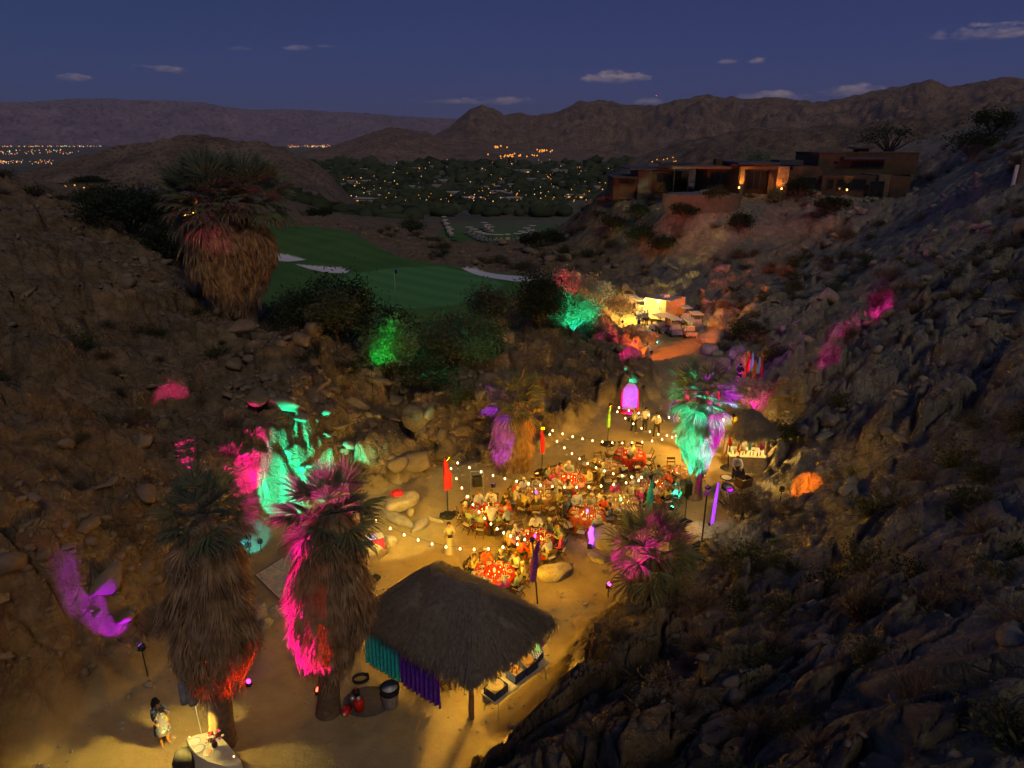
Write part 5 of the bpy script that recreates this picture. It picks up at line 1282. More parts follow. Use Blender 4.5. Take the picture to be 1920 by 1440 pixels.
def palapa(cs, ridge, posts, label, cat, seed, n):
    c0 = Vector(((cs[0][0] + cs[2][0]) / 2, (cs[0][1] + cs[2][1]) / 2, 0))
    root = empty('thatched_shelter', c0, 0, label, cat)
    body, VV, FF = thatch([Vector(c) - c0 for c in cs], [Vector(r) - c0 for r in ridge], 0, seed, n)
    rf = body.build('roof', m_thatch, root, True)
    s_ = link('straw', np_mesh('straw', VV, FF), m_thatch, rf); s_['kind'] = 'stuff'
    for (x, y) in posts:
        h = cs[0][2] + .35; MB().tube([(x - c0.x, y - c0.y, -.2), (x - c0.x + .02, y - c0.y, h / 2), (x - c0.x, y - c0.y, h)], [.10, .09, .085], 10).build('post', C_('post_wood', (.23, .14, .07), bump=.3), root)
    for i in range(4):
        a = Vector(cs[i]) - c0; b = Vector(cs[(i + 1) % 4]) - c0; k = .86; a = Vector((a.x * k, a.y * k, a.z + .05)); b = Vector((b.x * k, b.y * k, b.z + .05))
        MB().tube([a, b], .06, 8).build('beam', C_('post_wood', (.23, .14, .07)), root)
    return root
ZE = 2.35
cF, cR, cL = pz(884, 1276, ZE), pz(1038, 1163, ZE), pz(673, 1152, ZE); cB = cR + cL - cF; cB = pz(828, 1056, ZE)
ctr = (cF + cR + cL + cB) / 4; ud = (cL - cF).normalized(); ra = ctr - ud * 1.05; rb = ctr + ud * 1.05; ra.z = rb.z = 3.75
pin = lambda c, k=.80: (ctr.x + (c.x - ctr.x) * k, ctr.y + (c.y - ctr.y) * k)
fpost = G(884, 1346)
palapa([cF, cR, cB, cL], [ra, rb], [(fpost.x, fpost.y), pin(cR), pin(cB), pin(cL)], 'large thatched roof shelter on timber posts over the kitchen tables', 'thatched shelter', 5, 5200)
add_light('kitchen_bulb', 'POINT', (ctr.x + .1, ctr.y - .6, 2.15), 300, (1, .58, .10), None, None, .06)
kb = empty('hanging_bulb', (ctr.x + .1, ctr.y - .6, 2.25), 0, 'bare warm bulb hanging under the large thatched roof', 'lamp'); link('bulb', BULB, m_bulb, kb); MB().tube([(0, 0, .05), (0, 0, .6)], .008, 4).build('cord', m_cord, kb)
kl = [o for o in bpy.data.objects if o.name == 'kitchen_bulb'][0]; kl.parent = kb; kl.location = (0, 0, -.1)
add_light('kitchen_flood', 'SPOT', Vector((fpost.x + .35, fpost.y + 1.0, 2.2)), 1200, (1, .58, .07), None, pz(960, 1330), .08, 130, .5)
kf = empty('work_lamp', (fpost.x + .35, fpost.y + 1.0, 2.25), 0, 'work lamp under the front corner of the large thatched roof', 'lamp'); MB().lathe([(.11, 0), (.04, .12)], 10).build('shade', m_black, kf); MB().lathe([(.09, -.005), (.001, -.02)], 10, cap=False).build('lamp_glass', glow('work_glow', (1, .7, .3), 20), kf)

# curtains on the cliff side, hung from the eave line
def curtain(a, b, z0, z1, col, label, seed, nf=9, part=None, parent=None):
    a = Vector(a); b = Vector(b); q = random.Random(seed); n = nf * 8; V = []; F = []; L = 5; w_ = (b - a); out = Vector((-w_.y, w_.x, 0)).normalized()
    for j in range(L + 1):
        k = j / L
        for i in range(n + 1):
            u = i / n; x = a + w_ * u + out * (.06 + .03 * k) * math.sin(u * nf * 2 * math.pi + seed + k) ; V.append((x.x, x.y, z1 + (z0 - z1) * k))
    for j in range(L):
        for i in range(n): F.append((j * (n + 1) + i, j * (n + 1) + i + 1, (j + 1) * (n + 1) + i + 1, (j + 1) * (n + 1) + i))
    bb = MB(); bb.V = V; bb.F = F; o = bb.build(part or 'curtain', FAB[col], parent, True)
    if label: tag(o, label, 'curtain')
    return o
e0, e1 = pin(cL, .97), pin(cF, .95); E0 = Vector((*e0, 0)); E1 = Vector((*e1, 0)); sh_ = (E1 - E0)
lp = lambda t: E0 + sh_ * t
curtain(lp(.02), lp(.36), .35, 2.3, 'teal', 'teal curtain hanging under the thatched eave beside the magenta palm', 3)
curtain(lp(.365), lp(.74), .35, 2.3, 'purple', 'dark purple curtain hanging under the thatched eave', 5)
curtain(lp(.42) + Vector((-.04, -.12, 0)), lp(.66) + Vector((-.04, -.12, 0)), 1.75, 2.25, 'magenta', 'short crimson swag over the purple curtain', 8, 5)
rp = pin(cR, .80); dr_ = empty('tied_drape', (rp[0] + .15, rp[1] - .1, 0), 0, 'turquoise and pink drape tied to the post at the roof corner by the rocks', 'drape'); drape(dr_, 'aqua', .5, 2.3, 4, .10); drape(dr_, 'magenta', 1.3, 2.3, 9, .06, (.12, 0))

# kitchen serving table along the eastern eave
ka, kb_ = pz(925, 1302, .80), pz(1008, 1238, .80); kd = kb_ - ka; kr = math.atan2(kd.y, kd.x); kc = (ka + kb_) / 2
kt = empty('serving_table', (kc.x, kc.y, 0), kr, 'long folding serving table with navy drape under the roof edge', 'table'); Lk = kd.length + .5
MB().box((0, 0, .78), (Lk, .72, .04)).build('tabletop', m_linen, kt)
for x in (-1, 1):
    for y in (-1, 1): MB().tube([(x * Lk * .42, y * .28, .76), (x * Lk * .45, y * .33, 0)], .018, 6).build('leg', m_steel, kt)
def onk(u, v=0.0, z=.802): M = Matrix.Rotation(kr, 3, 'Z'); p = Vector((kc.x, kc.y, 0)) + M @ Vector((u * Lk / 2, v, 0)); p.z = z; return p
m_navy = C_('navy_plastic', (.015, .025, .10), rough=.5); m_brass = C_('warm_pan', (.45, .26, .10), rough=.4, metallic=.4)
def tote(u, l, w_, h_, label, v=0.0):
    o = empty('tote_box', onk(u, v), kr, label, 'tote'); b = MB()
    for s in (-1, 1): b.box((s * l / 2, 0, h_ / 2), (.02, w_, h_)).box((0, s * w_ / 2, h_ / 2), (l, .02, h_))
    b.box((0, 0, .01), (l, w_, .02)); b.build('walls', m_navy, o); MB().box((0, 0, h_ * .72), (l * .93, w_ * .9, .02)).build('contents', C_('packed_goods', (.40, .22, .09), scale=30, var=.6), o)
tote(-.72, .62, .5, .30, 'navy tote at the bucket end of the serving table'); tote(-.02, .5, .46, .36, 'navy tote full of bottles in the middle of the serving table'); tote(.42, .55, .5, .34, 'navy tote with round pan on the serving table')
def pan(u, v, r__, z, label, m): o = link('round_pan', MB().lathe([(r__ * .85, 0), (r__, .05), (r__ * 1.02, .06), (r__ * .9, .055), (.001, .03)], 20, cap=False).mesh('round_pan', True), m, loc=onk(u, v, z)); tag(o, label, 'pan')
pan(-.72, 0, .27, 1.06, 'pale round lid resting on the navy tote by the bucket', m_tan); pan(.42, .0, .23, 1.12, 'golden round pan on a navy tote', m_brass); pan(.22, .2, .2, .81, 'steaming orange lit pan between the totes', m_brass)
ck = empty('checked_crate', onk(.78, .1), kr + .2, 'crate covered with blue and white checked cloth on the serving table', 'crate'); m_chk, t, b = material('checked_cloth', .9); g_ = t.new('ShaderNodeTexCoord'); chn = t.new('ShaderNodeTexChecker'); chn.inputs['Scale'].default_value = 18
chn.inputs['Color1'].default_value = (.03, .05, .25, 1); chn.inputs['Color2'].default_value = (.60, .62, .72, 1); t.lk(g_.outputs['Object'], chn.inputs['Vector']); t.lk(chn.outputs[0], b.inputs['Base Color'])
MB().box((0, 0, .16), (.5, .42, .32)).build('crate_body', m_navy, ck); MB().box((0, 0, .335), (.56, .48, .02)).build('cloth_top', m_chk, ck)
bt = MB(); bt.lathe([(.03, 0), (.03, .16), (.012, .2), (.012, .26)], 8)
for k, (u, v) in enumerate([(-.12, .05), (-.06, -.1), (.02, .1), (.06, -.05)]):
    o = link('bottle', bt.mesh('bottle', True) if k == 0 else bpy.data.objects['bottle'].data, C_('amber_glass', (.35, .16, .03), rough=.15), loc=onk(u, v, 1.06)); tag(o, 'amber bottle standing in the middle navy tote', 'bottle', 'bottles in the navy tote')
fz = G(912, 1312); bk = empty('plastic_bucket', fz, 0, 'translucent white bucket with handle under the serving table end', 'bucket'); MB().lathe([(.13, 0), (.155, .36), (.165, .37), (.15, .36), (.125, .02)], 18, cap=False).build('pail', m_white, bk, True); MB().lathe([(.14, .30), (.001, .30)], 16, cap=False).build('ice', C_('ice', (.7, .7, .72), scale=40, rough=.3), bk)
inn = empty('prep_table', (ctr.x - .5, ctr.y - .5, 0), kr + .8, 'inner kitchen prep table half hidden by the thatched roof', 'table'); MB().box((0, 0, .78), (1.7, .7, .04)).build('tabletop', m_linen, inn); MB().box((0, .2, .9), (.9, .3, .2)).build('chafing_dish', m_steel, inn)
for x in (-1, 1):
    for y in (-1, 1): MB().tube([(x * .75, y * .28, .76), (x * .75, y * .3, 0)], .018, 6).build('leg', m_steel, inn)
for (x, y, a, l) in ((828, 1283, 1.0, 'white seated folding chair peeking out under the thatched roof corner'), (838, 1268, 1.4, 'second folding chair under the thatched roof corner')):
    p = G(x, y); chair(p, a, l, 'kitchen chairs')

# bin, jugs and coil by the magenta palm
tr = empty('trash_bin', G(733, 1323), 0, 'white trash bin with black liner near the magenta lit palm', 'trash bin')
MB().lathe([(.25, 0), (.30, .75), (.315, .76)], 20).build('barrel', C_('white_plastic', (.66, .66, .68), rough=.5), tr, True); MB().lathe([(.33, .60), (.34, .78), (.27, .80), (.24, .70), (.001, .62)], 20, wob=.06, seed=2, cap=False).build('liner', m_blackcloth, tr)
for s in (-1, 1): MB().box((s * .32, 0, .64), (.06, .12, .05)).build('handle', C_('white_plastic', (.66, .66, .68)), tr)
tr = empty('trash_bin', G(1362, 935), 0, 'white trash bin with black liner between the teal palm and the bar', 'trash bin')
MB().lathe([(.25, 0), (.30, .72), (.315, .73)], 20).build('barrel', C_('white_plastic', (.66, .66, .68)), tr, True); MB().lathe([(.33, .60), (.34, .75), (.27, .77), (.24, .70), (.001, .62)], 20, wob=.06, seed=4, cap=False).build('liner', m_blackcloth, tr)
m_redp = C_('red_plastic', (.65, .02, .015), rough=.4)
def jug(px, py, mat, label, r__=.15, h=.42, tilt=0.0):
    o = empty('water_jug', G(px, py), 0, label, 'jug'); MB().lathe([(r__, 0), (r__ * 1.03, h * .8), (r__ * .7, h * .92), (r__ * .3, h)], 14).build('tank', mat, o, True, rot=(tilt, 0, 0), loc=(0, 0, .12 if tilt else 0)); MB().lathe([(r__ * .34, h), (r__ * .34, h + .05)], 10).build('cap', m_white if mat == m_redp else m_redp, o, rot=(tilt, 0, 0), loc=(0, 0, .12 if tilt else 0))
jug(653, 1332, m_redp, 'red jug tipped on its side by the palm foot', .14, .45, 1.2); jug(674, 1330, m_redp, 'upright red jug beside the steel canister', .17, .45); jug(662, 1322, m_steel, 'steel canister between the two red jugs', .10, .40)
jug(668, 1305, m_black, 'small black jug behind the red jugs', .12, .30)
co = MB(); co.tube([(.28 * math.cos(a * .5), .22 * math.sin(a * .5), .04 + .004 * a) for a in range(40)], .022, 6); tag(co.build('hose_coil', m_black, None, loc=G(677, 1277) + Vector((0, 0, .02)), rot=(0, 0, .2)), 'black coiled hose lying between the magenta palm and the white bin', 'hose')
pt_ = MB().lathe([(.85, 0), (.85, .03), (.78, .035)], 28); tag(pt_.build('round_mat', C_('dark_mat', (.10, .09, .09)), None, loc=G(690, 1315) + Vector((0, 0, .0)), scale=(1, .8, 1)), 'flat dark round mat under the red jugs', 'mat')

# ------------------------------------------------------------------ reception table in front
TP = [(350, 1384), (371, 1377), (396, 1372), (418, 1386), (436, 1406), (452, 1427), (449, 1434), (420, 1436), (390, 1428), (368, 1414), (355, 1398)]
tp = [pz(a, b, .76) for a, b in TP]; tcn_ = sum(tp, Vector()) / len(tp); tcn_.z = 0
rt = empty('reception_table', tcn_, 0, 'half round table under a cream cloth with flowers and plates at the palm foot', 'table'); n = len(tp); b = MB()
sub = []
for i in range(n):
    for k in range(4): sub.append(tp[i].lerp(tp[(i + 1) % n], k / 4) - tcn_)
m = len(sub); V_ = [tuple(p) for p in sub]
for j, (z, g_) in enumerate(((.74, 1.005), (.45, 1.04), (.02, 1.09))):
    for i, p in enumerate(sub): w_ = 1 + (g_ - 1) * (1 + .8 * math.sin(i * 1.9)); V_.append((p.x * w_, p.y * w_, z))
F_ = [tuple(range(m))[::-1]] + [(j * m + i, j * m + (i + 1) % m, (j + 1) * m + (i + 1) % m, (j + 1) * m + i) for j in range(3) for i in range(m)]
b.V = V_; b.F = F_; b.build('tablecloth', m_linen, rt)
for k, (x, y) in enumerate(((366, 1391), (374, 1404), (392, 1411))):
    o = link('serving_plate', MB().lathe([(.05, 0), (.13, .012), (.16, .022), (.12, .015), (.001, .012)], 22, cap=False).mesh('serving_plate', True), m_white, loc=pz(x, y, .765)); tag(o, ['empty white plate by the table corner candle', 'empty white plate in the middle of the reception table', 'white plate with dark morsels beside the flower vase'][k], 'plate')
    if k == 2: link('morsel', FOOD, food_m[2], o, scale=1.4)
vs = empty('flower_vase', pz(403, 1400, .765), 0, 'dark vase with a pink and red bouquet on the reception table', 'vase'); MB().lathe([(.06, 0), (.09, .08), (.07, .18), (.05, .22)], 14).build('vase', C_('dark_pot', (.05, .04, .06)), vs, True)
fl_m = [C_('petal_pink', (.75, .12, .32), emit=None), C_('petal_red', (.55, .02, .05)), C_('petal_white', (.75, .65, .65))]
for k in range(22):
    d = Vector((pr.gauss(0, .13), pr.gauss(0, .13), .30 + pr.random() * .24)); MB().lathe([(.006, -.02), (.045, .0), (.05, .02), (.02, .045)], 7, d, wob=.3, seed=k).build('flower', fl_m[k % 3], vs)
V__, F__, _c = leaves(260, 9, .22, .8, 10, .05, .33, .4); lf = link('foliage', np_mesh('foliage', V__, F__), m_oliv, vs); lf['kind'] = 'stuff'
for k, (x, y) in enumerate(((356, 1385), (439, 1421))):
    v = empty('votive_candle', pz(x, y, .765), 0, ['orange votive candle at the plate corner of the reception table', 'orange votive candle at the bouquet corner of the reception table'][k], 'candle'); MB().lathe([(.03, 0), (.034, .06)], 8, cap=False).build('cup', m_candle, v); MB().lathe([(.001, .03), (.016, .05), (.001, .09)], 6, cap=False).build('flame', flames, v)
tag(MB().lathe([(.30, 0), (.34, .35), (.25, .6), (.08, .7)], 12, wob=.25, seed=3).build('cloth_sack', m_blackcloth, None, True, loc=G(350, 1440)), 'dark cloth covered bin beside the cream tablecloth', 'sack')

# ------------------------------------------------------------------ rug, gift table
m_rug, t, b = material('woven_rug', .95); g_ = t.new('ShaderNodeTexCoord'); v1 = t.new('ShaderNodeTexVoronoi'); v1.inputs['Scale'].default_value = 2.2; t.lk(g_.outputs['Object'], v1.inputs['Vector'])
nz = t.noise(g_.outputs['Object'], 9, 4, .7); nz2 = t.noise(g_.outputs['Object'], 2.2, 3, .6)
t.lk(t.mix(.5, t.ramp(v1.outputs['Distance'], [(.0, (.35, .12, .10)), (.12, (.55, .42, .30)), (.4, (.28, .36, .34)), (.6, (.60, .50, .38)), (.8, (.50, .22, .18))]), t.ramp(nz, [(.35, (.30, .20, .22)), (.5, (.62, .52, .40)), (.65, (.34, .42, .42))])), b.inputs['Base Color'])
def rug(pts, label):
    P4 = [G(*p) for p in pts]; c0 = sum(P4, Vector()) / 4; M_ = 16; bb = MB()
    rt_ = empty('area_rug', c0, 0, label, 'rug')
    for u in range(M_ + 1):
        for v in range(M_ + 1):
            p = P4[0].lerp(P4[1], u / M_).lerp(P4[3].lerp(P4[2], u / M_), v / M_); bb.V.append((p.x - c0.x, p.y - c0.y, hz(p.x, p.y) + .05 - c0.z + .012 * math.sin(u * 1.3) * math.sin(v * .9)))
    for u in range(M_):
        for v in range(M_): bb.F.append((u * (M_ + 1) + v, (u + 1) * (M_ + 1) + v, (u + 1) * (M_ + 1) + v + 1, u * (M_ + 1) + v + 1))
    bb.build('pile', m_rug, rt_)
    ed = [Vector(bb.V[i]) for i in [u * (M_ + 1) for u in range(M_ + 1)] + [M_ * (M_ + 1) + v for v in range(M_ + 1)] + [u * (M_ + 1) + M_ for u in range(M_, -1, -1)] + [v for v in range(M_, -1, -1)]]
    MB().tube([e + Vector((0, 0, .0)) for e in ed], .02, 4).build('binding', C_('rug_binding', (.10, .06, .05)), rt_)
rug([(478, 1080), (526, 1127), (606, 1067), (556, 1030)], 'faded oriental rug on the sand between the two tall palms')
rug([(610, 1064), (560, 1027), (640, 985), (700, 1018)], 'second faded rug running on behind the magenta lit palm')
gt = empty('gift_table', pz(700, 1038, .1), .4, 'low table with maroon cloth and white drape behind the round boulder', 'table')
MB().box((0, 0, .55), (1.0, .6, .5), taper=.97).build('maroon_cloth', C_('maroon_cloth', (.30, .02, .08)), gt); MB().box((.12, .1, .815), (.8, .45, .025)).build('white_drape', m_white, gt)
MB().lathe([(.07, 0), (.08, .12), (.03, .16)], 10, (0, .05, .83)).build('blue_lantern', glow('blue_lantern', (.1, .3, 1), 5), gt); MB().lathe([(.04, 0), (.04, .16)], 8, (-.42, -.1, .82)).build('amber_lantern', glow('amber_lantern', (1, .4, .05), 5), gt)
tag(MB().lathe([(.30, 0), (.34, .08), (.2, .2), (.03, .24)], 10, wob=.3, seed=6).build('cloth_bundle', FAB['red'], None, loc=pz(744, 927, 1.1)), 'red cloth bundle on top of the brightly lit boulder', 'cloth')
rk = empty('clothes_rack', G(895, 925), .2, 'small chrome rack holding dark gear beside the violet uplight', 'rack')
for x in (-.35, .35): MB().tube([(x, 0, 0), (x, 0, 1.35)], .018, 6).build('post', m_steel, rk)
for z in (1.35, 1.0): MB().tube([(-.35, 0, z), (.35, 0, z)], .016, 6).build('rail', m_steel, rk)
MB().box((0, 0, .75), (.5, .3, .55)).build('gear_bag', m_blackcloth, rk)

# ------------------------------------------------------------------ bar under the small palapa
bc = pz(1400, 858, .9); bc.z = 0
rc_ = Vector((bc.x + .2, bc.y + 1.0, 0)); e = 1.55
sq = [rc_ + Vector((math.cos(a) * e * 1.12, math.sin(a) * e * 1.12, 2.45)) for a in (-2.2, -.65, .95, 2.5)]
palapa(sq, [rc_ + Vector((-.06, 0, 3.45)), rc_ + Vector((.06, 0, 3.45))], [(rc_.x + 1.0, rc_.y - .6), (rc_.x - 1.0, rc_.y + .6), (rc_.x + .8, rc_.y + .8)], 'small peaked thatched roof over the lit bar', 'thatched shelter', 12, 1300)
br = empty('bar_counter', (bc.x, bc.y, 0), -.12, 'bar counter with tan front panels and cream top', 'bar')
MB().box((0, 0, 1.03), (2.0, .5, .05)).build('countertop', m_linen, br)
for k in range(3): MB().box((-.65 + k * .65, -.20, .50), (.60, .04, .98)).build('front_panel', m_tan, br)
MB().box((0, -.2, .99), (2.0, .06, .03)).build('trim', m_wood, br)
bt2 = empty('back_bar_table', (rc_.x + .15, rc_.y - .1, 0), -.1, 'large white topped table under the small thatched roof', 'table'); MB().box((0, 0, .86), (1.9, 1.2, .04)).build('tabletop', m_white, bt2); MB().box((0, 0, .45), (1.8, 1.1, .78)).build('skirt', m_linen, bt2)
for k in range(9):
    p = Vector((bc.x - .85 + k * .2 + pr.uniform(-.05, .05), bc.y + pr.uniform(-.1, .15) + (-.12) * (-.85 + k * .2), 1.056)); o = link('bottle', bpy.data.objects['bottle'].data, C_('amber_glass', (.35, .16, .03)) if k % 3 else FAB['green'], loc=p); tag(o, ('green' if k % 3 == 0 else 'amber') + ' bottle on the bar counter', 'bottle', ('green' if k % 3 == 0 else 'amber') + ' bottles on the bar')
for k in range(3):
    o = link('serving_bowl', MB().lathe([(.06, 0), (.13, .09), (.12, .09), (.05, .02)], 14, cap=False).mesh('serving_bowl', True), m_white if k else m_redp, loc=Vector((rc_.x - .4 + k * .45, rc_.y - .25 + k * .1, .885))); tag(o, ['red bowl on the white topped bar table', 'white bowl in the middle of the white topped bar table', 'white bowl at the bush end of the white topped bar table'][k], 'bowl')
for k, c_ in enumerate(('orange', 'aqua', 'magenta')):
    d_ = empty('hanging_ribbon', rc_ + Vector((-.7 + k * .65, -.95, 0)), 0, ['orange ribbon hanging from the small thatched eave', 'aqua ribbon hanging at the middle of the small thatched eave', 'magenta ribbon hanging at the eave near the aqua ribbon'][k], 'ribbon'); drape(d_, c_, 1.35, 2.4, k + 31, .07)
ba = empty('bar_lamp', rc_ + Vector((0, -.2, 2.3)), 0, 'bright bulb under the small thatched roof', 'lamp'); link('bulb', BULB, m_bulb, ba); MB().tube([(0, 0, .05), (0, 0, .8)], .008, 4).build('cord', m_cord, ba); add_light('bar_light', 'POINT', ba.location + Vector((0, 0, -.12)), 2200, (1, .64, .18), ba, None, .08)
cr_ = empty('wooden_crate', G(1394, 912), .5, 'open dark lidded wooden crate below the bar', 'crate'); b = MB()
for s in (-1, 1): b.box((s * .38, 0, .28), (.03, .5, .5)).box((0, s * .25, .28), (.76, .03, .5))
b.box((0, 0, .04), (.76, .5, .03)); b.build('box_sides', m_wood, cr_); MB().box((0, .38, .62), (.78, .03, .42), rx=-.5).build('lid', m_black, cr_)
tw = empty('wine_barrel_tray', G(1360, 912), 0, 'round tray of glasses on a low stand by the bar', 'tray'); MB().lathe([(.34, .50), (.36, .53), (.35, .55)], 20).build('tray', m_black, tw); MB().lathe([(.28, .552), (.001, .56)], 16, cap=False).build('inlay', m_white, tw); MB().tube([(0, 0, 0), (0, 0, .5)], .03, 8).build('stem', m_black, tw)

# violet arch panel, drapes and the orange stand
ap = empty('arch_panel', pz(1180, 772, .25), -.1, 'tall arched fabric panel glowing violet on the bank', 'panel'); b = MB(); pts = [(-.5, 0), (.5, 0), (.5, 1.5)] + [(.5 * math.cos(a), 1.5 + .62 * math.sin(a)) for a in np.linspace(.2, math.pi - .2, 9)] + [(-.5, 1.5)]
k = len(pts); b.V = [(x, -.06, z) for x, z in pts] + [(x, .06, z) for x, z in pts]; b.F = [tuple(range(k)), tuple(range(2 * k - 1, k - 1, -1))] + [(i, k + i, k + (i + 1) % k, (i + 1) % k) for i in range(k)]
b.build('fabric', C_('violet_glow_fabric', (.60, .35, .85)), ap)  # violet of the uplight's glow is put into the cloth colour
for s in (-1, 1): drape(ap, 'red', .0, 1.8, 3, .07).location = (s * .55, 0, 0)
MB().box((0, -.3, .1), (1.2, .4, .2)).build('red_base', FAB['red'], ap)
df = empty('drape_frame', G(1300, 792), -.05, 'frame hung with magenta and violet drapes behind the teal palm', 'drape frame')
for x in (-1.4, 1.6): MB().tube([(x, 0, 0), (x, 0, 2.3)], .03, 8).build('post', m_black, df)
MB().tube([(-1.4, 0, 2.3), (1.6, 0, 2.3)], .025, 8).build('rail', m_black, df)
for x, c_, z0 in ((-1.35, 'purple', .1), (-1.1, 'magenta', .1), (-.6, 'magenta', 1.5), (0.0, 'violet', 1.6), (.7, 'magenta', 1.3), (1.1, 'violet', .9), (1.5, 'magenta', .2)): drape(df, c_, z0, 2.3, int(x * 10) + 40, .17).location = (x, 0, 0)
ds = empty('draped_stand', G(1402, 712), 0, 'stand of crossed poles hung with red, turquoise and orange cloths', 'draped stand')
for a, b__ in (((-.6, 0, 0), (0, 0, 2.3)), ((0, 0, 2.3), (.9, .1, 1.8)), ((.9, .1, 0), (.9, .1, 1.8)), ((0, .7, 0), (0, 0, 2.3))): MB().tube([a, b__], .03, 6).build('pole', m_wood, ds)
for x, c_, z0, z1 in ((-.1, 'red', .6, 2.3), (.15, 'aqua', .7, 2.25), (.75, 'aqua', .5, 1.9), (.95, 'red', .2, 1.85), (.45, 'orange', .4, 1.6), (-.35, 'orange', .1, 1.0)): drape(ds, c_, z0, z1, int(x * 20) + 60, .13).location = (x, 0, 0)
for k, (x, y) in enumerate(((-.75, -.2), (-.55, .1), (.35, -.3))): MB().lathe([(.05, 0), (.24, .12), (.26, .28), (.1, .42)], 12, (x, y, 0), wob=.1, seed=k).build('round_cushion', FAB['orange'] if k < 2 else FAB['red'], ds, True)
# benches with linens beyond the pink bush
bn = empty('bench', G(1392, 738), .3, 'pale bench with a draped shawl by the pink bush', 'bench'); MB().box((0, 0, .42), (1.3, .4, .06)).build('seat', m_white, bn)
for x in (-.55, .55): MB().box((x, 0, .2), (.08, .36, .40)).build('leg', m_wood, bn)
# ------------------------------------------------------------------ golf course things
fp = pt(741, 543, 72); fp.z = hz(fp.x, fp.y); fl_ = empty('golf_flag', fp, 0, 'dark blue flag on a white stick in the middle of the golf green', 'flag')
MB().tube([(0, 0, 0), (0, 0, 2.2)], .022, 6).build('stick', m_white, fl_); b = MB(); b.V = [(.02 + .06 * i, .05 * math.sin(i), 2.2 - .5 * j - .03 * i * (1 - j)) for j in (0, 1) for i in range(6)]; b.F = [(i, i + 1, 7 + i, 6 + i) for i in range(5)]; b.build('cloth', C_('flag_blue', (.02, .03, .16)), fl_)
MB().lathe([(.06, .005), (.055, .006), (.001, .007)], 12, cap=False).build('cup', m_black, fl_)
ub = empty('utility_box', on(952, 662, 55.5), .25, 'tan metal utility box on the mound beside the large dark tree', 'utility box'); MB().box((0, 0, .5), (.95, .7, 1.0)).build('cabinet', C_('tan_metal', (.38, .25, .16), rough=.6), ub); MB().box((0, -.01, 1.03), (1.02, .78, .06)).build('lid', C_('tan_metal', (.38, .25, .16)), ub); MB().box((.0, -.365, .5), (.02, .03, .8)).build('door_seam', m_black, ub)

def cart_proto(nm, roofc, bodyc):
    r = empty('golf_cart', (0, 0, -60)); b = MB(); b.box((0, .75, .52), (1.15, .75, .42), taper=.8).box((0, -.55, .48), (1.15, 1.1, .40)).box((0, .15, .28), (1.1, 1.9, .12)); b.build('body', bodyc, r)
    MB().box((0, -.15, .74), (1.0, .5, .14)).box((0, -.42, 1.0), (1.0, .12, .42)).build('seat', m_cush, r)
    MB().box((0, .0, 1.83), (1.18, 1.75, .06), taper=.94).build('roof', roofc, r)
    p = MB()
    for s in (-1, 1): p.tube([(s * .52, .8, .7), (s * .50, .62, 1.82)], .02, 5).tube([(s * .52, -.75, .7), (s * .50, -.65, 1.82)], .02, 5)
    p.build('roof_frame', m_black, r)
    for x in (-.52, .52):
        for y in (-.72, .82): MB().tube([(x - .07, y, .22), (x + .07, y, .22)], .22, 12).build('wheel', m_black, r)
    MB().tube([(-.25, .45, .75), (-.25, .25, 1.02)], .02, 5).build('steering_wheel', m_black, r)
    return r
cart_w = cart_proto('a', C_('cart_roof_cream', (.60, .54, .44)), C_('cart_body_grey', (.20, .20, .24), rough=.35))
used_cart = [False]
def cart(p, rz, label, group):
    o = copy_tree(cart_w) if used_cart[0] else cart_w; used_cart[0] = True
    o.location = p; o.rotation_euler = (0, 0, rz); return tag(o, label, 'golf cart', group)
for (x, y, a, l) in ((1262, 628, .5, 'golf cart parked closest to the lone man on the road'), (1290, 630, .3, 'golf cart parked at the boulder end of the row in front'), (1247, 606 + 14, 1.4, 'golf cart right against the trailer corner'),
                  (1303, 618, .2, 'golf cart behind the boulder end cart'), (1283, 605, .4, 'golf cart standing behind the others beside the trailer'), (1236, 622, 1.5, 'golf cart loaded with gear before the trailer door'),
                  (1166, 588, .1, 'golf cart tucked behind the glowing yellow bush'), (1184, 582, .2, 'golf cart between the yellow bush and the trailer'), (1197, 590, .3, 'golf cart touching the trailer side wall')):
    p = G(x, y); cart(p, a * .3, l, 'golf carts by the trailer').scale = (.92,) * 3
q = random.Random(4)
for (x, y, a) in [(833, 420, .3), (836, 425, .3), (839, 431, .3), (842, 437, .3), (846, 441, .3), (880, 434, 1.2), (888, 437, 1.2), (896, 441, 1.2), (903, 444, 1.2), (911, 447, 1.2), (919, 448, 1.2), (928, 449, 1.2), (937, 449, 1.2),
                  (908, 426, .8), (914, 429, .8), (920, 432, .8), (952, 448, 0), (970, 446, 1.4), (978, 441, 1.4), (985, 444, 1.4), (988, 436, 1.4), (995, 440, 1.4), (998, 433, 1.4)]:
    p = pz(x, y, -4.5); p.z = hz(p.x, p.y)
    row = 'in the diagonal line at the fairway rim' if x < 850 else 'in the long row along the fairway rim' if (y >= 434 and x < 960) else 'in the short file on the fairway' if x < 925 else 'in the cluster by the rocky knoll'
    o = cart(p, a + q.uniform(-.1, .1), 'pale roofed golf cart parked %s' % row, 'golf carts ' + row); o.scale = (1.1,) * 3

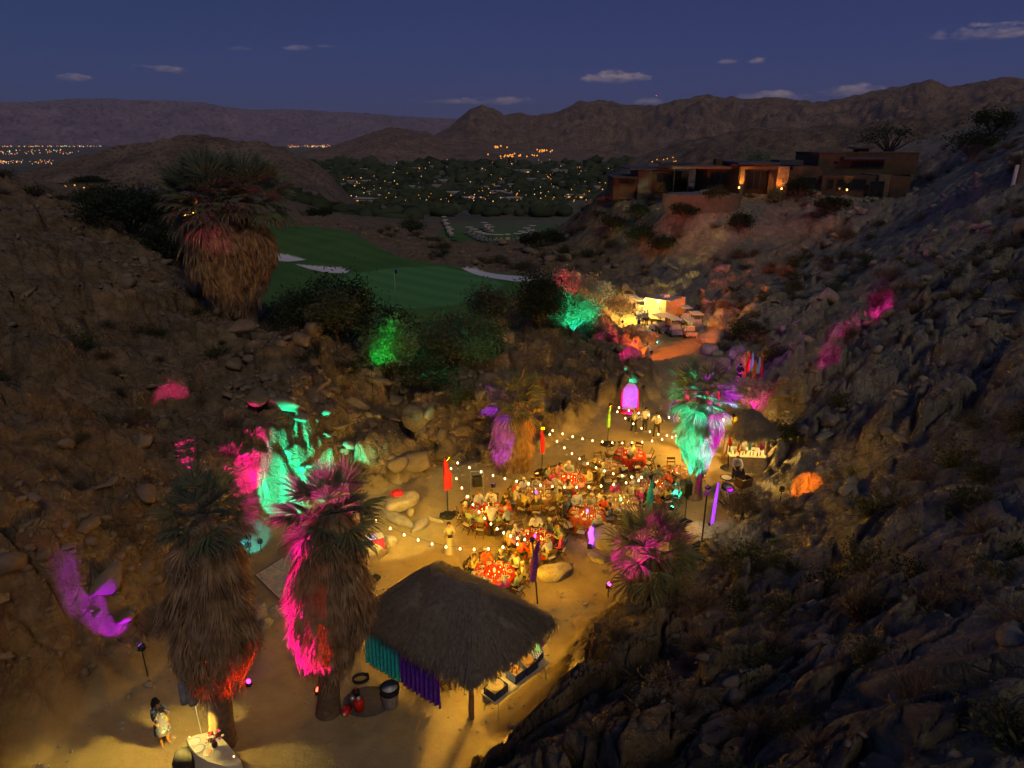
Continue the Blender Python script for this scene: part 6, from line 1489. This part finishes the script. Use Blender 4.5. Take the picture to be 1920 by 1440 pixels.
# catering trailer
A, B, D = pz(1246, 607), pz(1208, 601), pz(1280, 602); tr = empty('catering_trailer', A, 0, 'tan box trailer with a rooftop fan unit and two lit bulbs on its wall', 'trailer')
u_ = B - A; v_ = D - A; u_ *= 1.05; v_ *= 1.05; m_tr = C_('trailer_tan', (.50, .38, .20), rough=.6); Ht = 2.45
MB().add([(0, 0, .35), u_ + Vector((0, 0, .35)), u_ + v_ + Vector((0, 0, .35)), v_ + Vector((0, 0, .35)), (0, 0, Ht), u_ + Vector((0, 0, Ht)), u_ + v_ + Vector((0, 0, Ht)), v_ + Vector((0, 0, Ht))],
         [(0, 1, 2, 3), (7, 6, 5, 4), (0, 4, 5, 1), (1, 5, 6, 2), (2, 6, 7, 3), (3, 7, 4, 0)]).build('box_body', m_tr, tr)
cc = (u_ + v_) / 2; MB().box((cc.x, cc.y, Ht + .03), (u_.length * 1.03, v_.length * 1.03, .05), rz=math.atan2(u_.y, u_.x)).build('roof', C_('roof_grey', (.42, .40, .40)), tr)
MB().box((cc.x, cc.y + .2, Ht + .2), (.8, .7, .28), rz=.4, taper=.8).build('roof_unit', m_white, tr)
for k in range(3): MB().lathe([(.10, 0), (.10, .12), (.05, .18)], 8, (v_.x * .85 + u_.x * (.1 + k * .12) * 0 - .0 + k * .25 - .3, v_.y * .8 - k * .05, Ht + .05)).build('roof_vent', m_white, tr)
out = Vector((u_.y, -u_.x, 0)).normalized(); out = out if out.y < 0 else -out
for k, f in enumerate((.12, .42, .72)): MB().box(Vector(u_ * (f + .08)) + out * .015 + Vector((0, 0, 1.3)), (.035, .03, 1.9), rz=math.atan2(u_.y, u_.x)).build('panel_joint', m_wood, tr)
MB().box(Vector(u_ * .28) + out * .03 + Vector((0, 0, 1.55)), (.10, .06, .35), rz=math.atan2(u_.y, u_.x)).build('door_handle', m_black, tr)
for f in (.25, .75): MB().tube([v_ * f + Vector((.06, -.05, .3)), v_ * f + Vector((.16, -.2, .3))], .3, 12).build('wheel', m_black, tr)
for k, f in enumerate((.33, .97)):
    L = u_ * f + out * .14 + Vector((0, 0, Ht - .22)); MB().lathe([(.001, -.07), (.06, -.02), (.06, .04), (.001, .08)], 8, L, cap=False).build('wall_bulb', glow('wall_bulb', (1, .62, .3), 26), tr)
    add_light('wall_light', 'POINT', A + L + out * .6, 1100, (1, .62, .16), tr, None, .06)
add_light('road_wash', 'SPOT', A + u_ * .5 + out * .6 + Vector((0, 0, 2.5)), 6500, (1, .62, .18), tr, G(1235, 690), 150, .1)

# ------------------------------------------------------------------ the big desert house
m_stucco = C_('adobe_stucco', (.085, .058, .038), rough=.95, scale=1.2, bump=.2); m_stucco2 = C_('pale_stucco', (.13, .105, .075), rough=.95, scale=1.2); m_roof = C_('slate_roof', (.07, .07, .085), rough=.8)
m_pane = C_('dark_window_glass', (.015, .018, .022), rough=.12, spec=.8); m_frame = C_('bronze_frame', (.05, .035, .025)); m_beam = C_('stained_beam', (.20, .10, .045))
YH = 103.0
def HX(px, y=YH): return py_(px, 350, y).x
def HZ(py, y=YH): return py_(1400, py, y).z
def blk(root, name, mat, x0, x1, z0, z1, y0, y1, **k):
    a, b_ = HX(x0, y0), HX(x1, y0); zt, zb_ = (z1, z0)
    return MB().box(((a + b_) / 2 - root.location.x, (y0 + y1) / 2 - root.location.y, (zt + zb_) / 2 - root.location.z), (b_ - a, y1 - y0, zt - zb_)).build(name, mat, root)
def window(root, x0, x1, py0, py1, y0, cols=2, nm='window', lit=False):
    a, b_ = HX(x0, y0), HX(x1, y0); zt, zb_ = HZ(py0, y0), HZ(py1, y0); cx, cz = (a + b_) / 2 - root.location.x, (zt + zb_) / 2 - root.location.z; yy = y0 - root.location.y
    fr = MB(); w_, h_ = b_ - a, zt - zb_
    for s in (-1, 1): fr.box((cx + s * w_ / 2, yy - .04, cz), (.10, .14, h_ + .1)).box((cx, yy - .04, cz + s * h_ / 2), (w_ - .1, .14, .10))
    for k in range(1, cols): fr.box((cx - w_ / 2 + w_ * k / cols, yy - .04, cz), (.07, .12, h_ - .1))
    f_ = fr.build(nm, m_frame, root)
    for k in range(cols): MB().box((cx - w_ / 2 + w_ * (k + .5) / cols, yy - .012, cz), (w_ / cols - .08, .02, h_ - .1)).build('pane', m_pane if not lit else glow('lit_pane', (1, .42, .10), .5), f_)
hs_ = empty('desert_house', (HX(1480), YH, 9.0), 0, 'large flat roofed adobe house with a lit portico and an upper storey', 'house'); Z = lambda py: HZ(py)
blk(hs_, 'wall', m_stucco, 1540, 1645, 8.6, Z(330), YH, YH + 9); blk(hs_, 'wall', m_stucco2, 1646, 1668, 8.4, Z(328), YH - .6, YH + 8); blk(hs_, 'wall', m_stucco, 1669, 1706, 8.6, Z(331), YH - .3, YH + 8)
blk(hs_, 'upper_wall', m_stucco, 1528, 1712, Z(331), Z(289), YH + 5, YH + 14); blk(hs_, 'upper_roof', m_roof, 1575, 1660, Z(300), Z(296), YH + 3.6, YH + 12)
blk(hs_, 'parapet', m_stucco, 1526, 1714, Z(289), Z(287), YH + 4.9, YH + 14.1); blk(hs_, 'chimney', m_stucco, 1598, 1618, Z(289), Z(279), YH + 8, YH + 9.5); blk(hs_, 'chimney_cap', m_roof, 1590, 1626, Z(280), Z(277), YH + 7.6, YH + 9.9)
window(hs_, 1590, 1650, 303, 314, YH + 5, 5); window(hs_, 1556, 1563, 302, 308, YH + 5, 1); window(hs_, 1550, 1562, 336, 355, YH, 1); window(hs_, 1568, 1622, 336, 357, YH, 4); window(hs_, 1630, 1657, 340, 369, YH - .6, 2, 'patio_door')
blk(hs_, 'wall', m_stucco, 1476, 1539, 8.8, Z(319), YH + 1, YH + 10); blk(hs_, 'curved_parapet', m_stucco, 1482, 1534, Z(319), Z(313), YH + 1.1, YH + 10)
window(hs_, 1500, 1528, 333, 356, YH + 1, 2)
blk(hs_, 'stone_pier', C_('stacked_stone', (.26, .17, .10), scale=4, var=.5, bump=.6), 1455, 1476, 8.8, Z(312), YH - .4, YH + 3)
blk(hs_, 'portico_roof', m_roof, 1380, 1458, Z(308), Z(304), YH - 1.5, YH + 8); blk(hs_, 'portico_beam', m_beam, 1383, 1454, Z(317), Z(311), YH - 1.2, YH - .9); blk(hs_, 'portico_column', m_stucco2, 1386, 1394, 8.8, Z(311), YH - 1.0, YH - .2)
blk(hs_, 'back_wall', m_stucco, 1366, 1455, 8.8, Z(309), YH + 3.5, YH + 8); window(hs_, 1400, 1446, 321, 354, YH + 3.5, 4, 'glass_wall')
blk(hs_, 'wall', m_stucco, 1325, 1366, 8.8, Z(318), YH + 2, YH + 9); window(hs_, 1330, 1358, 322, 346, YH + 2, 3); blk(hs_, 'wing_roof', m_beam, 1258, 1368, Z(316), Z(312), YH - 1, YH + 9)
blk(hs_, 'roof_slab', m_roof, 1238, 1300, Z(310), Z(308), YH + 6, YH + 12)
for x in (1289, 1262): blk(hs_, 'steel_post', m_frame, x, x + 1.6, 8.8, Z(316), YH - .6, YH - .4)
blk(hs_, 'chimney', m_stucco, 1338, 1350, Z(314), Z(300), YH + 5, YH + 6.5); blk(hs_, 'clerestory', m_roof, 1456, 1500, Z(311), Z(302), YH + 4, YH + 8)
def Lh(px, py, y, w_, c, tgt=None, ang=120): return add_light('house_light', 'SPOT', (HX(px, y), y, HZ(py, y)), w_, c, hs_, tgt, .08, ang, .7)
Lh(1386, 352, YH - 2.2, 900, (1, .34, .04), (HX(1390), YH - .5, HZ(325)), 60); Lh(1462, 354, YH - 1.6, 300, (1, .34, .04), (HX(1462), YH, HZ(330)), 80); Lh(1425, 318, YH + 1.5, 120, (1, .45, .12), (HX(1425), YH + 3, 9), 150); Lh(1589, 350, YH - 1.0, 120, (1, .4, .06), (HX(1589), YH, HZ(335)), 50)
gw = MB(); 
for x, py_0 in ((1386, 352), (1466, 354), (1589, 356)): gw.lathe([(.001, -.05), (.10, 0), (.10, .18), (.001, .24)], 8, (HX(x, YH - 1.2) - hs_.location.x, -1.2, HZ(py_0) - 9.0), cap=False)
gw.build('porch_lamp', glow('porch_lamp', (1, .42, .08), 8), hs_)
# terrace
tw_ = empty('terrace_wall', (HX(1305), YH - 6, 10.2), 0, 'curved retaining wall round the pool terrace below the big house', 'wall'); b = MB(); V_ = []; n = 26
for k in range(n + 1):
    a = math.pi * (1.05 + .9 * k / n); x = 5.6 * math.cos(a); y = 4.2 * math.sin(a) + 3
    V_ += [(x, y, -1.8), (x, y, .7), (x * .95, y * .95 + .2, .7), (x * .95, y * .95 + .2, -1.8)]
b.V = V_; b.F = [(4 * k + i, 4 * k + 4 + i, 4 * k + 4 + (i + 1) % 4, 4 * k + (i + 1) % 4) for k in range(n) for i in range(4)] + [(3, 2, 1, 0), (4 * n, 4 * n + 1, 4 * n + 2, 4 * n + 3)]; b.build('retaining_wall', m_stucco2, tw_)
MB().lathe([(4.9, .60), (4.9, .65)], 26).build('pool_deck', C_('pool_deck_stone', (.16, .17, .20)), tw_, loc=(0, 2.6, 0), scale=(1, .7, 1))
h2 = empty('guest_house', (HX(1200, 112), 112, 9.5), 0, 'low pale walled house with thin grey roofs beside the big adobe house', 'house')
for (a, b__, z0, z1, y0, y1, m_, nm) in ((1196, 1222, 9, HZ(320, 112), 112, 120, m_stucco2, 'wall'), (1150, 1196, 9, HZ(334, 112), 113, 120, m_stucco, 'wall'), (1222, 1290, 9, HZ(322, 112), 114, 121, m_stucco, 'wall'), (1180, 1262, HZ(318, 112), HZ(315.5, 112), 110.5, 121, m_roof, 'roof'), (1148, 1200, HZ(333, 112), HZ(331, 112), 111.5, 121, m_roof, 'roof')): blk(h2, nm, m_, a, b__, z0, z1, y0, y1)
window(h2, 1230, 1275, 326, 342, 114, 4); window(h2, 1160, 1190, 336, 344, 113, 3)
pe = py_(1908, 330, 66); h3 = empty('hillside_villa', pe, -.6, 'tan villa corner jutting from the hillside at the frame edge', 'house'); MB().box((2.6, 2.5, 1.2), (5, 5, 5.2)).build('wall', m_stucco2, h3); MB().tube([(-.2, -.6, -2.6), (-.2, -.6, 1.0)], .15, 8).build('post', m_white, h3); MB().box((2.6, 2.5, 3.95), (5.8, 5.8, .25)).build('roof', m_roof, h3)
for i, (x, y, t_, r__, f, h_, mt, l) in enumerate(((1415, 300, 118, 4.2, .6, 4.2, m_lite, 'rounded tree rising behind the portico roof of the big house'), (1665, 285, 126, 6, .5, 5.0, m_dark, 'wide dark tree behind the upper storey of the big house'),
        (1500, 345, 97, 2.4, .7, 1.6, m_dark, 'dark bush before the middle of the big house'), (1455, 350, 98, 1.2, .9, 1.0, m_lite, 'small spiky plant lit orange by the stone pier'), (1205, 375, 96, 2.8, .6, 1.6, m_dark, 'dark bush on the slope under the pale guest house'),
        (1285, 392, 94, 2.4, .6, 1.4, m_dark, 'dark bush hugging the middle of the terrace wall'), (1340, 392, 94, 2.2, .6, 1.4, m_oliv, 'olive bush at the house end of the terrace wall'),
        (1245, 395, 93, 2.2, .6, 1.2, m_dark, 'mid slope bush under the pool terrace'), (1390, 385, 92, 2.3, .6, 1.2, m_dark, 'dark bush on the slope under the portico'), (1560, 385, 90, 2.6, .5, 1.2, m_dark, 'dark bush on the slope under the patio door'),
        (1270, 345, 105, 2.0, .7, 1.4, m_dark, 'hedge like bush beside the pool terrace'), (1810, 330, 88, 3.4, .7, 2.2, m_dark, 'dark palo verde on the hill beside the villa corner'), (1850, 290, 92, 3.0, .7, 2.2, m_dark, 'dark bush higher up the hill over the palo verde'),
        (1150, 440, 104, 2.6, .6, 1.2, m_dark, 'dark bush on the flank of the rocky knoll'), (1195, 410, 102, 2.4, .6, 1.2, m_dark, 'dark bush near the knoll top'), (1000, 470, 104, 2.4, .6, 1.2, m_dark, 'dark bush between bunker and parked carts'),
        (1030, 450, 112, 3.0, .6, 1.6, m_dark, 'broad dark bush at the knoll foot beside the cart cluster'), (770, 440, 128, 3.0, .5, 1.6, m_oliv, 'grey green bush behind the golf green'), (600, 430, 135, 3.4, .5, 1.6, m_dark, 'dark bush in the rough behind the fairway crest'))):
    tree('leafy_bush' if r__ < 3 else 'leafy_tree', on(x, y, t_), r__, f, h_, l, mt, 300 + i, 1500, 18, .20, 'bush' if r__ < 3 else 'tree')

# glowing house beyond the ridge
gh = empty('glowing_house', on(300, 415, 108), .15, 'house beyond the ridge glowing orange between dark trees', 'house'); MB().box((0, 3, 1.6), (13, 6, 3.4)).build('wall', m_stucco2, gh); MB().box((-.5, 2.4, 3.5), (14.5, 8, .35)).build('roof', m_roof, gh)
for k in range(4): MB().box((-5 + k * 3.2, -.06, 1.5), (1.5, .10, 1.9)).build('window', m_pane, gh)
for x, w_ in ((-4.2, 700), (0.5, 500), (4.6, 700)): add_light('garden_light', 'SPOT', gh.location + Vector((x, -2.6, .3)), w_, (1, .36, .03), gh, gh.location + Vector((x * 1.05, 0, 2.6)), .1, 120, .8)
gl_ = MB()
for x in (-4.2, .5, 4.6): gl_.lathe([(.08, 0), (.10, .2), (.001, .26)], 8, (x, -2.4, .35))
gl_.build('path_lamp', glow('path_lamp', (1, .5, .1), 6), gh)
gw_ = empty('garden_wall', on(160, 362, 140), .1, 'low garden wall lit amber on the rise beyond the ridge', 'wall'); MB().box((0, 0, .9), (14, .4, 2.0)).build('masonry', m_stucco2, gw_); MB().box((0, 0, 1.95), (14.4, .55, .12)).build('coping', m_stucco, gw_); add_light('wall_wash', 'SPOT', gw_.location + Vector((-3, -3, .4)), 500, (1, .42, .05), gw_, gw_.location + Vector((-3, 0, 1)), .1, 140, .8)

# ------------------------------------------------------------------ the town in the valley
q = np.random.default_rng(77); V1, F1 = ico(1); Vs, Fs, off = [], [], 0
def far_pt(px, py): # where this line of sight meets the valley floor
    d = ray(px, py); t = 200.0
    for _ in range(420):
        x, y = d[0] * t, d[1] * t; z = CAM_H + d[2] * t; g = float(far_h(np.array([x]), np.array([y]))[0])
        if z < g: break
        t *= 1.012
    return Vector((d[0] * t, d[1] * t, g))
VAL = [(470, 1160, 306, 408, 2100), (60, 330, 325, 345, 60), (1150, 1300, 296, 322, 120), (540, 800, 395, 425, 60)]
for (x0, x1, y0, y1, n) in VAL:
    for k in range(n):
        x = q.uniform(x0, x1); y = y0 + (y1 - y0) * q.uniform() ** .8
        if (y > 378 and x > 1060) or (y > 396 + 9 * math.sin(x * .05) and q.uniform() < .7): continue
        p = far_pt(x, y); r = p.length; s = q.uniform(2.4, 5.0) * np.clip(r / 600, .8, 2.2)
        v = V1 * (1 + .28 * q.normal(size=V1.shape)) * [s * q.uniform(.8, 1.6), s, s * q.uniform(.55, .9)] + [p.x, p.y, p.z + s * .45]
        Vs.append(v); Fs.append(F1 + off); off += len(v)
tag(link('valley_trees', np_mesh('valley_trees', np.concatenate(Vs), np.concatenate(Fs)), leaf_mat('valley_foliage', (.05, .075, .035), (.15, .18, .085), .8, .02)), 'mass of garden trees filling the valley town', None, None, 'stuff')
HM = []
for k in range(5):
    HM.append((q.uniform(12, 22), q.uniform(8, 13), q.uniform(3.0, 4.6)))
m_pal = C_('town_wall', (.42, .34, .27), var=.2, scale=.3); m_rf = C_('town_roof', (.50, .45, .45), var=.3, scale=.2)
wl = MB().box((0, 0, 0), (1, 1, 1)).mesh('house_block')
wlit = glow('town_window', (1, .50, .14), 1.0)
hx = [(745, 364), (700, 372), (1095, 327), (780, 350), (655, 352), (640, 338), (850, 366), (905, 358), (960, 352), (1010, 345)] + [(q.uniform(600, 1130), q.uniform(312, 388)) for _ in range(62)]
for i, (x, y) in enumerate(hx):
    if y > 376 and x > 1040: continue
    p = far_pt(x, y); r = p.length; w_, d_, h_ = HM[i % 5]; sc = .75 + .3 * (r > 700); rz = q.uniform(-.5, .5)
    if i in (0, 2): w_ *= 1.8
    rt_ = empty('town_house', p, rz); tag(rt_, ['low flat roofed house among trees in the valley town', 'pale stucco house with warm lit windows in the valley town', 'broad roofed house half hidden by valley trees'][i % 3] if i not in (0, 2) else ['long white roofed clubhouse nearest the golf rough', '', 'long pale building beyond the rocky knoll'][i], 'house', None if i in (0, 2) else ['low roofed houses of the valley town', 'pale lit houses of the valley town', 'broad roofed houses of the valley town'][i % 3])
    link('wall', wl, m_pal, rt_, loc=(0, 0, h_ * sc / 2), scale=(w_ * sc, d_ * sc, h_ * sc)); link('roof', wl, m_rf, rt_, loc=(0, -.2, h_ * sc + .25), scale=(w_ * sc * 1.06, d_ * sc * 1.1, .5))
    for k in range(3 if i % 3 else 2): link('window', wl, wlit if q.uniform() < .6 else m_pane, rt_, loc=(w_ * sc * (-.33 + .3 * k), -d_ * sc / 2 - .03, h_ * sc * .45), scale=(w_ * sc * .12, .1, h_ * sc * .34))
def light_field(name, label, pts, cols):
    groups = {}
    for (p, s, c) in pts: groups.setdefault(c, []).append((p, s))
    root = None; octa = np.array([(1, 0, 0), (-1, 0, 0), (0, 1, 0), (0, -1, 0), (0, 0, 1), (0, 0, -1)], float); of = np.array([(0, 2, 4), (2, 1, 4), (1, 3, 4), (3, 0, 4), (2, 0, 5), (1, 2, 5), (3, 1, 5), (0, 3, 5)])
    for c, L in groups.items():
        V_ = np.concatenate([octa * s + np.array(p) for p, s in L]); F_ = np.concatenate([of + 6 * k for k in range(len(L))])
        tag(link(name, np_mesh(name, V_, F_), glow('light_dot_%d' % c, *cols[c])), label[c], None, None, 'stuff')
cols = {0: ((1, .36, .05), 1.0), 1: ((1, .62, .30), 1.1), 2: ((1, .16, .10), 1.2), 3: ((.4, 1, .7), 1.2)}
pts = []
for k in range(260):
    p = far_pt(q.uniform(600, 1150), q.uniform(304, 392)); pts.append((tuple(p + Vector((0, 0, q.uniform(2, 6)))), q.uniform(.3, .7) * np.clip(p.length / 800, .4, 1.5), 0 if q.uniform() < .8 else 1))
for (x, y, n, dx, dy) in ((960, 292, 22, 40, 4), (1020, 283, 12, 25, 3), (935, 275, 10, 15, 3), (1250, 300, 8, 40, 8), (880, 370, 14, 90, 12), (140, 352, 8, 30, 6)):
    for k in range(n):
        p = pt(x + q.normal() * dx * .5, y + q.normal() * dy * .5, 1700 if y < 300 else 500 if x > 600 else 132); pts.append((tuple(p), 2.2 if y < 300 else .5 if x > 600 else .2, 0))
for (x0, x1, y0, y1, n) in ((0, 190, 272.5, 276, 130), (-60, 150, 282, 291, 70), (-60, 100, 302, 318, 90), (540, 650, 272.5, 277, 110), (-200, 0, 273, 310, 60)):
    for k in range(n):
        p = far_pt(q.uniform(x0, x1), q.uniform(y0, y1)); u = q.uniform(); pts.append((tuple(p + Vector((0, 0, 8))), q.uniform(.5, 1.2) * p.length / 1500., 0 if u < .55 else 1 if u < .85 else 2 if u < .96 else 3))
light_field('town_lights', {0: 'amber street and garden lights of the valley towns', 1: 'white street lights of the valley towns', 2: 'red lights in the far city', 3: 'greenish lights in the far city'}, pts, cols)
ts = MB().lathe([(.001, -1), (1, 0), (.001, 1)], 6, cap=False); tag(ts.build('aircraft_light', glow('aircraft_light', (1, .12, .08), 4), None, loc=pt(1231, 179, 2400), scale=1.1), 'tiny red light of an aircraft above the mountain crest', 'aircraft light')

# ------------------------------------------------------------------ the evening air
hb = bpy.data.meshes.new('haze'); X0, X1, Y0, Y1, Z0, Z1 = -42000, 42000, -3000, 46500, -125, 1900
hb.from_pydata([(x, y, z) for z in (Z0, Z1) for (x, y) in ((X0, Y0), (X1, Y0), (X1, Y1), (X0, Y1))], [], [(3, 2, 1, 0), (4, 5, 6, 7), (0, 1, 5, 4), (1, 2, 6, 5), (2, 3, 7, 6), (3, 0, 4, 7)])
hm = bpy.data.materials.new('evening_haze'); hm.use_nodes = True; t = NT(hm.node_tree); t.n.clear(); pv = t.new('ShaderNodeVolumePrincipled'); pv.inputs['Color'].default_value = (.80, .84, 1.0, 1); pv.inputs['Density'].default_value = 2.2e-5
o_ = t.new('ShaderNodeOutputMaterial'); t.lk(pv.outputs[0], o_.inputs['Volume']); tag(link('haze', hb, hm), None, None, None, 'stuff')
